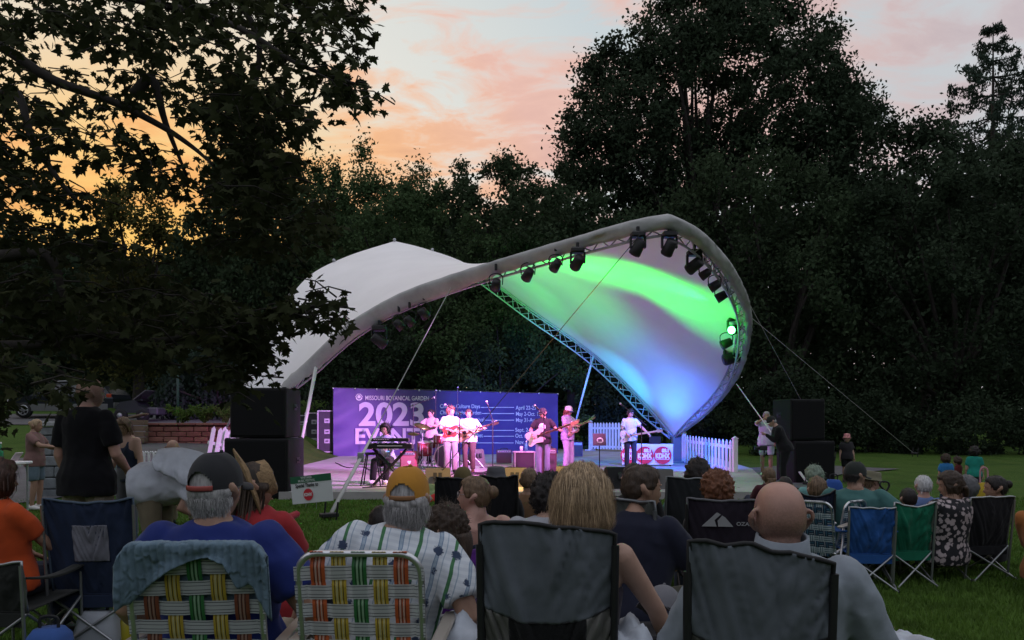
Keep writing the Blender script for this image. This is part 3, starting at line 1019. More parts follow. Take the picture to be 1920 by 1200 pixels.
STAGE_C = Vector((-.6, 20.5, 1.0))
fx = {}
for key, px, py, D, kind, aim, lens, es, size, lab in [
    ('a', 930, 528, 18.6, 'can', (-1, 21, 1), 'blue', .25, 1.0, 'blue-lensed par can hanging where the two arches cross'),
    ('b', 990, 509, 18.4, 'can', (-2, 21, 1), None, 0, 1.05, 'dark par can under the arch, third from the crossing of the arches'),
    ('c', 1042, 492, 18.2, 'can', (-2, 21, 1), None, 0, 1.0, 'dark par can beside the first moving head on the arch'),
    ('d', 1083, 486, 18.0, 'head', (-1, 20.5, 1), None, 0, .95, 'first black moving head, alone on the left slope of the arch'),
    ('e', 1196, 458, 17.8, 'head', (0, 17, .2), None, 0, 1.0, 'black moving head left of the arch peak'),
    ('f', 1255, 458, 17.8, 'head', (1, 18, .2), None, 0, 1.0, 'black moving head right under the arch peak'),
    ('g', 1302, 492, 18.3, 'head', (-1, 20, 1), None, 0, 1.0, 'black moving head right of the arch peak above the par cans'),
    ('h', 1322, 508, 18.8, 'can', (-1, 20, 1), None, 0, .9, 'dark par can tight beside the moving head right of the peak'),
    ('i', 1340, 530, 19.2, 'can', (-1, 20, 1), None, 0, .95, 'dark par can above the blue one on the right limb'),
    ('j', 1352, 550, 19.5, 'can', (-1, 20, 1), 'blue', .3, .95, 'blue-lensed par can on the right limb of the arch'),
    ('k', 1376, 612, 20.6, 'head', (1.6, 14.5, 2.6), 'green', 14.0, .85, 'lit green moving head low on the right limb'),
    ('l', 1362, 638, 21.0, 'can', (0, 21, 1), None, 0, .95, 'par can below the lit green lamp'),
    ('m', 1372, 665, 21.4, 'head', (-2, 21, 1), None, 0, 1.0, 'lowest black moving head on the right limb'),
    ('n', 711, 632, 19.3, 'head', (0, 20, 1), None, 0, .95, 'black moving head lowest on the left limb of the arch'),
    ('o', 748, 603, 19.2, 'can', (0, 20, 1), None, 0, .9, 'par can with green rim on the left limb, lower of two'),
    ('p', 768, 596, 19.1, 'can', (0, 20, 1), None, 0, .9, 'par can on the left limb, upper of two'),
    ('q', 795, 582, 19.0, 'can', (0, 20, 1), 'blue', .2, .95, 'bluish par can highest on the left limb'),
]:
    fx[key] = fixture(px, py, D, kind, aim, lab, lens, es, size)

# beams: the green wash along the canopy, magenta and blue on the band, amber on the stage front
GP = lambda i, j: Vector(G[i, j])
spot('green_beam', fx['k'] + Vector((-.3, -.55, .05)), GP(44, 5), 1300, (.01, 1, .05), 40, 1.0)
spot('green_beam_left', fx['p'] + Vector((.25, 0, -.1)), GP(39, 8), 3200, (.01, 1, .05), 30, 1.0)
spot('green_beam_mid', fx['o'] + Vector((.25, 0, -.1)), GP(43, 6), 3600, (.01, 1, .05), 28, 1.0)
spot('green_beam_right', fx['q'] + Vector((.25, 0, -.2)), GP(51, 3), 4800, (.01, 1, .05), 25, 1.0)
spot('green_wash', fx['n'] + Vector((.25, 0, -.1)), GP(44, 13), 2000, (.01, 1, .06), 46, 1.0)
spot('green_beam_low', fx['n'] + Vector((.25, 0, -.1)), W(985, 560, 28.0), 3000, (.02, 1, .10), 36, 1.0)
spot('pink_beam_right', fx['i'] + Vector((-.3, -.1, -.3)), W(1182, 825, 21.6), 900, (1, .42, .9), 20, .8)
spot('blue_wash', (4.3, 24.3, .45), GP(63, 12), 340, (.05, .24, 1), 80, 1.0)
spot('teal_wash', (2.2, 23.0, .4), W(1165, 715, 27), 1300, (.03, .5, .95), 44, 1.0)
spot('magenta_beam', fx['e'] + Vector((0, -.05, -.3)), (-1.5, 19.6, 1.0), 1300, (1, .26, .62), 46, .6)
spot('magenta_beam_low', fx['n'] + Vector((.1, .1, -.3)), (.2, 20.0, 1.0), 1800, (.85, .22, .9), 60, .7)
spot('pink_beam', fx['g'] + Vector((-.1, .0, -.3)), (.6, 19.5, 1.1), 1800, (1, .28, .80), 40, .6)
spot('violet_beam', fx['f'] + Vector((0, .0, -.3)), (-4.2, 24.5, .8), 19000, (.70, .30, 1), 34, .8)
spot('violet_beam_near', fx['d'] + Vector((0, -.05, -.3)), (-3.4, 17.3, .9), 3800, (.85, .35, 1), 44, .8)
spot('blue_beam', fx['q'] + Vector((.1, .15, -.3)), (1.0, 31.0, 1.6), 9500, (.13, .17, 1), 40, .8)
spot('amber_beam', fx['e'] + Vector((-.2, -.15, -.3)), (-.3, 16.4, .25), 3200, (1, .55, .12), 50, .8)
spot('blue_beam_right', fx['j'] + Vector((-.3, -.1, -.2)), (4.6, 23.5, .5), 4600, (.03, .13, 1), 50, .7)
spot('blue_beam_fence', fx['p'] + Vector((.1, .15, -.3)), (4.3, 34, .9), 6500, (.06, .2, 1), 16, .6)
spot('magenta_floor', fx['f'] + Vector((.1, -.05, -.3)), (-2.0, 21.5, .1), 3300, (1, .15, .80), 50, .8)
# ------------------------------------------------------------------ people
def bald_skin(name, col, stub, zc):
    """skin with shaved grey stubble round the back and sides, zc = height of the head centre"""
    m = mat(name, col, .45, var=.14, vscale=9, bump=.06, bscale=110, spec=.45); t = m.node_tree; b = t.nodes['Principled BSDF']
    src = b.inputs['Base Color'].links[0].from_socket
    tc = N(t, 'ShaderNodeTexCoord'); sp = N(t, 'ShaderNodeSeparateXYZ'); L(t, tc.outputs['Object'], sp.inputs[0])
    nz = N(t, 'ShaderNodeTexNoise', i_Scale=160.0, i_Detail=2.0); L(t, tc.outputs['Object'], nz.inputs[0])
    r = ramp(t, [(0, (0, 0, 0)), (.20, (.85,) * 3), (.58, (.72,) * 3), (1, (0, 0, 0))])
    mr = N(t, 'ShaderNodeMapRange'); mr.inputs['From Min'].default_value = zc - .11; mr.inputs['From Max'].default_value = zc + .088
    L(t, sp.outputs['Z'], mr.inputs['Value']); L(t, mr.outputs['Result'], r.inputs['Fac'])
    k = N(t, 'ShaderNodeMath', operation='MULTIPLY'); L(t, r.outputs['Color'], k.inputs[0]); n2 = ramp(t, [(.2, (.55,) * 3), (.7, (1, 1, 1))]); L(t, nz.outputs['Fac'], n2.inputs['Fac']); L(t, n2.outputs['Color'], k.inputs[1])
    mx = N(t, 'ShaderNodeMix', data_type='RGBA'); L(t, k.outputs[0], mx.inputs[0]); L(t, src, mx.inputs[6]); mx.inputs[7].default_value = (*stub, 1); L(t, mx.outputs[2], b.inputs['Base Color'])
    return m


import bmesh
PENDING = []
BANDNAME = 'musicians on the stage'
SKIN = mat('skin_fair', (0.42, 0.26, 0.195), 0.5, var=0.10, vscale=9, bump=.05, bscale=120, spec=.35)
SKIN_T = mat('skin_tan', (0.34, 0.20, 0.14), 0.5, var=0.12, vscale=9, bump=.05, bscale=120, spec=.35)
SKIN_P = mat('skin_pink', (0.44, 0.25, 0.20), 0.5, var=0.16, vscale=8, bump=.06, bscale=110, spec=.4)
LIP = mat('lips', (0.36, 0.13, 0.12), 0.5)
EYE = mat('eye', (0.5, 0.48, 0.45), 0.2)
DARKEYE = mat('iris', (0.02, 0.015, 0.012), 0.2)


BASECOL = {}


def hairmat(name, col, var=.35):
    BASECOL['hair_' + name] = col
    return mat('hair_' + name, col, 0.5, var=var * 1.5, vscale=18, spec=.35, bump=.35, bscale=55, stretch=(4, 4, .35))


H_BROWN = hairmat('brown', (0.045, 0.028, 0.018)); H_DARK = hairmat('dark', (0.016, 0.012, 0.011)); H_BLOND = hairmat('blonde', (0.36, 0.25, 0.145), .4)
H_GREY = hairmat('grey', (0.33, 0.32, 0.32)); H_RED = hairmat('auburn', (0.16, 0.062, 0.03)); H_LBROWN = hairmat('lightbrown', (0.14, 0.088, 0.05))
H_STUB = mat('stubble', (0.20, 0.13, 0.105), 0.6, var=.25, vscale=60, bump=.2, bscale=300)


def cloth(name, col, var=.08, bump=.35, bscale=16, **k):
    return mat('cloth_' + name, col, .88, var=var, vscale=14, bump=min(1, bump * 1.6), bscale=bscale * .42, spec=.1, sheen=.1, ridged=True, **k)


def sst(a, b, t):
    t = np.clip((t - a) / (b - a), 0, 1); return t * t * (3 - 2 * t)


def head_surface(nu=28, nv=20):
    th = np.linspace(0, 2 * np.pi, nu, endpoint=False); ph = np.linspace(0.04, np.pi - .04, nv)
    T, Pp = np.meshgrid(th, ph)
    d = np.stack([np.sin(Pp) * np.sin(T), np.sin(Pp) * np.cos(T), -np.cos(Pp)], -1)  # y forward
    return d


def head_shape(d):
    pn = 2.4; d = d / ((np.abs(d) ** pn).sum(-1, keepdims=True) ** (1 / pn))
    x = d[..., 0] * .075; y = d[..., 1] * .095; z = d[..., 2] * .115
    lo = sst(0.0, -1.0, d[..., 2]); fr = sst(-.2, .9, d[..., 1])
    x = x * (1 - .30 * lo); y = np.where(d[..., 1] < 0, y * (1 - .38 * lo), y * (1 - .06 * lo)) + .012 * lo
    # brow, sockets, nose, mouth, chin on the front
    front = d[..., 1] > 0.2
    g = lambda c, w: np.exp(-(c / w) ** 2)
    nose = .026 * g(x, .011) * sst(.014, -.030, z) * sst(-.046, -.034, z)
    sock = -.009 * g(np.abs(x) - .031, .015) * g(z - .006, .012)
    brow = .005 * g(z - .026, .010) * sst(.06, .03, np.abs(x))
    lips = .006 * g(z + .062, .010) * g(x, .022) - .004 * g(z + .0625, .0025) * g(x, .022)
    chin = .007 * g(z + .095, .014) * g(x, .022)
    y = y + np.where(front, nose + sock + brow + lips + chin, 0)
    return np.stack([x, y, z], -1)


def add_head(mb, Mh, s, detail=1, face=True, fused=None):
    """head template into mb (or into fused, which is remeshed); material slots 0 skin, 1 lips, 2 eye, 3 iris"""
    nu, nv = (28, 20) if detail < 2 else (48, 36)
    P = head_shape(head_surface(nu, nv)) * s
    tgt = fused or mb
    tgt.cur = 0
    tgt.rings([[Mh @ Vector(p) for p in row] for row in P], True)
    for sx in (-1, 1):
        ear = [(-.002, .010, -.034), (.007, .010, -.022), (.017, .002, -.006), (.021, -.010, .012), (.017, -.010, .026), (.006, .002, .034)]
        pts = [Mh @ (Vector((sx * (.0735 + a), -.006 + b - .012 * (c > 0), c - .004)) * s) for a, b, c in ear]
        tgt.tube(pts, [(.007 * s, .007 * s), (.013 * s, .008 * s), (.017 * s, .007 * s), (.018 * s, .006 * s), (.016 * s, .006 * s), (.008 * s, .006 * s)], 8,
                 flat=Mh.to_3x3() @ Vector((1, 0, 0)))
    if face:
        for sx in (-1, 1):
            mb.cur = 2; mb.sphere(Mh @ (Vector((sx * .031, .0815, .006)) * s), .0105 * s, 8, 6)
            mb.cur = 3; mb.sphere(Mh @ (Vector((sx * .031, .0885, .006)) * s), .0055 * s, 8, 6)
            mb.cur = 3; mb.tube([Mh @ (Vector((sx * .014, .0965, .024)) * s), Mh @ (Vector((sx * .031, .095, .029)) * s), Mh @ (Vector((sx * .047, .082, .025)) * s)], .003 * s, 5)
        mb.cur = 1
        mb.tube([Mh @ (Vector((-.020, .090, -.063)) * s), Mh @ (Vector((0, .0985, -.0625)) * s), Mh @ (Vector((.020, .090, -.063)) * s)], [.002 * s, .0042 * s, .002 * s], 6)
    mb.cur = 0


HAIR = {  # hairline front, side, back (unit z), thickness, noise
    'short': (.50, -.02, -.50, .012, .004), 'medium': (.52, -.15, -.62, .020, .006), 'bob': (.55, -.72, -.93, .034, .007), 'long': (.50, -.55, -.95, .022, .005),
    'curly': (.50, -.35, -.70, .036, .016), 'bun': (.52, -.10, -.55, .014, .003), 'fringe': (2.0, .30, .05, .004, .001), 'messy': (.46, -.20, -.62, .026, .012)}


def hair_mask(d, st):
    f, sd, bk = st[0], st[1], st[2]
    fy = np.clip(d[..., 1], 0, 1); by = np.clip(-d[..., 1], 0, 1)
    line = sd + (f - sd) * sst(.35, .72, d[..., 1]) + (bk - sd) * sst(.0, .6, by)
    if st[0] > 1.5:   # bald crown, short sides
        return sst(line + .10, line - .10, d[..., 2]) * sst(-.62, -.45, d[..., 2]) * sst(.45, .1, d[..., 1])
    return sst(line - .06, line + .10, d[..., 2])


def make_hair(parent, Mh, s, style, m, strands=150, length=.10, seed=0, width=.004, detail=1, down=0.0, zmax=9):
    st = HAIR[style]; rng = np.random.default_rng(seed)
    nu, nv = (36, 26) if detail < 2 else (64, 44)
    d = head_surface(nu, nv); P = head_shape(d); mk = hair_mask(d, st)
    nz = np.array([[noise.noise(Vector(p) * (22 if style in ('curly', 'messy') else 14) + Vector((seed, 0, 0))) for p in row] for row in d * .35])
    thin = .35 + .65 * sst(.2, .0, d[..., 2]) if zmax < 5 else 1.0
    r = (st[3] + st[4] * nz * 2) * mk * thin - .012 * (1 - mk)
    Q = P + d * r[..., None]
    mb = MB()
    mb.rings([[Mh @ (Vector(q) * s) for q in row] for row in Q], True)
    if style == 'bun':
        mb.sphere(Mh @ (Vector((0, -.115, .035)) * s), (.042 * s, .036 * s, .042 * s), 10, 8)
    # strands
    ok = np.argwhere((mk > .6) & (d[..., 2] < zmax)); flow_n = 7
    for k in range(strands):
        i, j = ok[rng.integers(len(ok))]
        p = np.array(Q[i, j]) + rng.normal(size=3) * .004
        L_ = length * (.5 + .7 * rng.random()); step = L_ / flow_n; pts = []
        side = rng.normal() * .25
        if style in ('curly', 'messy'):
            v0 = np.array(d[i, j]) * .8 + rng.normal(size=3) * .7
        for q in range(flow_n + 1):
            pts.append(p.copy())
            n = p / np.array([.076, .097, .116]) ** 2; n /= np.linalg.norm(n)
            if style in ('curly', 'messy'):
                v = v0 + np.array([math.sin(q * 1.6 + k), math.cos(q * 1.6 + k), -.35 * q]) * .5
            else:
                v = np.array([side * .5, -.35 if p[2] > .03 else -.02, -1.0]); v = v - n * min(0, v @ n) if (p[2] > -.07) else v
                v = v + np.array([0, 0, -.15]) - n * (.95 if p[2] < -.055 and style == 'bob' else 0) * np.array([1, 1, 0])
            v /= max(1e-6, np.linalg.norm(v)); p = p + v * step
            lim = (p / (np.array([.076, .097, .116]) + st[3] * .92)); q_ = np.linalg.norm(lim)
            if q_ < 1 and style not in ('curly', 'messy'): p = p / max(q_, .5)
        w = width * s * (.6 + .8 * rng.random())
        out = []
        for q, pt in enumerate(pts):
            n = pt / np.linalg.norm(pt); t = pts[min(q + 1, flow_n)] - pts[max(q - 1, 0)]; sd = np.cross(n, t); l = np.linalg.norm(sd); sd = sd / l if l > 1e-9 else np.array([1, 0, 0])
            ww = w / s * (1 - q / (flow_n + .6)) ** .6
            lift = n * (.0015 + .002 * math.sin(k))
            out.append((Mh @ (Vector(pt + sd * ww * .5 + lift) * s), Mh @ (Vector(pt - sd * ww * .5 + lift) * s)))
        tone = (0, 0, 1, 2)[int(rng.integers(4))]
        b = len(mb.v); mb.v.extend([tuple(v) for pr in out for v in pr])
        for q in range(flow_n):
            mb.f.append((b + 2 * q, b + 2 * q + 1, b + 2 * q + 3, b + 2 * q + 2)); mb.m.append(tone); mb.sm.append(True)
    if down > 0:   # a fall of long hair over the back
        secs = []
        for q in range(8):
            u = q / 7; zz = -.02 - u * down
            secs.append((Mh @ (Vector((.01 * math.sin(u * 5 + seed), -.088 - .020 * math.sin(u * 2.2), zz)) * s), Mh.to_3x3() @ Vector((1, 0, 0)) * s * (.080 - .035 * u), Mh.to_3x3() @ Vector((0, 1, 0)) * s * (.040 - .018 * u)))
        mb.loft(secs, 12)
    col = BASECOL.get(m.name, (.1, .1, .1))
    return mb.build('hair', [m, mat(m.name + '_light', tuple(min(.7, c * 1.55) for c in col), .45, spec=.5), mat(m.name + '_dark', tuple(c * .5 for c in col), .5)], parent)


def make_cap(parent, Mh, s, m, mbrim, fwd=1, strap=None, logo=None):
    """baseball cap; fwd=1 brim to the front, -1 brim to the back"""
    mb = MB(); nu = 72; rings = []
    def pt(th, z, g=.012):
        zz = min(1, max(-.2, z)); k = math.sqrt(max(0, 1 - max(0, (zz - .05) / 1.03) ** 2.2))
        return Mh @ (Vector((math.sin(th) * (.076 + g) * k, math.cos(th) * (.099 + g) * k, .018 + zz * (.103 + g))) * s)
    zs = [-.06, -.02, .04, .10, .17, .24, .31, .38, .45, .52, .59, .66, .73, .80, .87, .93, .98, 1.02]
    vs = [[pt(2 * math.pi * q / nu, z) for q in range(nu)] for z in zs]
    n = nu; b = len(mb.v); mb.v.extend([tuple(p) for row in vs for p in row])
    for i in range(len(zs) - 1):
        for j in range(nu):
            a = (2 * math.pi * (j + .5) / nu - (math.pi if fwd > 0 else 0) + math.pi) % (2 * math.pi) - math.pi
            if strap is not None and i >= 2 and (abs(a) / .60) ** 2 + ((i - 2) / 6.4) ** 2 < 1:   # the opening over the strap
                continue
            mb.f.append((b + i * n + j, b + i * n + (j + 1) % n, b + (i + 1) * n + (j + 1) % n, b + (i + 1) * n + j)); mb.m.append(0); mb.sm.append(True)
    top = len(mb.v); mb.v.append(tuple(pt(0, 1.03))); i = len(zs) - 1
    for j in range(nu):
        mb.f.append((b + i * n + j, b + i * n + (j + 1) % n, top)); mb.m.append(0); mb.sm.append(True)
    c = mb.build('cap', m, parent)
    mb = MB(); mb.sphere(pt(0, 1.04), .008 * s, 8, 5); mb.build('button', m, c)
    rows = []
    for q in range(9):
        a = (q / 8 - .5) * 1.9; row = []
        for r in range(5):
            u = r / 4; th = a * (1 - .18 * u)
            p = Vector((math.sin(a) * (.086 + .012 * u), fwd * (math.cos(a) * .108 + .070 * u * math.cos(a * .75)), .010 - .022 * (a / .95) ** 2 * .8 - .010 * u))
            row.append(tuple(Mh @ (p * s)))
        rows.append(row)
    grid_obj('brim', rows, mbrim, c, False, thick=.004 * s)
    if strap:
        mb = MB(); pts = [pt(math.pi * (fwd > 0) + a, -.0, .016) for a in np.linspace(-.62, .62, 7)]
        mb.tube(pts, [(.010 * s, .003 * s)] * 7, 6, flat=Mh.to_3x3() @ Vector((0, 1, 0)))
        mb.build('strap', strap, c)
    if logo:
        mb = MB(); 
        for a in (-.22, -.07, .08, .22):
            mb.box(pt((0 if fwd > 0 else math.pi) + a, .38, .016), (.016 * s, .006 * s, .022 * s), Mh.to_3x3())
        mb.build('badge', logo, c)
    return c


def make_hat(parent, Mh, s, m, crown=.10, brim=.07, tilt=0.0, band=None, name='hat'):
    """bucket or straw hat"""
    mb = MB(); k = Matrix.Diagonal((1, 1.24, 1))
    prof = [(.080 + brim, .012), (.080 + brim, .016), (.088, .040), (.083, .075), (.076, .040 + crown * .9), (.055, .040 + crown), (.004, .044 + crown)]
    Mr = Mh.to_3x3() @ Matrix.Rotation(tilt, 3, 'X')
    for i in range(len(prof)): pass
    mb.lathe([(r * s, z * s) for r, z in prof], Mh.translation, Mr @ k, 28)
    for q, v in enumerate(mb.v):
        w = Vector(v); w += Mr @ Vector((0, 0, 1)) * .008 * s * noise.noise(w * 14); mb.v[q] = tuple(w)
    h = mb.build(name, m, parent)
    if band:
        mb = MB(); mb.lathe([(.0905 * s, .040 * s), (.0865 * s, .066 * s)], Mh.translation, Mr @ k, 28, cap=False); mb.build('hat_band', band, h)
    return h


def ik(a, t, l1, l2, pole):
    a = Vector(a); t = Vector(t); d = t - a; L_ = d.length
    mx = (l1 + l2) * .995
    if L_ > mx: d = d * (mx / L_); t = a + d; L_ = mx
    if L_ < abs(l1 - l2) + .02: L_ = abs(l1 - l2) + .02
    n = d.normalized(); q = (l1 * l1 - l2 * l2 + L_ * L_) / (2 * L_); h = math.sqrt(max(0, l1 * l1 - q * q))
    p = Vector(pole); p = p - n * p.dot(n)
    p = p.normalized() if p.length > 1e-6 else n.orthogonal()
    return a + n * q + p * h, t


def add_hand(mb, wrist, direction, palm_n, s, curl=.5, left=False):
    d = Vector(direction).normalized(); n = Vector(palm_n); n = (n - d * n.dot(d)).normalized(); x = d.cross(n) * (-1 if left else 1)
    w = Vector(wrist)
    mb.loft([(w - d * .01 * s, x * .024 * s, n * .018 * s), (w + d * .035 * s, x * .036 * s, n * .016 * s), (w + d * .075 * s, x * .042 * s, n * .014 * s), (w + d * .092 * s, x * .038 * s, n * .011 * s)], 10)
    for k, (o, ln) in enumerate(((-.030, .062), (-.010, .072), (.010, .068), (.029, .052))):
        p = w + d * .086 * s + x * o * s; pts = [p - d * .015 * s]; a = 0; 
        for q in range(3):
            a += curl * (.5 if q == 0 else .75)
            p = p + (d * math.cos(a) + n * math.sin(a)) * ln * s * (.45, .32, .23)[q]; pts.append(p)
        mb.tube(pts, [.0095 * s, .0092 * s, .0085 * s, .0065 * s], 6, round_=True)
    p = w + d * .025 * s - x * .030 * s
    mb.tube([p, p + (d * .7 - x * .7 + n * .3) * .04 * s, p + (d * 1.3 - x * .8 + n * .6) * .05 * s], [.013 * s, .0105 * s, .008 * s], 6, round_=True)


def pend(mb, name, mats, parent, voxel, smooth=3, extra=None, crease=0.0, cfreq=9.0):
    o = mb.build(name, mats, parent)
    r = o.modifiers.new('remesh', 'REMESH'); r.mode = 'VOXEL'; r.voxel_size = voxel; r.use_smooth_shade = True
    sm = o.modifiers.new('smooth', 'SMOOTH'); sm.iterations = smooth; sm.factor = .5
    PENDING.append((o, extra, crease, cfreq))
    return o


def finish_people():
    bpy.context.view_layer.update()
    dg = bpy.context.evaluated_depsgraph_get()
    done = [(o, bpy.data.meshes.new_from_object(o.evaluated_get(dg)), e, c, f) for o, e, c, f in PENDING]
    for o, me, extra, crease, cf in done:
        mats = list(o.data.materials); o.modifiers.clear()
        bm = bmesh.new(); bm.from_mesh(me)
        if crease:
            off = Vector((hash(o.name) % 97, 3, 1))
            for v in bm.verts:
                c = v.co
                a = noise.noise(Vector((c.x * cf, c.y * cf, c.z * cf * .55)) + off) + .5 * noise.noise(Vector((c.x * cf * 2.3, c.y * cf * 2, c.z * cf * 1.5)) + off); b = 1 - abs(noise.noise(Vector((c.x * cf * .8 + c.z * cf * .5, c.y * cf, c.z * cf * .8)) + off * 2)) * 2
                v.co = c + v.normal * crease * (a * .8 + b * .55)
        if extra is not None:
            bm.from_mesh(extra)
        for f in bm.faces: f.smooth = True
        bm.to_mesh(me); bm.free()
        me.materials.clear()
        for m in mats: me.materials.append(m)
        o.data = me
    PENDING.clear()


def person(label, px, py, D, pose='sit', yaw=0.0, s=1.0, floor=None, lean=None, side=0.0, head=(0, 0), build=1.0, skin=None, top=None, sleeve=.5, loose=.022, bottom=None,
           short=False, shoe=None, hair=None, hairlen=.08, strands=60, hairdown=0.0, hat=None, wr=None, wl=None, er=(.5, -1, -.25), el=(-.5, -1, -.25), fine=1, group='audience on the lawn',
           ankles=None, hands=True, curl=.5, face=True, headscale=1.0, crease=.006, vox=None, pelvis_h=None, neckdrop=0.0, skirt=False, sw=.95):
    skin = skin or SKIN
    T = W(px, py, D)
    if lean is None: lean = -.17 if pose == 'sit' and group != BANDNAME else 0.0
    fl = ground_z(T.x, T.y) if floor is None else floor
    Rt = Matrix.Rotation(-lean, 3, 'X') @ Matrix.Rotation(side, 3, 'Y')    # lean forwards (+y)
    up = Rt @ Vector((0, 0, 1)); fw = Rt @ Vector((0, 1, 0)); rt = Rt @ Vector((1, 0, 0))
    hs = headscale
    def topoff(sc): return (up * .640 + Vector((0, .03, .116 * hs))) * sc
    if pose in ('stand', 'bend'):
        if pose == 'stand' and s <= 0:
            s = (T.z - fl) / (.955 + topoff(1).z)
        pel = Vector((0, 0, .955 * s))
    else:
        ph = pelvis_h if pelvis_h is not None else max(.13 * s, (T.z - fl) - topoff(s).z)
        pel = Vector((0, 0, ph))
    q = lambda a, b, c: pel + (rt * a + fw * b + up * c) * s
    waist = q(0, 0, .13); chest = q(0, .012, .32); neck = q(0, -.012, .50)
    b_ = build
    shR, shL = q(.172 * b_ * sw, -.015, .448), q(-.172 * b_ * sw, -.015, .448)
    hipR, hipL = q(.092 * b_, 0, -.02), q(-.092 * b_, 0, -.02)
    hc = pel + (up * .640 + fw * .0) * s + Vector((0, .03, 0)) * s - Vector((0, 0, neckdrop))
    Mh = Matrix.Translation(hc) @ Matrix.Rotation(head[0], 4, 'Z') @ Matrix.Rotation(head[1], 4, 'X') 
    if pose == 'bend':
        Mh = Matrix.Translation(hc) @ Matrix.Rotation(head[0], 4, 'Z') @ Matrix.Rotation(-lean * .8 + head[1], 4, 'X')
    # root so that the head top lands on the pixel
    topl = hc + Vector((0, 0, .116 * s * hs))
    Rz = Matrix.Rotation(yaw, 3, 'Z'); w = Rz @ Vector((topl.x, topl.y, 0))
    loc = Vector((T.x - w.x, T.y - w.y, fl))
    t = thing('person', label, 'person', tuple(loc), yaw, group)
    hsz = s * hs
    if callable(skin): skin = skin(hc.z)
    # limbs
    if ankles is None:
        if pose in ('stand', 'bend'):
            ankles = [(.10 * s, -.01 * s, .085 * s), (-.11 * s, .03 * s, .085 * s)]
        else:
            reach = .52 if pel.z > .3 else .62
            ankles = [(.14 * s, reach * s, .085), (-.14 * s, reach * s, .085)]
    kR, aR = ik(hipR, ankles[0], .43 * s, .415 * s, (.15, 1, .5)); kL, aL = ik(hipL, ankles[1], .43 * s, .415 * s, (-.15, 1, .5))
    dfl = {'stand': ((.25, .05, -.10), (-.25, .05, -.10)), 'bend': ((.14, .50, -.38), (-.14, .50, -.38))}.get(pose, ((.16, .30, .10), (-.16, .30, .10)))
    wr = wr or dfl[0]; wl = wl or dfl[1]
    eR, wR = ik(shR, pel + Vector(wr) * s, .285 * s, .25 * s, er); eL, wL = ik(shL, pel + Vector(wl) * s, .285 * s, .25 * s, el)
    vox = vox or (.017 if fine == 1 else .0105)
    torso = lambda g, bt=-.07, tp=.53, hw=0.0: [(q(0, 0, bt), rt * (.155 * b_ * s + g + hw), fw * (.115 * b_ * s + g + hw * .6)), (q(0, 0, .02), rt * (.165 * b_ * s + g + hw * .7), fw * (.122 * b_ * s + g + hw * .5)),
                                    (q(0, .008, .15), rt * (.148 * b_ * s + g), fw * (.112 * b_ * s + g)), (q(0, .012, .30), rt * (.168 * b_ * s + g), fw * (.118 * b_ * s + g)),
                                    (q(0, 0, .40), rt * (.175 * b_ * sw * s + g), fw * (.108 * b_ * s + g)), (q(0, -.012, .458), rt * (.160 * b_ * sw * s + g), fw * (.092 * b_ * s + g * .8)), (q(0, -.014, .498), rt * (.112 * b_ * s + g * .6), fw * (.074 * s + g * .6)), (q(0, -.014, tp), rt * (.068 * s + g * .4), fw * (.066 * s + g * .4))]
    arm = lambda A, E, Wp, g: ([A, A.lerp(E, .35), A.lerp(E, .75), E, E.lerp(Wp, .3), E.lerp(Wp, .7), Wp], [(.058 * b_ * s + g), (.052 * b_ * s + g), (.045 * b_ * s + g), (.042 * b_ * s + g), (.043 * b_ * s + g), (.033 * s + g), (.027 * s + g)])
    leg = lambda A, K, Wp, g: ([A, A.lerp(K, .3), A.lerp(K, .7), K, K.lerp(Wp, .3), K.lerp(Wp, .65), Wp], [(.092 * b_ * s + g), (.086 * b_ * s + g), (.068 * b_ * s + g), (.057 * s + g), (.060 * s + g), (.048 * s + g), (.038 * s + g)])
    mb = MB(); ex = MB()
    mb.loft(torso(0), 16)
    for A, E, Wp in ((shR, eR, wR), (shL, eL, wL)):
        p, r = arm(A, E, Wp, 0); mb.tube(p, r, 10, round_=True)
    for A, K, Wp, sx in ((hipR, kR, aR, 1), (hipL, kL, aL, -1)):
        p, r = leg(A, K, Wp, 0); mb.tube(p, r, 10, round_=True)
        f = Vector((sx * .2, 1, 0)).normalized()
        mb.tube([Wp + Vector((0, 0, -.035 * s)) - f * .04 * s, Wp + Vector((0, 0, -.045 * s)) + f * .08 * s, Wp + Vector((0, 0, -.055 * s)) + f * .15 * s], [.036 * s, .036 * s, .026 * s], 8, round_=True)
    mb.tube([q(0, -.015, .45), q(0, -.014, .53), hc + Mh.to_3x3() @ Vector((0, -.018, -.05)) * hsz], [.070 * s, .058 * s * max(1, b_ * .95), .055 * hsz], 12, round_=True)
    if fine == 2:
        add_head(ex, Mh, hsz, 2, face, fused=mb)
    else:
        add_head(ex, Mh, hsz, 1, face)
    if hands:
        for E, Wp, lf in ((eR, wR, False), (eL, wL, True)):
            d = (Wp - E).normalized()
            add_hand(ex, Wp, d, Vector((0, 0, -1)) if abs(d.z) < .85 else Vector((1 if lf else -1, .2, 0)), s, curl, lf)
    mats = [skin, LIP, EYE, DARKEYE]
    pend(mb, 'body', mats, t, vox, 3 if fine == 1 else 2, ex.mesh('extra', mats) if ex.v else None)
    # clothes
    cv = .017 if fine == 1 else .012
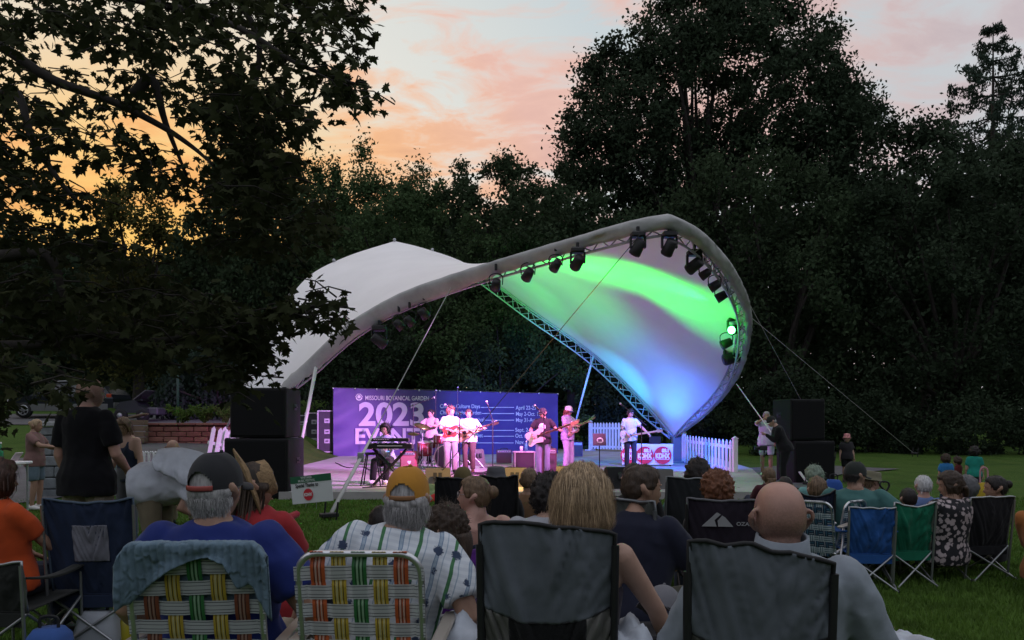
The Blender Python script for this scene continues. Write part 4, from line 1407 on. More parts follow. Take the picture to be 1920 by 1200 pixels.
    if top is not None:
        mb = MB(); g = loose * s
        if sleeve > 0:
            mb.loft(torso(g, -.13 if pose != 'sit' else -.07, .528, .04 * s), 16)
            for A, E, Wp in ((shR, eR, wR), (shL, eL, wL)):
                p, r = arm(A, E, Wp, g * .55); r[0] *= .88
                if sleeve < 1:
                    cut = {.5: 3}.get(sleeve, 2); p = p[:cut]; r = [k + (.010 * s if i else .002) for i, k in enumerate(r[:cut])]
                    mb.tube(p, r, 10); mb.sphere(p[0], r[0] * .98, 10, 8)
                else:
                    mb.tube(p, r, 10, round_=True)
        else:   # tank top with straps
            S = torso(g * .5, -.13 if pose != 'sit' else -.07)
            mb.loft(S[:4] + [(q(0, .0, .37), rt * (.13 * b_ * s), fw * (.105 * b_ * s + g * .4))], 16)
            for sx in (-1, 1):
                mb.tube([q(sx * .105, -.11, .30), q(sx * .098, -.085, .42), q(sx * .092, -.01, .485), q(sx * .098, .09, .40), q(sx * .10, .115, .32)], [.022 * s] * 5, 8, round_=True)
        pend(mb, 'shirt', [top] if not isinstance(top, (list, tuple)) else list(top), t, cv, 3, None, crease * (1 if sleeve else .4))
    if bottom is not None:
        mb = MB(); g = .014 * s
        if skirt:
            mb.loft([(pel + Vector((0, 0, .10)) * s, Vector((.17, 0, 0)) * s, Vector((0, .135, 0)) * s), (pel, Vector((.19, 0, 0)) * s, Vector((0, .15, 0)) * s), (Vector((0, 0, .35 * s)), Vector((.25, 0, 0)) * s, Vector((0, .2, 0)) * s)], 16)
        else:
            mb.loft(torso(g, -.09)[:2] + [(q(0, 0, .085), rt * (.160 * b_ * s + g), fw * (.118 * b_ * s + g))], 16)
            for A, K, Wp in ((hipR, kR, aR), (hipL, kL, aL)):
                p, r = leg(A, K, Wp, g)
                if short: p = p[:4]; p[3] = p[2].lerp(p[3], .6); r = [k + .012 * s for k in r[:4]]
                else: r[-1] += .018 * s; r[-2] += .010 * s
                mb.tube(p, r, 10); mb.sphere(p[0], r[0], 10, 8)
        pend(mb, 'shorts' if short else 'trousers', bottom, t, cv, 3, None, crease * .8)
    if shoe is not None:
        for Wp, sx in ((aR, 1), (aL, -1)):
            f = Vector((sx * .2, 1, 0)).normalized(); mb = MB(); x = Vector((f.y, -f.x, 0))
            mb.loft([(Wp + Vector((0, 0, -.028)) * s - f * .070 * s, x * .022 * s, Vector((0, 0, .025)) * s), (Wp + Vector((0, 0, -.032)) * s - f * .05 * s, x * .040 * s, Vector((0, 0, .050)) * s),
                     (Wp + Vector((0, 0, -.038)) * s + f * .03 * s, x * .044 * s, Vector((0, 0, .050)) * s), (Wp + Vector((0, 0, -.050)) * s + f * .12 * s, x * .050 * s, Vector((0, 0, .034)) * s),
                     (Wp + Vector((0, 0, -.058)) * s + f * .19 * s, x * .036 * s, Vector((0, 0, .024)) * s), (Wp + Vector((0, 0, -.062)) * s + f * .205 * s, x * .018 * s, Vector((0, 0, .014)) * s)], 12)
            mb.build('shoe', shoe, t)
    if hair:
        make_hair(t, Mh, hsz, hair[0], hair[1], strands, hairlen, seed=int(px) % 91, detail=fine, down=hairdown, width=.0017 if fine == 2 else .006, zmax=-.12 if hat else 9)
    if hat:
        hat(t, Mh, hsz)
    inf = dict(t=t, pel=pel, hc=hc, Mh=Mh, s=s, wR=wR, wL=wL, eR=eR, eL=eL, M=Matrix.Translation(loc) @ Matrix.Rotation(yaw, 4, 'Z'), q=q, hsz=hsz, shR=shR, shL=shL, torso=torso, rt=rt, fw=fw, up=up)
    return inf
# ------------------------------------------------------------------ things standing on the stage
def fl_D(py, z=FLOOR):
    return FPX * (CAM_H - z) / (py - HY)


def on_plane(px, py, P0, P1):
    """pixel ray met with the upright plane through P0 and P1"""
    k = (px - HX) / FPX; dx, dy = P1.x - P0.x, P1.y - P0.y
    t = (k * P0.y - P0.x) / (dx - k * dy); y = P0.y + t * dy
    return Vector((k * y, y, CAM_H - (py - HY) * y / FPX))


white_paint = mat('white_print', (0.80, 0.79, 0.80), .6)
lav = mat('pale_print', (0.66, 0.60, 0.74), .6)


def build_banner():
    P0 = W(625, 727, 29.8); P1 = W(1046, 738, 32.4)
    zt0, zt1 = P0.z, P1.z; zb0 = CAM_H - (856 - HY) * P0.y / FPX; zb1 = CAM_H - (853 - HY) * P1.y / FPX
    t = thing('event_banner', 'wide purple printed event banner on a frame across the back of the stage', 'banner', ((P0.x + P1.x) / 2, (P0.y + P1.y) / 2, FLOOR))
    m = mat('banner_vinyl', (0.095, 0.065, 0.235), .5, var=.12, vscale=.8, bump=.15, bscale=3, spec=.4)
    d = Vector((P1.x - P0.x, P1.y - P0.y, 0)).normalized(); nrm = Vector((d.y, -d.x, 0))
    rows = []
    for j in range(25):
        v = j / 24; row = []
        for i in range(61):
            u = i / 60; p = P0.lerp(P1, u); zt = zt0 + (zt1 - zt0) * u; zb = zb0 + (zb1 - zb0) * u
            # folds run down from the ties at the corner
            wr = .040 * math.sin((u * 9 + v * 5) * 3.1) * math.exp(-u * 7) + .035 * noise.noise(Vector((u * 16 + v * 5, v * 4, 3))) + .008 * math.sin(v * 9 + u * 22) * (1 - v)
            sc = -.018 * abs(math.sin(u * math.pi * 11)) * (1 - v) ** 6
            q = Vector((p.x, p.y, zb + (zt - zb) * (1 - v) + sc)) + nrm * wr
            row.append(tuple(q))
        rows.append(row)
    grid_obj('banner_sheet', rows, m, t, True)
    for u in np.linspace(0, 1, 12):
        p = P0.lerp(P1, u); zt = zt0 + (zt1 - zt0) * u
        mb = MB(); mb.sphere((p.x, p.y - .05, zt - .02), .035, 8, 6); mb.build('eyelet', alu, t, True)
    fm = mat('fence_frame', (0.05, 0.05, 0.06), .5, .5)
    back = -nrm * -.0
    for u in (0, .25, .5, .75, 1):
        p = P0.lerp(P1, u) - nrm * .09
        bar('frame_post', (p.x, p.y, FLOOR), (p.x, p.y, zt0 + (zt1 - zt0) * u + .0), .03, fm, t, True)
        bar('frame_foot', (p.x - nrm.x * .4, p.y - nrm.y * .4, FLOOR + .03), (p.x + nrm.x * .05, p.y + nrm.y * .05, FLOOR + .03), .03, fm, t, True)
    for z0, z1 in ((zt0, zt1), (zb0 + .03, zb1 + .03)):
        a = P0 - nrm * .09; b = P1 - nrm * .09
        bar('frame_rail', (a.x, a.y, z0), (b.x, b.y, z1), .025, fm, t, True)

    def txt(name, s, x0, x1, ybase, cap_px, m_, bold=.0, align='L'):
        o = on_plane(x0, ybase, P0, P1) + nrm * .07
        e = on_plane(x1, ybase, P0, P1) + nrm * .07
        size = cap_px * o.y / FPX / .70
        ob = text_obj(name, s, size, m_, t, frame(o, d, (0, 0, 1)), bold=bold * size, width=(e - o).length)
        return ob
    txt('lettering', 'MISSOURI BOTANICAL GARDEN', 684, 803, 750, 8.2, white_paint, .012)
    txt('lettering', '2023', 672, 794, 797, 42, lav, .030)
    txt('lettering', 'EVENTS', 664, 803, 831.5, 28, lav, .030)
    for s, x0, x1, y in (('Chinese Culture Days', 824, 899, 765), ('Chihuly In the Garden', 824, 901, 777), ('Whitaker Music Festival', 824, 907, 790),
                         ('Japanese Festival', 824, 886, 809), ('Best of Missouri Market', 824, 904, 820), ('Garden Glow', 824, 868, 832.5)):
        txt('lettering', s, x0, x1, y, 7.4, white_paint, .012)
    for s, x0, x1, y in (('April 22-23', 966, 1004, 768), ('May 2-Oct. 15', 966, 1012, 779.5), ('May 31-Aug. 2', 966, 1012, 791), ('Sept. 2-4', 965, 996, 809.5),
                         ('Oct. 6-8', 965, 992, 820.5), ('Nov. 17-Jan. 6', 965, 1014, 832.5)):
        txt('lettering', s, x0, x1, y, 7.4, white_paint, .012)
    for x0, x1, y in ((901, 963, 764.5), (903, 963, 776), (909, 963, 788.5), (888, 963, 807.5), (906, 963, 818.5), (870, 962, 831)):
        a = on_plane(x0, y, P0, P1) + nrm * .065; b = on_plane(x1, y, P0, P1) + nrm * .065
        mb = MB(); mb.quad(a, b, b + Vector((0, 0, .026)), a + Vector((0, 0, .026))); mb.build('ruled_line', white_paint, t, True)
    # emblem: half-moon flower with rays
    c = on_plane(673, 745, P0, P1) + nrm * .035; M = frame(c, d, (0, 0, 1)); M3 = M.to_3x3(); mb = MB()
    r = .125
    arc = [(r * math.cos(a), r * math.sin(a)) for a in np.linspace(-math.pi, 0, 14)]
    inner = [(r * .62 * math.cos(a), r * .62 * math.sin(a) - .004) for a in np.linspace(0, -math.pi, 12)]
    mb.prism(arc + inner, 0, .003, M3, c)
    mb.prism([(r * .5 * math.cos(a), r * .5 * math.sin(a) + .02) for a in np.linspace(0, 2 * math.pi, 14, endpoint=False)], 0, .003, M3, c)
    for a in np.linspace(.25, math.pi - .25, 7):
        x, y = math.cos(a), math.sin(a)
        mb.prism([(x * r * .72 - y * .012, y * r * .72 + x * .012), (x * r * .72 + y * .012, y * r * .72 - x * .012), (x * r * 1.15 + y * .016, y * r * 1.15 - x * .016), (x * r * 1.15 - y * .016, y * r * 1.15 + x * .016)], 0, .003, M3, c)
    mb.build('emblem', white_paint, t, True)


build_banner()


def road_case(px, D, w, dpt, h, label, yaw):
    x = (px - HX) / FPX * D
    t = thing('road_case', label, 'road case', (x, D, FLOOR), yaw, 'road cases beside the backdrop')
    dk = mat('case_laminate', (0.035, 0.033, 0.042), .5, var=.2, vscale=8); ed = alu
    mb = MB(); mb.box((0, 0, h / 2 + .13), (w, dpt, h), bevel=.01); mb.build('case_body', dk, t)
    for sx in (-1, 1):
        for sy in (-1, 1):
            mb = MB(); mb.box((sx * w / 2, sy * dpt / 2, h / 2 + .13), (.05, .05, h + .01)); mb.build('corner_rail', ed, t)
            mb = MB(); mb.lathe([(.05, -.02), (.05, .02)], (sx * (w / 2 - .08), sy * (dpt / 2 - .08), .055), Matrix.Rotation(math.pi / 2, 3, 'Y'), 12); mb.box((sx * (w / 2 - .08), sy * (dpt / 2 - .08), .11), (.05, .06, .05)); mb.build('castor', black, t)
            for z in (.16, h + .10):
                mb = MB(); mb.sphere((sx * w / 2, sy * dpt / 2, z), .045, 8, 6); mb.build('ball_corner', alu, t)
    for z in (.15, h + .13):
        for sy in (-1, 1):
            mb = MB(); mb.box((0, sy * dpt / 2, z), (w, .045, .045)); mb.build('edge_rail', ed, t)
        for sx in (-1, 1):
            mb = MB(); mb.box((sx * w / 2, 0, z), (.045, dpt, .045)); mb.build('edge_rail', ed, t)
    for z in (.42, .78, 1.20):
        mb = MB(); mb.box((.02, -dpt / 2 - .006, z * h / 1.6 + .15), (.20, .012, .17), bevel=.004); o = mb.build('latch_dish', alu_d, t)
        mb = MB(); mb.box((.02, -dpt / 2 - .02, z * h / 1.6 + .15), (.11, .02, .04)); mb.build('latch', black, o)


road_case(566, 34.5, .62, .7, 1.42, 'shaded road case furthest left beside the purple backdrop', R(12))
road_case(589, 32.4, .62, .7, 1.50, 'middle of the three upright road cases left of the backdrop', R(10))
road_case(613, 30.4, .62, .7, 1.56, 'pink-lit road case touching the left edge of the purple backdrop', R(10))

# loudspeaker stacks
grille = mat('speaker_grille', (0.007, 0.007, 0.008), .8, bump=.25, bscale=180, spec=.2)
cab = mat('speaker_cabinet', (0.012, 0.012, 0.013), .75, bump=.2, bscale=90, spec=.25)


def loudspeaker(c, size, yaw, label, hat=False):
    t = thing('loudspeaker', label, 'loudspeaker', c, yaw, 'stacked concert loudspeakers')
    w, d, h = size
    mb = MB(); mb.box((0, 0, h / 2), (w, d, h), bevel=.02); mb.build('cabinet', cab, t)
    mb = MB(); mb.box((0, -d / 2 - .012, h / 2), (w - .07, .024, h - .08), bevel=.008); mb.build('grille', grille, t)
    for sx in (-1, 1):
        mb = MB(); mb.box((sx * (w / 2 + .004), .1, h * .62), (.016, .20, .11), bevel=.006); o = mb.build('handle', black, t)
        mb = MB(); mb.tube([(sx * (w / 2 + .02), .03, h * .62), (sx * (w / 2 + .02), .17, h * .62)], .014, 6); mb.build('grip', black, o)
    for sx in (-1, 1):
        for sy in (-1, 1):
            mb = MB(); mb.box((sx * (w / 2 - .05), sy * (d / 2 - .05), h + .006), (.07, .07, .012), bevel=.004); mb.build('stacking_foot', cab, t)


xl = (488 - HX) / FPX * 15.0
loudspeaker((xl + .0, 15.3, 0.0), (1.20, 1.0, 1.12), R(-2), 'lower black loudspeaker of the left stack under the canopy foot')
loudspeaker((xl + .02, 15.3, 1.134), (1.06, .9, .93), R(-2), 'upper black loudspeaker of the left stack under the canopy foot')
xr = (1512 - HX) / FPX * 18.6
loudspeaker((xr + .08, 18.9, ground_z(xr, 18.9)), (1.0, .9, .98), R(8), 'lower black loudspeaker of the right stack on the lawn')
loudspeaker((xr - .08, 18.9, ground_z(xr, 18.9) + .994), (.88, .8, .96), R(12), 'upper black loudspeaker of the right stack on the lawn')

# ---- picket fences
fence_white = mat('fence_vinyl', (0.76, 0.77, 0.78), .4, var=.04, vscale=5)


def picket_fence(a, b, h, n, label, base_a=0.0, base_b=0.0, group='white picket fences beside the stage', feet=True, pw=.085):
    a = Vector(a); b = Vector(b); d = (b - a); ln = d.length; u = d.normalized(); nrm = Vector((u.y, -u.x, 0)).normalized()
    yaw = math.atan2(u.y, u.x); t = thing('picket_fence', label, 'fence', tuple(a), 0, group)
    Rm = Matrix.Rotation(yaw, 3, 'Z')
    for e, p in ((0, a), (1, b)):
        mb = MB(); mb.box(p + Vector((0, 0, h / 2 + .02)), (.12, .12, h + .04), Rm, bevel=.008); o = mb.build('post', fence_white, t, True)
        mb = MB(); mb.prism([(-.07, -.07), (.07, -.07), (.07, .07), (-.07, .07)], 0, .02, Rm, p + Vector((0, 0, h + .04)))
        mb.lathe([(.085, .02), (.005, .07)], p + Vector((0, 0, h + .04)), Rm @ Matrix.Rotation(math.pi / 4, 3, 'Z'), 4); mb.build('post_cap', fence_white, o, True)
        if feet:
            mb = MB(); mb.box(p + Vector((0, 0, .025)), (.30, .42, .05), Rm, bevel=.015); mb.build('foot_plate', fence_white, t, True)
    for z in (.16, .80):
        mb = MB(); mid = (a + b) / 2 + Vector((0, 0, z * h)); 
        mb.box(mid, (ln - .12, .045, .085), Rm @ Matrix.Rotation(-math.asin(u.z), 3, 'Y'), bevel=.006); mb.build('rail', fence_white, t, True)
    out = [(-pw / 2, 0.07 * h), (pw / 2, .07 * h), (pw / 2, h - .06), (0, h), (-pw / 2, h - .06)]
    mb = MB(); mb.prism(out, -.012, .012); me = mb.mesh('picket', fence_white)
    for i in range(n):
        p = a + d * ((i + .75) / (n + .5)) + nrm * .042
        M = Matrix.Translation(p) @ Rm.to_4x4() @ Matrix.Rotation(math.pi / 2, 4, 'X')
        add_obj('picket', me, t, True, M)


fa = W(1282, 870, 25.0); fb = W(1378, 895, 20.6)
fa.z = ground_z(fa.x, fa.y) + .03 if fa.x > 7 else .10; fb.z = .03
picket_fence(fa, fb, .92, 15, 'blue-lit white picket fence right of the canopy foot', pw=.13)
fc = W(1107, 843, 35.5); fd = W(1190, 848, 33.5); fc.z = FLOOR; fd.z = FLOOR
picket_fence(fc, fd, 1.25, 14, 'white picket fence behind the guitarist at the back of the stage', pw=.11)

# ---- radio table
def radio_table():
    D = 23.4; y0, y1 = 833, 874
    P0 = W(1166, y0, D); P1 = W(1262, y0 + 1.5, D - .25); zt = P0.z
    t = thing('cloth_table', 'table at the canopy foot with white cloth of red radio discs', 'table', ((P0.x + P1.x) / 2, D + .3, FLOOR))
    d = Vector((P1.x - P0.x, P1.y - P0.y, 0)).normalized(); nrm = Vector((d.y, -d.x, 0)); Rm = Matrix.Rotation(math.atan2(d.y, d.x), 3, 'Z')
    c = (P0 + P1) / 2 - nrm * .32; L_ = (P1 - P0).length
    mb = MB(); mb.box((c.x, c.y, zt - .02), (L_, .62, .035), Rm, bevel=.005); mb.build('tabletop', mat('table_plastic', (.05, .05, .055), .5), t, True)
    for sx in (-1, 1):
        for sy in (-1, 1):
            p = c + d * sx * (L_ / 2 - .08) + nrm * sy * .25
            bar('leg', (p.x, p.y, FLOOR), (p.x, p.y, zt - .03), .018, black, t, True)
    rows = []
    for j in range(9):
        row = []
        for i in range(33):
            u = i / 32; p = P0.lerp(P1, u) + nrm * (.012 + .012 * math.sin(u * 23) * (j / 8)); row.append((p.x, p.y, zt + .004 - (zt - FLOOR - .04) * j / 8))
        rows.append(row)
    rows = [[(p.x - nrm.x * .6, p.y - nrm.y * .6, zt + .004) for p in [P0.lerp(P1, i / 32) for i in range(33)]]] + rows
    cl = grid_obj('table_cloth', rows, mat('table_cloth', (.74, .72, .74), .7, bump=.1, bscale=8), t, True)
    red = mat('disc_red', (0.62, 0.03, 0.05), .6)
    for px in (1180, 1209, 1242.5):
        cc = on_plane(px, 853.5, P0, P1) + nrm * .045; M = frame(cc, d, (0, 0, 1)); r = 16.2 * D / FPX
        mb = MB(); mb.prism([(r * math.cos(a), r * math.sin(a)) for a in np.linspace(0, 2 * math.pi, 40, endpoint=False)], 0, .003, M.to_3x3(), cc); dd = mb.build('disc', red, cl, True)
        for s, dx, dz, sz, wd in (('88.1', -.02, .095, .125, .20), ('KDHX', -.205, -.085, .20, .41)):
            o = cc + d * dx + Vector((0, 0, dz)) + nrm * .006
            text_obj('lettering', s, sz, white_paint, cl, frame(o, d, (0, 0, 1)), bold=.012, width=wd)
        mb = MB(); mb.prism([(-.19, -.125), (.19, -.125), (.19, -.112), (-.19, -.112)], 0, .003, M.to_3x3(), cc + nrm * .006); mb.build('ruled_line', white_paint, cl, True)
    # laptop on top
    lt = thing('laptop', 'open dark laptop on the radio table', 'laptop', (c.x + .2, c.y, zt))
    mb = MB(); mb.box((c.x + .2, c.y, zt + .015), (.34, .24, .02), Rm); mb.build('keyboard_base', black, lt, True)
    mb = MB(); mb.box((c.x + .2, c.y - .13, zt + .12), (.34, .015, .22), Rm @ Matrix.Rotation(R(15), 3, 'X')); mb.build('screen', black, lt, True)
    return P0, P1


radio_table()

# ---- instruments and stage gear
def mic_stand(px, py_base, h, label, boom=None, mic=True, D=None, tilt=0.0):
    D = D or fl_D(py_base); x = (px - HX) / FPX * D
    t = thing('microphone_stand', label, 'microphone stand', (x, D, FLOOR), 0, 'microphone stands on the stage')
    for k in range(3):
        a = k * 2.094 + .5; bar('leg', (x, D, FLOOR + .14), (x + .3 * math.cos(a), D + .3 * math.sin(a), FLOOR + .01), .012, black, t, True, 6)
    top = Vector((x, D, FLOOR + h)); bar('pole', (x, D, FLOOR + .1), top, .013, black, t, True, 6)
    e = top
    if boom:
        e = top + Vector(boom); b0 = top - Vector(boom) * .3; bar('boom', b0, e, .010, black, t, True, 6)
        mb = MB(); mb.sphere(top, .03, 8, 6); mb.build('clutch', black, t, True)
    if mic:
        dv = Vector((0, .12, .07)) if not boom else Vector(boom).normalized() * .13
        mb = MB(); mb.tube([e, e + dv], [.016, .022], 8); mb.build('microphone', black, t, True)
        mb = MB(); mb.sphere(e + dv * 1.2, .03, 8, 6); mb.build('microphone_head', alu_d, t, True)
    return t


mic_stand(862, 893, 1.50, 'straight microphone stand before the red guitar player', boom=(-.22, .1, .12), D=18.8)
mic_stand(924, 884, 1.32, 'microphone stand with clamped gear right of the acoustic guitar', boom=(-.10, -.05, .32), D=19.8)
mic_stand(775, 850, 1.75, 'tall boom microphone stand left of the drums', boom=(.45, -.1, .16), D=22.4)
mic_stand(817, 850, 2.15, 'tall overhead microphone stand over the drums', boom=None, D=24.2)
mic_stand(858, 850, 2.25, 'second tall overhead microphone stand right of the drums', boom=None, D=24.4)
mic_stand(1020, 897, 1.45, 'straight microphone stand in front of the bass player', boom=(-.1, .05, .1), D=17.9)
mic_stand(1203, 878, 1.30, 'boom microphone stand before the guitarist at the radio table', boom=(-.42, .05, .36), D=20.8)

wedge_m = mat('wedge_cabinet', (0.10, 0.095, 0.09), .6, bump=.2, bscale=90)


def wedge(px, py, D, w, label, yaw=0.0, h=.36, m=None, group='floor monitor wedges along the stage front', z=FLOOR):
    x = (px - HX) / FPX * D
    t = thing('monitor_wedge', label, 'monitor speaker', (x, D, z), yaw, group)
    prof = [(-.22, 0), (.24, 0), (.24, h * .55), (.10, h), (-.06, h)]
    M = Matrix(((0, 0, 1), (1, 0, 0), (0, 1, 0)))
    mb = MB(); mb.prism(prof, -w / 2, w / 2, M); mb.build('cabinet', m or wedge_m, t)
    # sloped grille faces the band, back with connectors faces the crowd
    mb = MB(); mb.prism([(.236, h * .56 + .01), (.25, h * .57), (.112, h + .01), (.10, h + .004)], -w / 2 + .03, w / 2 - .03, M); mb.build('grille', grille, t)
    for dx in (-.05, .05):
        mb = MB(); mb.box((dx, -.185, h * .62), (.07, .03, .13), Matrix.Rotation(R(-24), 3, 'X'), bevel=.006); mb.build('connector_plate', black, t)
    for sx in (-1, 1):
        mb = MB(); mb.box((sx * (w / 2 + .004), .05, h * .45), (.01, .13, .07), bevel=.003); mb.build('handle', black, t)


wedge(821, 912, 16.0, .50, 'amber-lit floor monitor behind the yellow cap', R(4))
wedge(966, 911, 16.1, .46, 'amber-lit floor monitor before the small black case', R(-3))
wedge(1066, 905, 16.6, .50, 'amber-lit floor monitor before the bass player', R(-8))
wedge(1229, 916, 15.6, .68, 'violet-lit floor monitor before the radio table', R(-12), .36)
wedge(894, 872, 23.6, .38, 'black monitor wedge standing by the drums', R(25), .48)
wedge(1162, 912, 15.6, .55, 'unlit dark floor monitor left of the violet one', R(10), .40, cab)


def amp(px, D, w, h, dpt, mbody, label, yaw=0.0, cat='amplifier', mark=None):
    x = (px - HX) / FPX * D; t = thing('amplifier', label, cat, (x, D, FLOOR), yaw, 'guitar amplifiers on the stage')
    mb = MB(); mb.box((0, 0, h / 2 + .03), (w, dpt, h), bevel=.015); mb.build('cabinet', mbody, t)
    mb = MB(); mb.box((0, -dpt / 2 - .006, h * .42 + .03), (w - .06, .014, h * .68), bevel=.004); mb.build('speaker_cloth', mat('speaker_cloth', (.30, .13, .12), .8, bump=.2, bscale=120) if mark else mat('speaker_cloth_dark', (.07, .05, .06), .8, bump=.2, bscale=120), t)
    mb = MB(); mb.box((0, -dpt / 2 - .006, h * .88 + .03), (w - .06, .014, h * .14), bevel=.003); p = mb.build('control_panel', alu_d, t)
    for k in range(5):
        mb = MB(); mb.lathe([(.014, 0), (.012, .02)], (-w * .3 + k * w * .15, -dpt / 2 - .012, h * .88 + .03), Matrix.Rotation(R(90), 3, 'X'), 8); mb.build('knob', black, p)
    mb = MB(); mb.tube(cr([(-w * .22, 0, h + .03), (-w * .2, 0, h + .07), (w * .2, 0, h + .07), (w * .22, 0, h + .03)], 4), .012, 6); mb.build('handle', black, t)
    if mark:
        mb = MB(); hp = [(0, -.06)] + [(.0032 * 16 * math.sin(a) ** 3 * .9, .0032 * (13 * math.cos(a) - 5 * math.cos(2 * a) - 2 * math.cos(3 * a)) + .005) for a in np.linspace(2.6, -2.6, 18)]
        mb.prism(hp, 0, .004, frame((0, 0, 0), (1, 0, 0), (0, 0, 1)).to_3x3(), (w * .1, -dpt / 2 - .014, h * .5)); mb.build('heart_mark', white_paint, t)
    return t


amp(767, 20.6, .42, .50, .28, mat('burgundy_tolex', (.28, .06, .07), .6), 'burgundy guitar amplifier with a pale heart beside the keyboard', R(-6), mark=True)
amp(1029, 19.3, .34, .62, .34, mat('brown_tolex', (.07, .035, .03), .6), 'tall brown amplifier behind the bass player', R(5))
amp(1079, 29.0, .50, .52, .3, mat('violet_tolex', (.11, .07, .13), .6), 'small amplifier behind the man in patterned purple clothes', R(0))
amp(945, 24.5, .46, .40, .3, mat('grey_tolex', (.10, .06, .08), .6), 'low amplifier between drums and black case', R(3))


def equipment_case():
    D = 20.2; x = (982 - HX) / FPX * D
    t = thing('equipment_case', 'black side table case with pale edges left of the bass player', 'case', (x, D, FLOOR), R(6))
    mb = MB(); mb.box((0, 0, .27), (.48, .42, .50), bevel=.01); mb.build('body', mat('case_black', (.03, .025, .03), .5), t)
    mb = MB(); mb.box((0, 0, .53), (.54, .46, .03), bevel=.006); mb.build('top', mat('case_top', (.35, .33, .36), .5), t)
    for sx in (-1, 1):
        for sy in (-1, 1):
            mb = MB(); mb.box((sx * .245, sy * .215, .27), (.03, .03, .5)); mb.build('edge_rail', alu, t)
    z = FLOOR + .545
    for dx, h, r, col, lab, c in ((.06, .24, .035, (.05, .25, .30), 'teal drinking bottle on the black side case', 'bottle'), (-.06, .12, .04, (.6, .6, .62), 'pale cup on the black side case', 'cup')):
        b = thing('drink_bottle' if c == 'bottle' else 'paper_cup', lab, c, (x + dx, D - .05, z))
        mb = MB(); mb.lathe([(r, 0), (r, h * .7), (r * .5, h * .85), (r * .5, h)] if c == 'bottle' else [(r * .8, 0), (r, h)], segs=12); mb.build('body', mat('drink_' + c, col, .3), b)
        mb = MB(); mb.lathe([(r * .55, h), (r * .55, h + .02)] if c == 'bottle' else [(r * 1.04, h), (r * 1.04, h + .008)], segs=12); mb.build('lid', white_paint, b)


equipment_case()


def music_stand():
    D = 18.4; x = (1124 - HX) / FPX * D
    t = thing('music_stand', 'music stand with a pale sheet right of the bass player', 'music stand', (x, D, FLOOR))
    for k in range(3):
        a = k * 2.094; bar('leg', (x, D, FLOOR + .2), (x + .26 * math.cos(a), D + .26 * math.sin(a), FLOOR + .01), .010, black, t, True, 6)
    bar('pole', (x, D, FLOOR + .1), (x, D, FLOOR + .75), .012, black, t, True, 6)
    Mx = Matrix.Rotation(R(-25), 3, 'X')
    mb = MB(); mb.box((x, D, FLOOR + .88), (.30, .015, .30), Mx); mb.build('desk', black, t, True)
    p = thing('sheet_of_paper', 'pale drawing sheet resting on the music stand', 'paper', (x, D - .02, FLOOR + .85))
    mb = MB(); mb.lathe([(.075, 0), (.075, .003)], (x + .01, D - .022, FLOOR + .86), Mx @ Matrix.Rotation(R(90), 3, 'X'), 20); mb.build('paper_disc', mat('paper', (.6, .58, .6), .8), p, True)
    mb = MB(); mb.box((x + .01, D - .03, FLOOR + .87), (.09, .006, .06), Mx); mb.build('print', black, p, True)


music_stand()


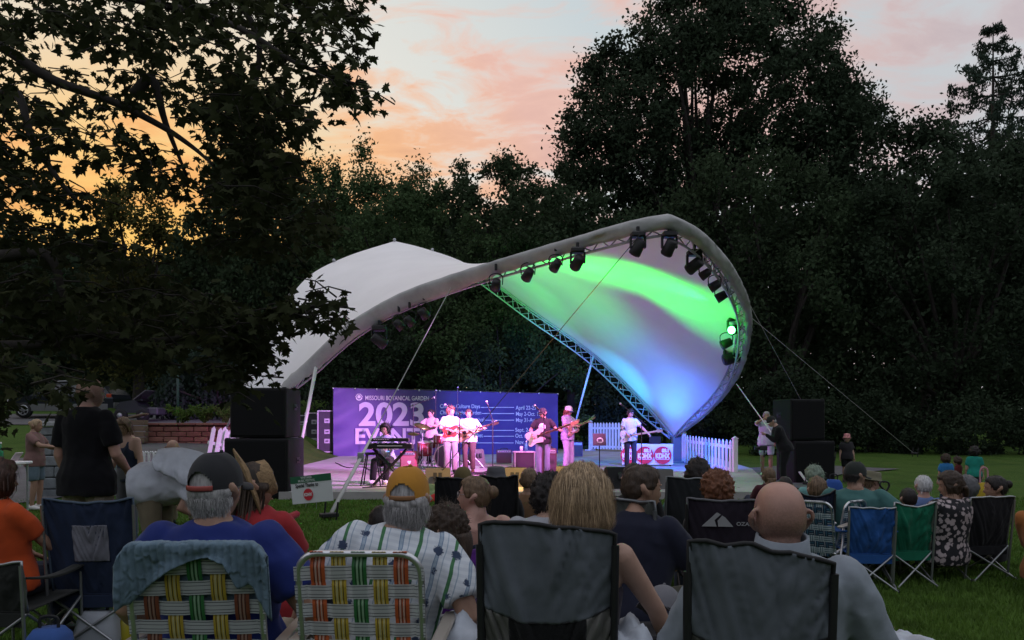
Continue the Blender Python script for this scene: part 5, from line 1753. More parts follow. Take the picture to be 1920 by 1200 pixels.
def drum_kit():
    D = 21.8; c = W(838, 858, D); x0 = c.x; t = thing('drum_kit', 'burgundy drum kit with bass drum and cymbals behind the guitarists', 'drum kit', (x0, D, FLOOR))
    shell = mat('drum_shell', (.22, .035, .05), .25, var=.15, vscale=5, spec=.6); head = mat('drum_head', (.62, .58, .60), .5); brass = mat('cymbal_bronze', (.32, .23, .10), .3, .9)
    rx = Matrix.Rotation(R(90), 3, 'X')
    zc = FLOOR + .34
    mb = MB(); mb.lathe([(.32, -.2), (.32, .2)], (x0, D, zc), rx, 32); o = mb.build('bass_drum', mat('bass_drum_shell', (.035, .035, .06), .3, spec=.6), t, True)
    mb = MB(); mb.lathe([(.335, .19), (.335, .225), (.31, .225)], (x0, D, zc), rx, 32, cap=False); mb.build('hoop', mat('hoop_wood', (.5, .42, .42), .4), o, True)
    mb = MB(); mb.lathe([(.31, .215), (.30, .22)], (x0, D, zc), rx, 32); mb.build('bass_head', mat('bass_head', (.05, .045, .06), .35), o, True)
    for k in range(8):
        a = k * .785; p = Vector((x0 + .335 * math.cos(a), D - .21, zc + .335 * math.sin(a))); mb = MB(); mb.box(p, (.03, .06, .03)); mb.build('claw_hook', alu, o, True)
    for dx, dy, z, r, h in ((-.20, -.1, .82, .15, .22), (.16, -.1, .84, .14, .2), (-.62, .15, .55, .20, .36), (-.42, .45, .66, .18, .14)):
        mb = MB(); mb.lathe([(r, -h / 2), (r, h / 2)], (x0 + dx, D + dy, FLOOR + z), Matrix.Rotation(R(8), 3, 'X'), 24); o = mb.build('drum', shell, t, True)
        mb = MB(); mb.lathe([(r * 1.02, h / 2), (r * .98, h / 2 + .012)], (x0 + dx, D + dy, FLOOR + z), Matrix.Rotation(R(8), 3, 'X'), 24); mb.build('skin', head, o, True)
        for k in range(6):
            a = k * 1.047; mb = MB(); mb.box((x0 + dx + r * 1.03 * math.cos(a), D + dy + r * 1.03 * math.sin(a), FLOOR + z), (.02, .02, h * .8)); mb.build('lug', alu, o, True)
        for k in range(3):
            a = k * 2.09 + .4; bar('leg', (x0 + dx + r * math.cos(a) * .8, D + dy + r * math.sin(a) * .8, FLOOR + z - h / 2), (x0 + dx + r * math.cos(a) * 1.2, D + dy + r * math.sin(a) * 1.2, FLOOR + .01), .010, alu, t, True, 6)
    for dx, dy, z, r, tl in ((-.66, -.05, 1.16, .24, 18), (.50, .1, 1.20, .22, -16), (-.95, .35, .95, .17, 4), (.75, .4, 1.05, .25, -10)):
        c = Vector((x0 + dx, D + dy, FLOOR + z)); Mr = Matrix.Rotation(R(tl), 3, 'Y') @ Matrix.Rotation(R(16), 3, 'X')
        mb = MB(); mb.lathe([(r, 0), (r * .4, .015), (r * .18, .022), (.02, .045)], c, Mr, 24); mb.lathe([(r, -.001), (.02, .01)], c, Mr, 24); mb.build('cymbal', brass, t, True)
        bar('cymbal_pole', (c.x, c.y, FLOOR + .25), c + Vector((0, 0, .05)), .011, alu, t, True, 6)
        for k in range(3):
            a = k * 2.09; bar('leg', (c.x, c.y, FLOOR + .3), (c.x + .25 * math.cos(a), c.y + .25 * math.sin(a), FLOOR + .01), .009, alu, t, True, 6)


drum_kit()


def keyboard():
    D = 16.1; x = (731 - HX) / FPX * D; z = FLOOR + .80
    t = thing('stage_piano', 'black stage piano on a crossed stand at the left of the band', 'keyboard', (x, D, FLOOR))
    st = black
    mb = MB(); mb.box((x, D, z), (.92, .30, .10), bevel=.012); mb.build('case', mat('piano_black', (.02, .02, .022), .35), t, True)
    mb = MB(); mb.box((x + .02, D - .152, z + .012), (.5, .004, .02)); mb.build('name_strip', mat('strip_white', (.6, .6, .6), .5), t, True)
    mb = MB(); mb.box((x, D + .06, z + .056), (.84, .15, .012)); k = mb.build('white_keys', mat('ivory', (.75, .73, .70), .4), t, True)
    for i in range(30):
        if i % 7 in (2, 6): continue
        mb = MB(); mb.box((x - .405 + i * .028, D + .02, z + .068), (.013, .085, .014)); mb.build('black_key', black, k, True)
    mb = MB(); mb.box((x + .02, D - .09, z + .13), (.76, .20, .07), bevel=.01); mb.build('upper_module', mat('piano_black', (.02, .02, .022), .35), t, True)
    for i in range(7):
        mb = MB(); mb.box((x - .28 + i * .045, D - .195, z + .14), (.028, .006, .014)); mb.build('button', mat('strip_white', (.6, .6, .6), .5), t, True)
    mb = MB(); mb.box((x - .02, D - .155, z - .10), (.07, .01, .022)); mb.build('status_display', mat('led_blue', (.1, .2, .6), .4, emit=(.25, .45, 1), estr=1.2), t, True)
    for sx in (-1, 1):
        for y in (-.02, .20):
            mb = MB(); a = Vector((x + sx * .34, D + y, z - .05)); b = Vector((x - sx * .34, D + y, FLOOR + .02)); mb.tube([a, b], .022, 4); mb.build('stand_tube', st, t, True)
        bar('foot_bar', (x + sx * .34, D - .2, FLOOR + .025), (x + sx * .34, D + .28, FLOOR + .025), .022, st, t, True, 6)
    # sub stool under it
    s = thing('stool', 'black folding stool left of the crossed keyboard stand', 'stool', (x - .38, D + .12, FLOOR))
    for sx in (-1, 1):
        for sy in (-1, 1):
            bar('leg', (x - .38 + sx * .10, D + .12 + sy * .08, FLOOR + .62), (x - .38 + sx * .20, D + .12 + sy * .16, FLOOR), .014, black, s, True, 6)
    mb = MB(); mb.lathe([(.14, .62), (.15, .64), (.14, .67)], (x - .38, D + .12, FLOOR), segs=16); mb.build('seat', black, s, True)
    return x, D, z


KX, KD, KZ = keyboard()

EG = [(-.20, -.055), (-.245, -.10), (-.24, -.155), (-.17, -.175), (-.06, -.145), (.02, -.15), (.11, -.165), (.185, -.12), (.15, -.065), (.10, -.03), (.10, .03), (.17, .07), (.23, .13), (.20, .165), (.10, .155), (.0, .125), (-.09, .145), (-.18, .155), (-.235, .10), (-.235, .03)]
AG = [(-.26, 0), (-.25, .09), (-.19, .165), (-.10, .19), (-.02, .165), (.05, .135), (.12, .145), (.20, .13), (.235, .07), (.245, 0), (.235, -.07), (.20, -.13), (.12, -.145), (.05, -.135), (-.02, -.165), (-.10, -.19), (-.19, -.165), (-.25, -.09)]


def guitar(label, origin, x, up, kind='electric', body_m=None, neck=.62, scale=1.0, pick=None, cat='guitar'):
    """body centre at origin, neck along x"""
    Mw = frame(origin, x, up) @ Matrix.Scale(scale, 4); M3 = Mw.to_3x3(); o = Mw.translation
    t = thing('acoustic_guitar' if kind == 'acoustic' else ('bass_guitar' if kind == 'bass' else 'electric_guitar'), label, cat, tuple(o), 0, 'guitars played on the stage')
    ol = [tuple(p) for p in resample(cr([(a, b, 0) for a, b in (AG if kind == 'acoustic' else EG)] + [((AG if kind == 'acoustic' else EG)[0][0], (AG if kind == 'acoustic' else EG)[0][1], 0)], 3), 50)[:-1, :2]]
    th = .05 if kind == 'acoustic' else .021
    mb = MB(); mb.prism(ol, -th, th, M3, o); b = mb.build('body', body_m, t, True)
    x0 = .22 if kind == 'acoustic' else .08
    wood = mat('maple_neck', (.42, .26, .13), .4); dark = mat('rosewood', (.05, .03, .02), .5)
    mb = MB(); mb.prism([(x0, -.024), (x0 + neck, -.020), (x0 + neck, .020), (x0, .024)], th - .008, th + .014, M3, o); mb.build('neck', wood, t, True)
    mb = MB(); mb.prism([(x0 - .02, -.022), (x0 + neck, -.018), (x0 + neck, .018), (x0 - .02, .022)], th + .0145, th + .019, M3, o); mb.build('fretboard', dark if kind != 'electric' else wood, t, True)
    hx = x0 + neck
    mb = MB(); mb.prism([(hx, -.022), (hx + .05, -.045), (hx + .17, -.040), (hx + .19, .01), (hx + .04, .035), (hx, .022)], th - .014, th + .006, M3, o); h = mb.build('headstock', wood if kind != 'acoustic' else dark, t, True)
    for k in range(4 if kind == 'bass' else 6):
        p = Mw @ Vector((hx + .035 + .024 * k, .045, th - .004)); mb = MB(); mb.sphere(p, .010 * scale, 6, 4); mb.build('tuning_peg', alu, h, True)
    if kind == 'acoustic':
        mb = MB(); mb.prism([(.07 + .05 * math.cos(a), .05 * math.sin(a)) for a in np.linspace(0, 6.283, 20, endpoint=False)], th + .001, th + .003, M3, o); mb.build('sound_hole', mat('hole_dark', (.01, .008, .008), .9), t, True)
        mb = MB(); mb.box(Mw @ Vector((-.12, 0, th + .006)), (.025, .14, .012), M3); mb.build('bridge', dark, t, True)
        mb = MB(); mb.prism([(.02, -.06), (.10, -.07), (.08, -.12), (-.02, -.11)], th + .001, th + .003, M3, o); mb.build('pickguard', dark, t, True)
    else:
        mb = MB(); mb.prism([(.10, -.055), (.12, -.09), (.02, -.11), (-.10, -.10), (-.13, -.05), (-.06, .02), (.08, .03)], th + .001, th + .004, M3, o); mb.build('pickguard', pick, t, True)
        for xx in (-.02, .05):
            mb = MB(); mb.box(Mw @ Vector((xx, 0, th + .008)), (.022, .075, .012), M3); mb.build('pickup', black, t, True)
        mb = MB(); mb.box(Mw @ Vector((-.10, 0, th + .008)), (.04, .07, .014), M3); mb.build('bridge', alu, t, True)
        for q in ((-.15, -.09), (-.17, -.06)):
            mb = MB(); mb.lathe([(.013, th), (.011, th + .018)], o, M3 @ Matrix.Identity(3), 8); 
            mb.v = [tuple(Vector(v) + M3 @ Vector((q[0], q[1], 0))) for v in mb.v]; mb.build('knob', alu, t, True)
    return t


# ---- the band
BAND = 'musicians on the stage'
denim = cloth('denim', (.17, .20, .27)); jean_d = cloth('dark_denim', (.035, .04, .06)); khaki = cloth('khaki', (.30, .25, .18)); blackc = cloth('black', (.014, .014, .016)); whitec = cloth('white', (.66, .65, .66))
shoe_b = mat('shoe_black', (.02, .02, .02), .5); shoe_w = mat('shoe_white', (.6, .58, .56), .6); shoe_br = mat('shoe_brown', (.12, .06, .03), .5)


def hold_guitar(label, px, py, D, kind, body_m, pick, glabel, yaw, tilt=.32, gx=.10, gz=.08, gy=.19, turn=.12, neckl=.62, reach=.52, gscale=1.0, **kw):
    # wrist targets relative to the pelvis, person frame
    c = Vector((gx, gy, gz)); dr = Vector((-1, turn, tilt)).normalized()
    wr = c + Vector((.06, .06, .04)); wl = c + dr * reach + Vector((0, .03, -.03))
    p = person(label, px, py, D, 'stand', yaw, s=-1, floor=FLOOR, wr=tuple(wr), wl=tuple(wl), er=(1, -.6, -.3), el=(-.6, -.1, -1), curl=.9, group=BAND, **kw)
    M = p['M']; s = p['s']; o = M @ (p['pel'] + c * s); x = M.to_3x3() @ dr
    upv = M.to_3x3() @ Vector((tilt, .15, 1))
    g = guitar(glabel, o, x, upv, kind, body_m, neckl, gscale, pick)
    # strap over the far shoulder
    mb = MB(); q = p['q']
    mb.tube(cr([p['pel'] + (c + Vector((.2, 0, 0))) * s, q(.17, .03, .25), q(.10, -.02, .49), q(-.02, -.13, .40), q(-.15, -.05, .15), p['pel'] + (c + dr * .14) * s], 4), [(.025, .004)] * 21, 6)
    mb.build('shoulder_strap', mat('strap_black', (.03, .03, .03), .7), p['t'])
    return p


hold_guitar('guitarist in a pale open shirt playing the small red electric guitar', 845, 763, 19.9, 'electric', mat('guitar_red', (.42, .04, .03), .25, spec=.6), mat('pick_dark', (.10, .02, .02), .4),
            'small red electric guitar held high by the guitarist in grey trousers', R(205), hair=('messy', H_RED), top=cloth('pale_shirt', (.62, .55, .52)), sleeve=.5, bottom=cloth('grey_trousers', (.30, .30, .27)), shoe=shoe_b, head=(R(25), R(-4)), strands=60, turn=.10, tilt=.10, gx=.06, gz=.13, gscale=.85)
hold_guitar('guitarist in a white long-sleeved shirt strumming the natural acoustic guitar', 879, 768, 20.3, 'acoustic', mat('spruce_top', (.58, .38, .20), .35, spec=.5), None,
            'natural wood acoustic guitar strummed by the man in white shirt', R(172), hair=('medium', H_BROWN), top=whitec, sleeve=1, bottom=cloth('brown_trousers', (.09, .06, .05)), shoe=shoe_br, head=(R(15), R(-14)), strands=40, tilt=.30, gx=.14, gz=.12, gy=.22, reach=.62, neckl=.55, gscale=1.05, build=1.05)
bassist = hold_guitar('bass player in dark cap and black printed T-shirt and jeans', 1018, 766, 18.6, 'bass', mat('guitar_cream', (.70, .68, .66), .3, spec=.6), mat('pick_white', (.75, .75, .75), .4),
            'long cream bass guitar held by the man in dark cap', R(168), hair=('short', H_DARK), hat=lambda t, M, s: make_cap(t, M, s, mat('cap_charcoal', (.035, .035, .04), .8), mat('cap_charcoal', (.035, .035, .04), .8), 1, None, white_paint), top=cloth('tee_black', (.03, .028, .032)), sleeve=.5, bottom=denim, shoe=shoe_w,
            head=(R(-35), R(-5)), strands=0, tilt=.36, gx=.14, gz=.06, reach=.62, neckl=.80)
# white print on the black T-shirt
mb = MB(); Mq = bassist['q']; s_ = bassist['s']
mb.lathe([(.085, 0), (.06, .004)], Mq(0, .16, .30), Matrix.Rotation(R(-90), 3, 'X'), 14); mb.lathe([(.05, 0), (.03, .004)], Mq(.02, .165, .21), Matrix.Rotation(R(-90), 3, 'X'), 12)
mb.build('shirt_print', white_paint, bassist['t'])
hold_guitar('guitarist in patterned lilac shirt and trucker cap turned to the right', 1066, 762, 20.9, 'electric', mat('guitar_tan', (.40, .22, .14), .3, spec=.5), mat('pick_white', (.75, .75, .75), .4),
            'tan electric guitar raised by the man in trucker cap', R(-128), hair=('long', H_RED), hairdown=.20, hat=lambda t, M, s: make_cap(t, M, s, whitec, cloth('cap_navy', (.03, .04, .12)), 1, None, mat('badge_blue', (.05, .08, .3), .6)),
            top=mat('floral_lilac', (.36, .31, .46), .8, var=.5, vscale=22), sleeve=.5, bottom=cloth('lilac_trousers', (.42, .36, .50)), shoe=shoe_b, head=(R(5), R(-10)), strands=30, tilt=.34, gx=.02, gz=.20, gy=.22, reach=.5)
hold_guitar('guitarist in pale T-shirt and dark trousers standing at the radio table', 1182, 768, 21.6, 'electric', mat('guitar_white', (.74, .74, .76), .3, spec=.6), mat('pick_white', (.75, .75, .75), .4),
            'white electric guitar held by the man at the radio table', R(190), hair=('messy', H_DARK), top=cloth('lilac_tee', (.58, .55, .62)), sleeve=.5, bottom=jean_d, shoe=shoe_b, head=(R(12), R(-12)), strands=40, tilt=.16, gx=.10, gz=.02, reach=.55, neckl=.66)

kb = person('keyboard player with long dark wavy hair in open blue shirt', 722, 796, 16.95, 'sit', R(172), floor=FLOOR, s=.98, hair=('curly', H_DARK), hairlen=.12, strands=120, hairdown=.10, top=cloth('blue_plaid', (.30, .33, .48), var=.5), sleeve=1, bottom=blackc, shoe=shoe_w,
            wr=(.22, .42, .26), wl=(-.20, .44, .26), er=(1, -.2, -.8), el=(-1, -.2, -.8), head=(R(-4), R(-3)), lean=.12, group=BAND)
mb = MB(); q = kb['q']; mb.loft([(q(0, .13, .02), Vector((.055, 0, 0)), Vector((0, .02, 0))), (q(0, .150, .25), Vector((.07, 0, 0)), Vector((0, .02, 0))), (q(0, .10, .44), Vector((.05, 0, 0)), Vector((0, .02, 0)))], 10); mb.build('undershirt', whitec, kb['t'])
th = thing('stool', 'drum stool hidden behind the keyboard player', 'stool', (kb['M'].translation.x, kb['M'].translation.y, FLOOR))
mb = MB(); mb.lathe([(.17, kb['pel'].z - .16), (.18, kb['pel'].z - .13), (.17, kb['pel'].z - .10)], kb['M'].translation, segs=16); mb.build('seat', black, th, True)
bar('pole', kb['M'].translation, kb['M'].translation + Vector((0, 0, kb['pel'].z - .15)), .02, black, th, True)
dr = person('drummer with dark hair tied back in a pink-lit shirt behind the cymbals', 808, 768, 23.2, 'sit', R(160), floor=FLOOR, hair=('bun', H_DARK), top=cloth('pink_shirt', (.50, .34, .36)), sleeve=.5, bottom=blackc, shoe=shoe_b, wr=(.25, .40, .28), wl=(-.2, .42, .30), group=BAND, head=(R(-20), R(-8)), strands=20)
th = thing('stool', 'round drum stool under the drummer', 'stool', (dr['M'].translation.x, dr['M'].translation.y, FLOOR))
mb = MB(); mb.lathe([(.16, dr['pel'].z - .16), (.17, dr['pel'].z - .12), (.16, dr['pel'].z - .09)], dr['M'].translation, segs=16); mb.build('seat', black, th, True)
bar('pole', dr['M'].translation, dr['M'].translation + Vector((0, 0, dr['pel'].z - .15)), .02, black, th, True)

# headphones hung on the neck of the guitarist, cables over the floor
def cable(label, pts, r=.012, m=None, loose=0):
    c = cr(pts, 6); mb = MB(); mb.tube(c, r, 5); o = mb.build('stage_cable', m or black); return tag(o, label, 'cable', 'cables on the stage floor')


rg = random.Random(8)
z = FLOOR + .014
for k, (x0, x1, y0, lab) in enumerate([(-2.0, -.2, 18.6, 'black cable snaking beneath the guitarists'), (-.6, 1.4, 20.6, 'black cable between acoustic guitar and black case'), (-2.9, -1.2, 16.0, 'black cable under the keyboard stand'),
                                       (1.4, 3.6, 20.0, 'black cable running to the radio table'), (-5.5, -3.2, 24.5, 'black cable crossing the bare floor at left'), (-.9, .3, 22.3, 'tangled black cable in front of the drums')]):
    pts = [(x0 + (x1 - x0) * i / 7, y0 + rg.uniform(-.5, .5) - (4.2 * i / 7 if k == 4 else 0), z) for i in range(8)]
    cable(lab, pts)
for k in range(3):
    pts = [(-.9 + k * .55 + .35 * math.cos(i * .9) * (1 - i * .02), 19.3 + .2 * k + .30 * math.sin(i * .9), z + .004 * i) for i in range(15)]
    cable('coil of cable lying %s on the stage' % ['by the first guitarist', 'between the guitarists and bass player', 'near the black case'][k], pts)
mb = MB()

# ---- guy lines
rope_m = mat('guy_rope', (.30, .30, .29), .7); strap_m = mat('strap_white', (.55, .55, .53), .7)


def guy(label, a, b, r=.012, m=None, strap=0.0, anchor=True):
    a = Vector(a); b = Vector(b); t = thing('guy_line', label, 'guy line', tuple(b), 0, 'guy lines holding the canopy')
    s = a.lerp(b, 1 - strap) if strap else b
    bar('rope', a, s, r, m or rope_m, t, True, 6)
    if strap:
        mb = MB(); mb.tube([s, s.lerp(b, .5), b], [(.012, .006), (.036, .008), (.036, .008)], 6); mb.build('ratchet_strap', strap_m, t, True)
        mb = MB(); mb.box(s.lerp(b, .42), (.10, .06, .16), bevel=.01); mb.build('ratchet', alu_d, t, True)
    if anchor:
        mb = MB(); mb.box(b + Vector((0, 0, .03)), (.26, .14, .06), Matrix.Rotation(.6, 3, 'Z'), bevel=.01); mb.build('anchor_plate', black, t, True)
        for dx in (-.08, .1):
            bar('stake', b + Vector((dx, 0, -.1)), b + Vector((dx + .03, 0, .22)), .014, black, t, True, 6)


guy('guy line with white strap anchored on the grass before the stage', W(845, 540, 17.4), (W(617, 975, 11.7).x, 11.7, .04), .010, strap=.33)
guy('thin guy line slanting across the green-lit canopy to the stage front', W(1200, 440, 15.0), (W(806, 912, 16.0).x, 16.0, FLOOR + .02), .008, mat('rope_dark', (.05, .05, .05), .8))
guy('pale guy rope from the right limb down beside the right loudspeakers', W(1381, 720, 22.6), (W(1516, 912, 17.9).x, 17.9, .03), .014, strap_m, strap=.3)
guy('thin dark guy wire from the right limb across the far shrubs', W(1402, 590, 20.4), (W(1715, 845, 28).x, 28, .3), .008)
guy('faint guy wire behind the right loudspeakers', W(1400, 560, 20.0), (W(1560, 815, 27).x, 27, .2), .008)


def prop_pole(label, a, b, r):
    t = thing('prop_pole', label, 'pole', tuple(b), 0, 'poles propping the canopy')
    a, b = Vector(a), Vector(b)
    mb = MB(); mb.tube([a, b], [r, r * .6], 8); mb.build('tube', mat('pole_white', (.62, .63, .62), .5), t, True)
    mb = MB(); mb.box(b + Vector((0, 0, .02)), (.16, .16, .04)); mb.build('foot', black, t, True)


prop_pole('pale tapering strap pole under the left limb of the canopy', W(596, 672, 19.9), (W(552, 898, 18.3).x, 18.3, FLOOR), .05)
prop_pole('pale pole under the rear truss behind the man in trucker cap', W(1113, 666, 27.4), (W(1062, 853, 29.5).x, 29.5, FLOOR), .04)
prop_pole('rusty prop pole left of the left loudspeakers', W(470, 700, 21.5), (W(408, 800, 23).x, 23, ground_z(W(408, 800, 23).x, 23)), .04)

# ---- thank-you sign on the grass
def lawn_sign():
    D = 13.4; A = W(544, 895, D); B = W(620, 886.5, D - .35); t = thing('lawn_sign', 'white lawn sign with green top and a red radio disc', 'sign', (A.x, D, 0))
    d = (B - A); d.z = 0; d.normalize(); nrm = Vector((d.y, -d.x, 0)); h = .455; rise = (B.z - A.z); L_ = (Vector((B.x, B.y, 0)) - Vector((A.x, A.y, 0))).length
    xd = Vector((d.x * L_, d.y * L_, rise)).normalized(); upv = (Vector((0, 0, 1)) - xd * xd.z).normalized()
    M = frame(A, xd, upv); M3 = M.to_3x3(); L3 = math.hypot(L_, rise)
    mb = MB(); mb.prism([(0, -h), (L3, -h), (L3, 0), (0, 0)], -.006, 0, M3, A); mb.build('sign_panel', mat('corrugated_white', (.66, .68, .70), .6), t, True)
    mb = MB(); mb.prism([(0, -.115), (L3, -.115), (L3, 0), (0, 0)], .002, .004, M3, A); mb.build('green_band', mat('sign_green', (.02, .12, .06), .6), t, True)
    P = lambda x, y: A + M3 @ Vector((x, y, .008))
    gm = mat('sign_text_pale', (.55, .62, .58), .6); dk = mat('sign_text_dark', (.03, .03, .035), .6)
    for s, x, y, sz, wd, m_, bo in (('WHITAKER', .225, -.050, .055, .23, gm, .001), ('MUSIC FESTIVAL', .165, -.100, .055, .35, gm, .001), ('Special Thanks to', .10, -.185, .085, .47, dk, .002)):
        f = frame(P(x, y), xd, upv); text_obj('lettering', s, sz, m_, t, f, bold=bo, width=wd)
    c = P(.35, -.315); mb = MB(); mb.prism([(.098 * math.cos(a), .098 * math.sin(a)) for a in np.linspace(0, 6.283, 32, endpoint=False)], -.002, .002, M3, c); mb.build('disc', mat('disc_red', (.62, .03, .05), .6), t, True)
    text_obj('lettering', 'KDHX', .07, white_paint, t, frame(P(.27, -.338) + nrm * .008, xd, upv), bold=.003, width=.165)
    for x in (.28, .50):
        a = A + M3 @ Vector((x, -h + .05, -.004)); bar('wire_leg', a, (a.x, a.y, -.1), .004, alu_d, t, True, 5)


lawn_sign()
# gobo spots thrown on the bare floor left of the keyboard
spot('floor_blue', W(720, 560, 18.9), W(650, 899, 17.6), 240, (.08, .2, 1), 9, .3, .02)
spot('floor_green', W(716, 566, 18.9), W(700, 906, 17.0), 200, (.1, .9, .2), 7, .3, .02)
spot('floor_yellow', W(724, 560, 18.9), W(668, 890, 18.4), 260, (1, .7, .1), 5, .3, .02)
# ------------------------------------------------------------------ left side: car, cart, planter, wall
def parked_car():
    D = 34.0; x0 = (35 - HX) / FPX * D; gz = ground_z(x0 + 2, D); t = thing('parked_car', 'dark station wagon with grey lower flanks parked under the trees', 'car', (x0 + 2.1, D, gz))
    paint = mat('car_paint', (.020, .024, .030), .25, .3, spec=.6); low = mat('car_cladding', (.16, .165, .16), .4, .3); glass = mat('car_glass', (.02, .025, .03), .08, spec=.8); tyre = mat('tyre', (.012, .012, .012), .8); rim = mat('alloy_rim', (.40, .41, .42), .35, .8)
    prof = [(0.05, .42), (.02, .62), (.10, .78), (.95, .92), (1.75, 1.38), (2.2, 1.46), (3.4, 1.46), (3.95, 1.36), (4.35, .98), (4.42, .80), (4.42, .42)]
    prof = [(a - 2.1, b) for a, b in prof]
    M = Matrix(((1, 0, 0), (0, 0, 1), (0, 1, 0)))
    mb = MB(); n = len(prof)
    def sect(y, k): return [Vector((a * (1 if b < .9 else k + (1 - k) * .5), y, b if b < .95 else .95 + (b - .95) * 1.0)) for a, b in prof]
    ring = [[Vector((a, y * (.86 if b > 1.0 else 1.0), b)) for a, b in prof] for y in (-.82, .82)]
    mb.smooth = False
    mb.rings(ring, True); mb.build('body', paint, t)
    mb = MB(); mb.box((.05, -.83, .43), (4.1, .03, .30), bevel=.01); mb.box((2.28, 0, .52), (.14, 1.6, .26), bevel=.04); mb.box((-2.05, 0, .50), (.14, 1.6, .26), bevel=.04); mb.build('cladding', low, t)
    for pts in ([(-1.02, .95), (-.42, 1.34), (.10, 1.38), (.10, .95)], [(.17, .95), (.17, 1.38), (1.05, 1.38), (1.05, .95)], [(1.12, .95), (1.12, 1.38), (1.70, 1.32), (1.98, .97)]):
        mb = MB(); vs = [Vector((a, -.835 * (.872 if b > 1.0 else 1), b)) for a, b in pts]; mb.quad(*vs); mb.build('window', glass, t)
    mb = MB(); mb.quad(Vector((-1.12, -.68, .96)), Vector((-.34, -.60, 1.39)), Vector((-.34, .60, 1.39)), Vector((-1.12, .68, .96)));
    mb.v = [(a - .02, b, c + .02) for a, b, c in mb.v]; mb.build('windscreen', glass, t)
    for dx in (-1.38, 1.30):
        mb = MB(); mb.lathe([(.28, -.10), (.32, -.09), (.33, 0), (.32, .09)], (dx, -.78, .32), Matrix.Rotation(R(90), 3, 'X'), 22); w = mb.build('wheel', tyre, t)
        for k in range(6):
            mb = MB(); a = k * 1.047; mb.box((dx + .10 * math.cos(a), -.89, .32 + .10 * math.sin(a)), (.20, .02, .05), Matrix.Rotation(-a, 3, 'Y'), bevel=.004); mb.build('rim_spoke', rim, w)
        mb = MB(); mb.lathe([(.22, .095), (.20, .115), (.185, .10)], (dx, -.78, .32), Matrix.Rotation(R(90), 3, 'X'), 22, cap=False); mb.build('rim', rim, w)
    mb = MB(); mb.box((2.14, -.76, .92), (.22, .12, .16), bevel=.02); mb.build('tail_light', mat('tail_lens', (.35, .05, .02), .25), t)
    mb = MB(); mb.box((-2.02, -.70, .70), (.16, .20, .12), bevel=.02); mb.build('headlight', mat('lamp_glass', (.5, .5, .5), .15), t)
    mb = MB(); mb.tube(cr([(-.1, -.62, 1.47), (0, -.62, 1.53), (1.3, -.62, 1.53), (1.45, -.62, 1.46)], 4), .02, 6); mb.build('roof_rail', alu_d, t)
    mb = MB(); mb.box((-.78, -.93, 1.0), (.12, .16, .12), bevel=.03); mb.build('mirror', paint, t)
    for dx in (-.02, .95):
        mb = MB(); mb.box((dx, -.84, .86), (.16, .03, .03), bevel=.008); mb.build('door_handle', low, t)


parked_car()


def utility_cart():
    D = 32.0; x = (258 - HX) / FPX * D; gz = ground_z(x, D); t = thing('utility_cart', 'dark utility cart with tilted bed behind the parked car', 'cart', (x, D, gz))
    pl = mat('cart_plastic', (.03, .033, .038), .45); tyre = mat('tyre', (.012, .012, .012), .8)
    M = Matrix(((1, 0, 0), (0, 0, 1), (0, 1, 0)))
    mb = MB(); mb.smooth = False; mb.rings([[Vector((a, y, b)) for a, b in [(-.65, .35), (-.62, .62), (-.45, .78), (.10, .86), (.30, .60), (.62, .52), (.65, .35)]] for y in (-.5, .5)]); mb.build('body', pl, t)
    for dx in (-.42, .45):
        mb = MB(); mb.lathe([(.20, -.10), (.25, -.08), (.25, .08), (.20, .1)], (dx, -.52, .25), Matrix.Rotation(R(90), 3, 'X'), 16); w = mb.build('wheel', tyre, t)
        mb = MB(); mb.lathe([(.11, .10), (.05, .13)], (dx, -.52, .25), Matrix.Rotation(R(90), 3, 'X'), 12); mb.build('hub', alu_d, w)
    mb = MB(); mb.box((.28, 0, 1.06), (.62, .9, .04), Matrix.Rotation(R(-38), 3, 'Y'), bevel=.01); mb.build('tilted_bed', mat('cart_bed', (.10, .10, .105), .5), t)
    bar('bed_strut', (.1, -.3, .7), (.3, -.3, 1.05), .02, black, t); mb = MB(); mb.box((.15, 0, .86), (.40, .7, .12), bevel=.04); mb.build('seat', black, t)
    mb = MB(); mb.box((.75, 0, .42), (.45, .8, .30), bevel=.05); mb.build('rear_box', mat('cart_box', (.07, .075, .08), .5), t)


utility_cart()


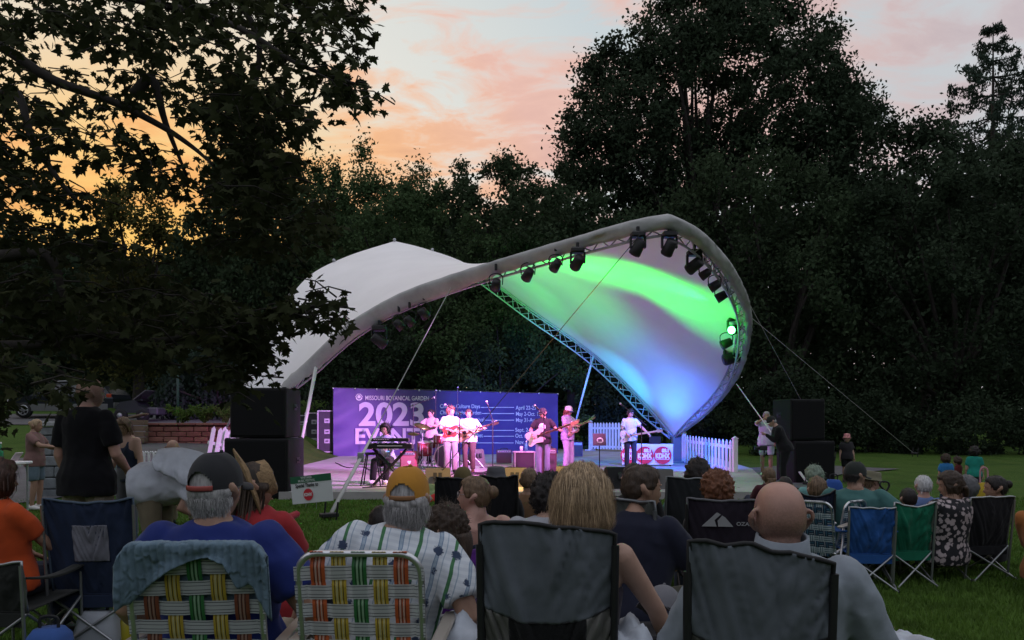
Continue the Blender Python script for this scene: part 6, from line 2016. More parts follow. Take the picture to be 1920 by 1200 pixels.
def planter():
    D = 24.0; xa, xb = (268 - HX) / FPX * D, (438 - HX) / FPX * D; gz = ground_z((xa + xb) / 2, D)
    t = thing('block_planter', 'raised planter of red concrete blocks with mulch and plants', 'planter', ((xa + xb) / 2, D, gz))
    red = mat('red_block', (.19, .075, .06), .85, var=.35, vscale=5, bump=.5, bscale=30); red2 = mat('red_block_pale', (.24, .105, .08), .85, var=.3, vscale=5, bump=.5, bscale=30)
    meshes = []
    for m in (red, red2):
        mb = MB(); mb.box((0, 0, 0), (.43, .26, .145), bevel=.018); meshes.append(mb.mesh('block', m))
    rg = random.Random(2); n = int((xb - xa) / .45) + 1
    for r in range(4):
        for i in range(n):
            x = xa + .22 + i * .45 + (.22 if r % 2 else 0)
            if x > xb + .1: continue
            M = Matrix.Translation((x, D + rg.uniform(-.012, .012), gz - .03 + r * .155)) @ Matrix.Rotation(rg.uniform(-.02, .02), 4, 'Z')
            add_obj('block', meshes[rg.random() < .4], t, True, M)
    for i in range(8):
        for r in range(4):
            M = Matrix.Translation((xa + .13, D + .35 + i * .45, gz - .03 + r * .155)) @ Matrix.Rotation(R(90), 4, 'Z'); add_obj('block', meshes[0], t, True, M)
    top = gz + .585
    mb = MB()
    for i in range(5):
        w = (xb - xa) / 5
        M = Matrix.Translation((xa + w * (i + .5), D, top)); 
        k = MB(); k.box((0, 0, 0), (w - .012, .34, .07), bevel=.012); k.build('capstone', red2 if i % 2 else red, t, True, M)
    mb = MB(); mb.box(((xa + xb) / 2, D + 2.0, top - .06), (xb - xa - .2, 3.8, .10)); mb.build('mulch', mat('mulch', (.10, .055, .04), .95, var=.5, vscale=14, bump=.8, bscale=25), t, True)
    rng = np.random.default_rng(4)
    for k, (cx, lab) in enumerate(((.30, 'spiky green plant at the left end of the brick planter'), (.55, 'leafy green plant in the middle of the brick planter'), (.80, 'thin plant at the right end of the brick planter'))):
        x = xa + (xb - xa) * cx; p = thing('planter_plant', lab, 'plant', (x, D + .9, top - .02), group='plants in the brick planter')
        mb = MB(); cen = []
        for s in range(14):
            a = rng.random() * 6.28; l = .3 + .35 * rng.random(); e = Vector((math.cos(a) * l * .8, math.sin(a) * l * .6, l * .9))
            c = cr([(0, 0, 0), tuple(e * .5 + Vector((0, 0, .12))), tuple(e)], 4); mb.tube(c, list(np.linspace(.012, .004, len(c))), 4); cen += [np.array(q) + rng.normal(size=3) * .04 for q in c[2:] for _ in range(6)]
        mb.build('stems', mat('plant_stem', (.06, .10, .03), .7), p); V, F = leaf_cards(np.array(cen), .13, rng, .2, .35); add_obj('leaves', np_mesh('leaves', V, F, [leafmat('plant_leaf', (.09, .15, .035), trans=.3)]), p)
    # wooden box sign at its corner
    b = thing('wooden_box', 'stacked wooden planter box at the corner of the brick planter', 'box', (xa - .05, D - .05, gz))
    wood = mat('weathered_wood', (.16, .11, .075), .8, var=.3, vscale=6, bump=.3, bscale=20, stretch=(.3, 3, 3))
    for k in range(4):
        mb = MB(); mb.box((xa + .06, D - .35, gz + .12 + k * .17), (.40, .30, .15), bevel=.01); mb.build('plank', wood, b, True)
    mb = MB(); mb.box((xa + .02, D - .35, gz + .83), (.48, .40, .05), Matrix.Rotation(R(-14), 3, 'Y'), bevel=.01); mb.build('lid', wood, b, True)
    q = thing('sign_post', 'thin dark green post beside the brick planter', 'post', (xa + .38, D + 1.6, gz))
    mb = MB(); mb.tube([(xa + .38, D + 1.6, gz), (xa + .38, D + 1.6, gz + 2.35)], .045, 8); mb.build('pole', mat('post_green', (.02, .05, .045), .5), q, True)
    mb = MB(); mb.sphere((xa + .38, D + 1.6, gz + 2.36), .06, 8, 6); mb.build('post_cap', mat('post_green', (.02, .05, .045), .5), q, True)


planter()


def stone_wall():
    D = 15.0; xa, xb = (86 - HX) / FPX * D, (214 - HX) / FPX * D; gz = ground_z(xa, D)
    t = thing('stone_pier', 'short grey stone wall with pale capstones behind the bald man in black', 'wall', ((xa + xb) / 2, D, gz))
    st = [mat('grey_stone_%d' % k, c, .85, var=.25, vscale=6, bump=.6, bscale=18) for k, c in enumerate([(.17, .19, .20), (.21, .225, .235), (.14, .155, .165)])]
    rg = random.Random(5); z = gz - .05; h = 1.32
    while z < gz + h - .1:
        rh = rg.uniform(.15, .22); x = xa
        while x < xb - .05:
            w = min(rg.uniform(.22, .46), xb - x); 
            mb = MB(); mb.box((0, 0, 0), (w - .012, .42, rh - .012), bevel=.018); mb.build('stone', st[rg.randrange(3)], t, True, Matrix.Translation((x + w / 2, D + rg.uniform(-.015, .015), z + rh / 2)))
            x += w
        z += rh
    core = MB(); core.box(((xa + xb) / 2, D + .02, gz + .6), (xb - xa - .06, .34, 1.3)); core.build('mortar', mat('mortar', (.10, .105, .11), .9), t, True)
    for i in range(3):
        w = (xb - xa + .1) / 3; mb = MB(); mb.box((xa - .05 + w * (i + .5), D, z + .045), (w - .01, .52, .09), bevel=.015); mb.build('capstone', mat('pale_cap', (.34, .35, .35), .8, var=.15, vscale=5, bump=.3, bscale=30), t, True)


stone_wall()


def garden_fence():
    D = 13.6; xa, xb = (238 - HX) / FPX * D, (330 - HX) / FPX * D; t = thing('garden_fence', 'low white fence with rounded pickets beside the woman in navy', 'fence', ((xa + xb) / 2, D, 0))
    n = 11
    for i in range(n):
        x = xa + (xb - xa) * i / (n - 1); mb = MB(); mb.tube(cr([(x - .032, D, .04), (x - .032, D, .84), (x, D, .905), (x + .032, D, .84), (x + .032, D, .04)], 4), .012, 5); mb.build('hoop', fence_white, t, True)
    for z in (.15, .70):
        bar('rail', (xa - .05, D + .015, z), (xb + .05, D + .015, z), .014, fence_white, t, True, 6)
    for k in range(3):
        x = (398 - HX) / FPX * 15.6 + k * .11; a = Vector((x - .62, 15.2 + k * .10, .03)); p = thing('fence_panel', ['outer', 'middle', 'inner'][k] + ' loose white fence panel leaning on the left loudspeakers', 'fence panel', tuple(a), 0, 'loose white fence panels')
        Mp = Matrix.Translation(Vector((x, 16.0 + k * .14, ground_z(x, 16)))) @ Matrix.Rotation(R(38), 4, 'Z') @ Matrix.Rotation(R(-14), 4, 'X') @ Matrix.Rotation(R(14 + 3 * k), 4, 'Y')
        for z in (.25, .95):
            mb = MB(); mb.box((0, 0, z), (.80, .035, .07), bevel=.006); mb.build('rail', fence_white, p, True, Mp)
        for i in range(6):
            mb = MB(); mb.prism([(-.04, .05), (.04, .05), (.04, 1.24), (0, 1.30), (-.04, 1.24)], -.01, .01, Matrix.Rotation(math.pi / 2, 3, 'X')); mb.build('picket', fence_white, p, True, Mp @ Matrix.Translation((-.34 + i * .136, -.03, 0)))


garden_fence()


def side_table():
    D = 11.0; x = (-10 - HX) / FPX * D; z = CAM_H - (866 - HY) * D / FPX; t = thing('folding_table', 'white-topped folding table at the far left edge', 'table', (x, D, 0))
    mb = MB(); mb.box((x, D, z - .02), (.70, .6, .04), bevel=.01); mb.build('tabletop', white_paint, t, True)
    for sx in (-1, 1):
        for sy in (-1, 1): bar('leg', (x + sx * .3, D + sy * .25, 0), (x + sx * .3, D + sy * .25, z - .04), .014, alu_d, t, True)
    b = thing('drink_bottle', 'green bottle on the white table at the far left edge', 'bottle', (x + .14, D - .1, z))
    mb = MB(); mb.lathe([(.04, 0), (.04, .14), (.015, .20), (.015, .25)], (x + .14, D - .1, z), segs=12); mb.build('glass_body', mat('bottle_green', (.03, .22, .10), .2), b, True)
    mb = MB(); mb.lathe([(.018, .25), (.018, .275)], (x + .14, D - .1, z), segs=10); mb.build('lid', white_paint, b, True)
    p = thing('paper_sheet', 'pale sheet propped on the white table at the far left edge', 'paper', (x + .30, D, z)); mb = MB(); mb.box((x + .30, D, z + .07), (.012, .16, .14), Matrix.Rotation(R(35), 3, 'Y')); mb.build('page', mat('pink_paper', (.6, .5, .53), .7), p, True)


side_table()
# ------------------------------------------------------------------ chairs
F_STEEL = mat('chair_steel', (.34, .35, .36), .35, .8); F_BLACK = mat('chair_black', (.022, .022, .024), .45, .3)
F_GREY = mat('chair_grey_tube', (.16, .17, .18), .4, .6)
FOLD = 'folding camp chairs of the audience'


def quad_chair(label, px, py, D, w, yaw=0.0, seat=.40, m=None, frame_m=None, band=None, panel=None, panel_rect=None, sides=None, floor=None, edge=None, lean=.20, topsag=.02, slope=0.0, group=FOLD, arms=True, seatm=None, wr=.012, wf=1.0):
    T = W(px, py, D); fl = ground_z(T.x, T.y) if floor is None else floor
    top = T.z - fl; frame_m = frame_m or F_BLACK
    back_y = -.20 - lean * (top - seat)
    o = Matrix.Rotation(yaw, 3, 'Z') @ Vector((0, back_y, 0))
    t = thing('camp_chair', label, 'camp chair', (T.x - o.x, T.y - o.y, fl), yaw, group)
    sd = px * .37
    def P(u, v):
        z = seat + (top - seat) * v
        z += (-slope * u - topsag * (1 - u * u) + .012 * noise.noise(Vector((u * 3, sd, 2)))) * v ** 4
        y = -.20 - lean * (z - seat) - .035 * (1 - u * u) * (1 - (2 * v - 1) ** 2)
        y += wr * noise.noise(Vector((u * 3.1 + sd, v * 2.6, 0))) + wr * .3 * noise.noise(Vector(((u + v) * 5 + sd, (u - v) * 4, 3)))
        y += wr * .9 * (1 - abs(noise.noise(Vector(((abs(u) * 1.2 - v) * 7 + sd, (u + v * abs(u)) * 2.2, 9)))) * 2.2) * min(1, wf)
        ww = w / 2 * (1 - .05 * (1 - v))
        return Vector((u * ww, y, z))
    vb = .56 if band else 0
    nu, nv = 40, 36
    def patch(name, u0, u1, v0, v1, mm, off=0.0, vcurve=0.0):
        rows = []
        for j in range(nv):
            row = []
            for i in range(nu):
                u = u0 + (u1 - u0) * i / (nu - 1); lo = v0 - vcurve * (1 - u * u) if v0 > .01 else v0
                hi = v1 - vcurve * (1 - u * u) if v1 < .99 else v1
                p = P(u, lo + (hi - lo) * j / (nv - 1)); row.append((p.x, p.y - off, p.z))
            rows.append(row)
        return grid_obj(name, rows, mm, t, False, thick=.004, flip=True)
    if band:
        patch('back_band', -1, 1, vb, 1, band, .002, .10)
        patch('mesh_panel', -.60, .60, 0, vb, panel, 0, .10)
        patch('side_panel', -1, -.60, 0, vb, sides, 0, .10); patch('side_panel', .60, 1, 0, vb, sides, 0, .10)
        mb = MB(); mb.tube([P(u, vb - .10 * (1 - u * u)) + Vector((0, -.005, 0)) for u in np.linspace(-1, 1, 15)], .0025, 5); mb.build('seam', edge or sides, t)
    else:
        patch('backrest', -1, 1, 0, 1, m)
        if panel:
            a = panel_rect or (-.5, .5, .35, .72); patch('window_panel', a[0], a[1], a[2], a[3], panel, .006)
    em = edge or frame_m
    mb = MB(); mb.tube([P(-1, 0)] + [P(-1, v) for v in np.linspace(.2, 1, 8)] + [P(u, 1) for u in np.linspace(-.9, .9, 15)] + [P(1, v) for v in np.linspace(1, .2, 8)] + [P(1, 0)], .0085, 6); mb.v = [(a, b - .005, c) for a, b, c in mb.v]; mb.build('piping', em, t)
    # seat
    rows = [[((i / 10 * 2 - 1) * w * .48, -.21 + .48 * j / 8, seat + .01 - .05 * math.sin(math.pi * j / 8) * (1 - (i / 5 - 1) ** 2) + .03 * j / 8) for i in range(11)] for j in range(9)]
    grid_obj('seat', rows, seatm or m or sides, t, False, thick=.006)
    mb = MB(); mb.box((0, -.215, seat - .035), (w * .95, .012, .08), bevel=.004); mb.build('seat_skirt', seatm or m or sides, t)
    h = w / 2
    ptop = P(1, .93)
    for sx in (-1, 1):
        bar('back_post', (sx * h * .98, -.215 - .0, .02), (sx * ptop.x * 1.01, ptop.y - .012, ptop.z), .010 if not band else .014, frame_m, t)
        if arms:
            bar('front_post', (sx * h, .27, .01), (sx * h, .25, seat + .20), .009, frame_m, t)
            rows = [[(sx * (h - .035 + .07 * i / 3), .27 - .50 * j / 8, seat + .205 - .03 * math.sin(math.pi * j / 8)) for i in range(4)] for j in range(9)]
            grid_obj('armrest', rows, m or sides, t, False, thick=.012)
        bar('leg', (sx * h, -.21, seat), (sx * h, .27, .01), .009, frame_m, t); bar('leg', (sx * h, .25, seat), (sx * h, -.30, .01), .009, frame_m, t)
        bar('leg', (sx * h, -.215, seat), (-sx * h, -.32, .01), .009, frame_m, t); bar('leg', (sx * h, .26, seat), (-sx * h, .30, .01), .009, frame_m, t)
    for sx in (-1, 1):
        for y in (-.31, .29):
            mb = MB(); mb.sphere((sx * h, y, .015), .018, 8, 6); mb.build('rubber_foot', black, t)
    return t, P


def stripes(name, base, lines, rough=.55):
    """webbing: stripes across the strap (uv x)"""
    if name in MATS: return MATS[name]
    m = mat(name, base, rough, bump=.12, bscale=300)
    t = m.node_tree; b = t.nodes['Principled BSDF']; uv = N(t, 'ShaderNodeUVMap'); sp = N(t, 'ShaderNodeSeparateXYZ'); L(t, uv.outputs[0], sp.inputs[0])
    st = [(0.0, base)]
    for a, e, c in lines: st += [(a, c), (e, base)]
    r = ramp(t, st, 'CONSTANT'); L(t, sp.outputs['X'], r.inputs['Fac']); L(t, r.outputs['Color'], b.inputs['Base Color'])
    tr = N(t, 'ShaderNodeBsdfTranslucent'); L(t, r.outputs['Color'], tr.inputs['Color']); ms = N(t, 'ShaderNodeMixShader'); ms.inputs[0].default_value = .25
    L(t, b.outputs[0], ms.inputs[1]); L(t, tr.outputs[0], ms.inputs[2]); L(t, ms.outputs[0], t.nodes['Material Output'].inputs['Surface'])
    return m


K = (.015, .015, .02); Wt = (.50, .52, .53)
WEB = {'white': stripes('web_white', Wt, [(.10, .15, (.06, .06, .08)), (.32, .36, (.06, .06, .08)), (.62, .66, (.06, .06, .08)), (.85, .90, (.06, .06, .08))]),
       'orange': stripes('web_orange', (.48, .10, .03), [(.22, .27, K), (.30, .42, (.50, .34, .28)), (.45, .5, K), (.55, .66, (.50, .34, .28)), (.70, .75, K)]),
       'yellow': stripes('web_yellow', (.46, .33, .04), [(.16, .21, K), (.26, .40, (.50, .45, .22)), (.44, .49, K), (.56, .68, (.50, .45, .22)), (.74, .79, K)]),
       'green': stripes('web_green', (.035, .17, .05), [(.20, .25, K), (.30, .42, (.28, .42, .28)), (.46, .51, K), (.56, .68, (.28, .42, .28)), (.72, .77, K)]),
       'rust': stripes('web_rust', (.20, .06, .03), [(.22, .27, K), (.30, .42, (.30, .2, .16)), (.45, .5, K), (.55, .66, (.30, .2, .16)), (.70, .75, K)]),
       'navy': stripes('web_navy', (.02, .05, .09), [(.2, .3, Wt), (.6, .7, (.08, .22, .30))]), 'aqua': stripes('web_aqua', (.42, .50, .52), [(.2, .34, (.03, .10, .14)), (.6, .72, (.03, .10, .14))])}


def web_chair(label, px, py, D, w, verts, horiz, yaw=0.0, seat=.38, floor=None, lean=.22, roll=0.0, arm_m=None, sw=.052, nh=8, group='webbed lawn chairs'):
    T = W(px, py, D); fl = ground_z(T.x, T.y) if floor is None else floor; top = T.z - fl; by = -.18 - lean * (top - seat)
    o = Matrix.Rotation(yaw, 3, 'Z') @ Vector((0, by, 0))
    t = thing('lawn_chair', label, 'lawn chair', (T.x - o.x, T.y - o.y, fl), yaw, group)
    y_at = lambda z: -.18 - lean * (z - seat)
    h = w / 2; c = .075
    fr = [(-h, y_at(seat - .05), seat - .05), (-h, y_at(top - .25), top - .25)] + [(-h + c * (1 - math.cos(a)), y_at(top - c + c * math.sin(a)), top - c + c * math.sin(a)) for a in np.linspace(0, math.pi / 2, 7)]
    fr = fr + [(-x, y, z) for x, y, z in reversed(fr)]
    mb = MB(); mb.tube(fr, .0125, 10); mb.build('back_frame', alu, t)
    # woven straps: verticals over/under horizontals
    zs = np.linspace(seat + .02, top - .07, nh); xs = np.linspace(-h + .07, h - .07, len(verts))
    for i, (x, k) in enumerate(zip(xs, verts)):
        rows = []
        for z in np.linspace(seat - .03, top + .006, 60):
            ph = math.tanh(4 * math.cos(math.pi * (z - zs[0]) / (zs[1] - zs[0]))) * (1 if i % 2 else -1)
            e = .0030 * ph; e += -.014 * sst(top - .05, top - .005, np.array(z)) 
            rows.append([(x + (q - .5) * sw * 1.0, y_at(z) - .001 - e, z) for q in (0, .25, .5, .75, 1)])
        # loop over the top rail
        for a in np.linspace(0, 2.6, 7)[1:]:
            z = top + .004 + .012 * math.sin(a) * .6; rows.append([(x + (q - .5) * sw * (1 - .1 * a), y_at(top) - .016 * math.cos(a), z - .001 * a) for q in (0, .25, .5, .75, 1)])
        grid_obj('webbing_strap', rows, WEB[k], t, False)
    for j, z in enumerate(zs):
        cols = []
        for x in np.linspace(-h - .012, h + .012, 60):
            ph = math.tanh(4 * math.cos(math.pi * (x - xs[0]) / (xs[1] - xs[0]))) * (-1 if j % 2 else 1)
            e = .0030 * ph
            if abs(x) > h - .02: e = .012 * (1 if abs(x) > h else .6)
            cols.append([(x, y_at(z + (q - .5) * sw) - .001 - e, z + (q - .5) * sw + .003 * math.sin(x * 9 + j)) for q in (0, .25, .5, .75, 1)])
        grid_obj('webbing_strap', cols, WEB[horiz[j % len(horiz)]], t, False)
    # seat
    mb = MB(); mb.tube([(-h, -.2, seat), (-h, .30, seat + .04), (-h + .05, .36, seat + .04), (h - .05, .36, seat + .04), (h, .30, seat + .04), (h, -.2, seat)], .0125, 8); mb.build('seat_frame', alu, t)
    for i, (x, k) in enumerate(zip(xs, verts)):
        grid_obj('webbing_strap', [[(x + (q - .5) * sw, -.18 + .54 * j / 10, seat + .012 + .04 * j / 10 - .02 * math.sin(math.pi * j / 10)) for q in (0, .5, 1)] for j in range(11)], WEB[k], t, False)
    for sx in (-1, 1):
        mb = MB(); mb.tube(cr([(sx * (h + .03), .34, 0), (sx * (h + .03), .22, seat + .02), (sx * (h + .03), .16, seat + .22)], 4), .0115, 8); mb.build('leg', alu, t)
        mb = MB(); mb.tube(cr([(sx * (h + .03), -.36, 0), (sx * (h + .03), -.10, seat + .02), (sx * (h + .03), -.04, seat + .22)], 4), .0115, 8); mb.build('leg', alu, t)
        mb = MB(); mb.box((sx * (h + .045), .03, seat + .235), (.055, .46, .020), bevel=.008); mb.build('armrest', arm_m or mat('armrest_plain', (.42, .38, .33), .35, .3), t)
    return t, y_at, top, h


# ---- first row, nearest the camera
dark_band = cloth('chair_band', (.115, .130, .150), bump=.5, bscale=10); pan_black = cloth('chair_mesh', (.013, .013, .014), bump=.2, bscale=200); side_gry = cloth('chair_side', (.15, .145, .135), bump=.4, bscale=12)
seam_m = mat('seam_grey', (.16, .17, .18), .7)
quad_chair('charcoal high-back camp chair of the blonde woman in the front row', 1026, 992, 2.80, .475, R(-3), .42, None, F_BLACK, dark_band, pan_black, None, side_gry, edge=mat('piping_black', (.012, .012, .013), .7), topsag=-.012, slope=.018, wr=.020)
quad_chair('charcoal high-back camp chair of the bald man in the front row', 1429, 1035, 2.50, .45, R(-5), .42, None, F_BLACK, dark_band, pan_black, None, side_gry, edge=mat('piping_black', (.012, .012, .013), .7), topsag=-.012, slope=.034, wr=.020)
wc, y_at, wtop, wh = web_chair('striped webbed lawn chair in orange, yellow and green, uncovered', 672, 1038, 2.8, .435, ['orange', 'yellow', 'green', 'yellow', 'orange'], ['white'], R(-2), .40)
lc, ly_at, ltop, lh = web_chair('dim webbed lawn chair with a blue towel over its back', 361, 1028, 2.78, .455, ['rust', 'yellow', 'green', 'yellow', 'rust'], ['white'], R(2), .40)


def towel():
    t = thing('towel', 'ribbed blue-grey towel draped over the left webbed lawn chair', 'towel', tuple(lc.location), R(2))
    drop = lambda u: float(np.interp(u, [0, .08, .2, .35, .5, .62, .72, .80, .88, .94, 1], [.17, .20, .14, .085, .045, .035, .06, .15, .13, .19, .20]))
    rows = []
    for i in range(90):
        u = i / 89; x = (u - .5) * (lh * 2 + .05); d = drop(u); row = []
        edge = max(0, abs(u - .5) * 2 - .78) / .22
        ez = -.055 * edge ** 2
        rip = .005 * math.sin(u * 130)
        for j in range(34):
            v = j / 33
            if v < .4:
                k = (1 - v / .4); z = ltop - .02 - k * .20; y = ly_at(z) + .026 + .004 * k
            elif v < .55:
                a = (v - .4) / .15 * math.pi; z = ltop + .012 + .012 * math.sin(a); y = ly_at(ltop) + .026 * math.cos(a)
            else:
                k = (v - .55) / .45; z = ltop + .006 - k * d; y = ly_at(z) - .024 - .012 * k - .014 * math.sin(u * 17 + k * 2) * k
            y += -.012 * noise.noise(Vector((u * 6, v * 3, 1))) * (v > .5)
            row.append((x * (1 + .03 * (v > .55)), y - rip * (v > .42), z + ez + .004 * noise.noise(Vector((u * 9, v * 4, 5)))))
        rows.append(row)
    m = cloth('towel', (.125, .185, .235), var=.2, bump=.5, bscale=60)
    grid_obj('towel_cloth', rows, m, t, False, thick=.006, flip=True)


towel()

P_BASE = dict(shoe=shoe_b)
aloha = bpy.data.materials.new('aloha_shirt')


def build_aloha():
    m = aloha; m.use_nodes = True; t = m.node_tree; b = t.nodes['Principled BSDF']; b.inputs['Roughness'].default_value = .85; b.inputs['Specular IOR Level'].default_value = .15
    tc = N(t, 'ShaderNodeTexCoord'); sp = N(t, 'ShaderNodeSeparateXYZ')
    mp = N(t, 'ShaderNodeMapping'); mp.inputs['Rotation'].default_value = (0, R(-14), 0); L(t, tc.outputs['Object'], mp.inputs[0]); L(t, mp.outputs[0], sp.inputs[0])
    nz = N(t, 'ShaderNodeTexNoise', i_Scale=5.0, i_Detail=2.0); L(t, tc.outputs['Object'], nz.inputs[0])
    wob = N(t, 'ShaderNodeMath', operation='MULTIPLY_ADD'); wob.inputs[1].default_value = .035; L(t, nz.outputs['Fac'], wob.inputs[0]); L(t, sp.outputs['X'], wob.inputs[2])
    fr = N(t, 'ShaderNodeMath', operation='FRACT'); sc = N(t, 'ShaderNodeMath', operation='MULTIPLY'); sc.inputs[1].default_value = 6.6; L(t, wob.outputs[0], sc.inputs[0]); L(t, sc.outputs[0], fr.inputs[0])
    wh = (.62, .66, .70); bl = (.16, .24, .36); gr = (.07, .20, .09); pa = (.34, .42, .50)
    st = ramp(t, [(0, wh), (.13, bl), (.15, pa), (.22, bl), (.24, wh), (.36, pa), (.39, wh), (.60, gr), (.70, wh), (.82, pa), (.85, wh)], 'CONSTANT'); L(t, fr.outputs[0], st.inputs['Fac'])
    # dark star flowers in the white bands
    vo = N(t, 'ShaderNodeTexVoronoi', i_Scale=13.0, i_Randomness=.25); L(t, mp.outputs[0], vo.inputs['Vector'])
    fl = ramp(t, [(0.0, (0, 0, 0)), (.20, (0, 0, 0)), (.27, (1, 1, 1))], 'LINEAR'); 
    wv = N(t, 'ShaderNodeTexNoise', i_Scale=120.0, i_Detail=1.0); L(t, mp.outputs[0], wv.inputs[0])
    ad = N(t, 'ShaderNodeMath', operation='MULTIPLY_ADD'); ad.inputs[1].default_value = .30; L(t, wv.outputs['Fac'], ad.inputs[0]); L(t, vo.outputs['Distance'], ad.inputs[2])
    sb = N(t, 'ShaderNodeMath', operation='SUBTRACT'); sb.inputs[1].default_value = .19; L(t, ad.outputs[0], sb.inputs[0]); L(t, sb.outputs[0], fl.inputs['Fac'])
    # short dashes
    mz = N(t, 'ShaderNodeMath', operation='MULTIPLY'); mz.inputs[1].default_value = 42; L(t, sp.outputs['Z'], mz.inputs[0]); fz = N(t, 'ShaderNodeMath', operation='FRACT'); L(t, mz.outputs[0], fz.inputs[0])
    mx = N(t, 'ShaderNodeMix', data_type='RGBA', blend_type='MIX'); L(t, fl.outputs['Color'], mx.inputs[0]); mx.inputs[6].default_value = (.05, .07, .12, 1); L(t, st.outputs['Color'], mx.inputs[7])
    dash = ramp(t, [(0, (.90, .91, .93)), (.5, (1, 1, 1))], 'CONSTANT'); L(t, fz.outputs[0], dash.inputs['Fac'])
    mu = N(t, 'ShaderNodeMix', data_type='RGBA', blend_type='MULTIPLY'); mu.inputs[0].default_value = 1; L(t, mx.outputs[2], mu.inputs[6]); L(t, dash.outputs['Color'], mu.inputs[7])
    L(t, mu.outputs[2], b.inputs['Base Color'])


build_aloha()

oxford = cloth('oxford_grey', (.24, .27, .305), var=.12, bump=.3, bscale=14)
bald = person('bald man in grey collared shirt in the front row, back to us', 1462, 903, 2.76, 'sit', R(-4), s=1.06, head=(R(2), R(-2)), build=1.22, vox=.0062, skin=lambda z: bald_skin('skin_bald_front', (.43, .235, .18), (.10, .066, .052), z), top=oxford, sleeve=1, loose=.03, bottom=khaki, shoe=shoe_b, fine=2, face=True, headscale=1.04,
              wr=(.34, .16, .05), wl=(-.30, .2, .08), er=(.6, -1, -.2), pelvis_h=None, lean=-.20, crease=.013)
q = bald['q']; mb = MB()
ring = lambda g, c, k=1: [(q(.0, -.012 + .0, c) + bald['rt'] * math.cos(a) * (.072 * k + g) * 1.06 + bald['fw'] * math.sin(a) * (.070 * k + g) * 1.06) for a in np.linspace(0, 2 * math.pi, 24, endpoint=False)]
mb.rings([ring(.036, .49, 1.15), ring(.016, .545), ring(.010, .592), ring(.0, .590), ring(.002, .54)], False); mb.build('collar', oxford, bald['t'])

person('blonde woman with bobbed hair and bare arms in the front row', 1091, 885, 3.06, 'sit', R(-6), s=1.0, head=(R(-4), R(2)), build=.90, top=cloth('top_plum', (.06, .05, .07)), sleeve=0, bottom=jean_d, shoe=shoe_br, hair=('bob', H_BLOND), hairlen=.12, strands=7000, fine=2, headscale=1.06,
       wr=(.40, .16, -.06), wl=(-.2, .28, .12), er=(1.2, -.5, -.2), lean=-.2)
capm = cloth('cap_dark', (.030, .031, .034)); 
navyblue = cloth('blue_tee', (.018, .030, .150), var=.08, bump=.5, bscale=14)
bm_ = person('man in dark cap and blue festival T-shirt beside the towel-draped chair', 405, 858, 3.05, 'sit', R(-3), s=1.04, head=(R(-12), R(4)), build=1.16, skin=SKIN_T, top=navyblue, sleeve=.5, loose=.035, bottom=khaki, shoe=shoe_b, hair=('short', H_GREY), hairlen=.03, strands=2600, fine=2,
             hat=lambda t, M, s: make_cap(t, M, s, capm, capm, 1, mat('strap_red', (.30, .06, .05), .6)), wr=(.36, .10, .04), wl=(-.33, .14, .05), er=(.7, -1, -.2), el=(-.7, -1, -.2), lean=-.15, crease=.013)
q = bm_['q']
Mo = frame(bm_['M'] @ q(-.10, -.196, .345), bm_['M'].to_3x3() @ Vector((1, 0, 0)), (0, .12, 1))
text_obj('lettering', 'Whitaker', .045, mat('print_grey', (.30, .31, .34), .7), bm_['t'], Mo, width=.16)
mb = MB(); c = bm_['M'] @ q(-.125, -.197, .358)
for a in (-.5, 0, .5):
    mb.box(c + Vector((a * .03, 0, .010 * (1 - abs(a)))), (.010, .003, .030), Matrix.Rotation(a, 3, 'Y'))
mb.build('print_badge', mat('print_yellow', (.5, .36, .03), .7), bm_['t'], True)

capo = cloth('cap_orange', (.46, .215, .035)); 
person('grey-haired man in orange cap and patterned short-sleeved shirt', 765, 883, 3.42, 'sit', R(3), s=1.03, side=.16, head=(R(-10), R(3)), build=1.12, skin=SKIN_T, top=aloha, sleeve=.5, loose=.04, bottom=khaki, shoe=shoe_b, hair=('medium', H_GREY), hairlen=.045, strands=3600, fine=2,
       hat=lambda t, M, s: make_cap(t, M, s, capo, capo, 1, mat('strap_tan', (.25, .12, .05), .6)), wr=(.30, .02, .02), wl=(-.42, .02, .0), er=(.5, -1, -.2), el=(-1.6, .1, .35), lean=-.12, crease=.012)

# ---- second row and beyond, left half
quad_chair('navy camp chair with grey mesh window at lower left', 164, 934, 4.85, .53, R(5), .36, cloth('navy_nylon', (.020, .030, .060), bump=.5, bscale=11), F_STEEL, panel=mat('mesh_grey', (.17, .17, .20), .8, var=.15, vscale=20), panel_rect=(-.38, .42, .36, .74), topsag=.03, edge=mat('hem_blue', (.06, .09, .13), .7), wr=.02)
person('person with dark auburn hair and orange T-shirt cut by the left edge', -4, 868, 4.8, 'sit', R(-20), s=.94, head=(R(-20), R(0)), build=.95, skin=SKIN_T, top=cloth('orange_tee', (.50, .075, .020)), sleeve=.5, bottom=jean_d, shoe=shoe_b, hair=('bob', H_RED if False else hairmat('chestnut', (.05, .022, .014))), strands=260, hairlen=.12, wr=(.22, .30, .06))
quad_chair('camp chair with bright steel legs cut by the left edge', -32, 1052, 4.45, .46, R(-6), .36, cloth('olive_black', (.022, .024, .022)), F_STEEL)
person('bald man in black polo shirt standing at the left, back to us', 168, 708, 6.36, 'stand', R(-8), s=-1, head=(R(-42), R(0)), build=.98, skin=lambda z: bald_skin('skin_bald_tall', (.50, .285, .22), (.16, .11, .09), z), top=cloth('black_polo', (.010, .010, .012)), sleeve=.5, loose=.028, bottom=cloth('beige_trousers', (.34, .29, .24)), shoe=shoe_br, wr=(.20, .20, .04), fine=2, wl=(-.20, .1, -.05), crease=.012)
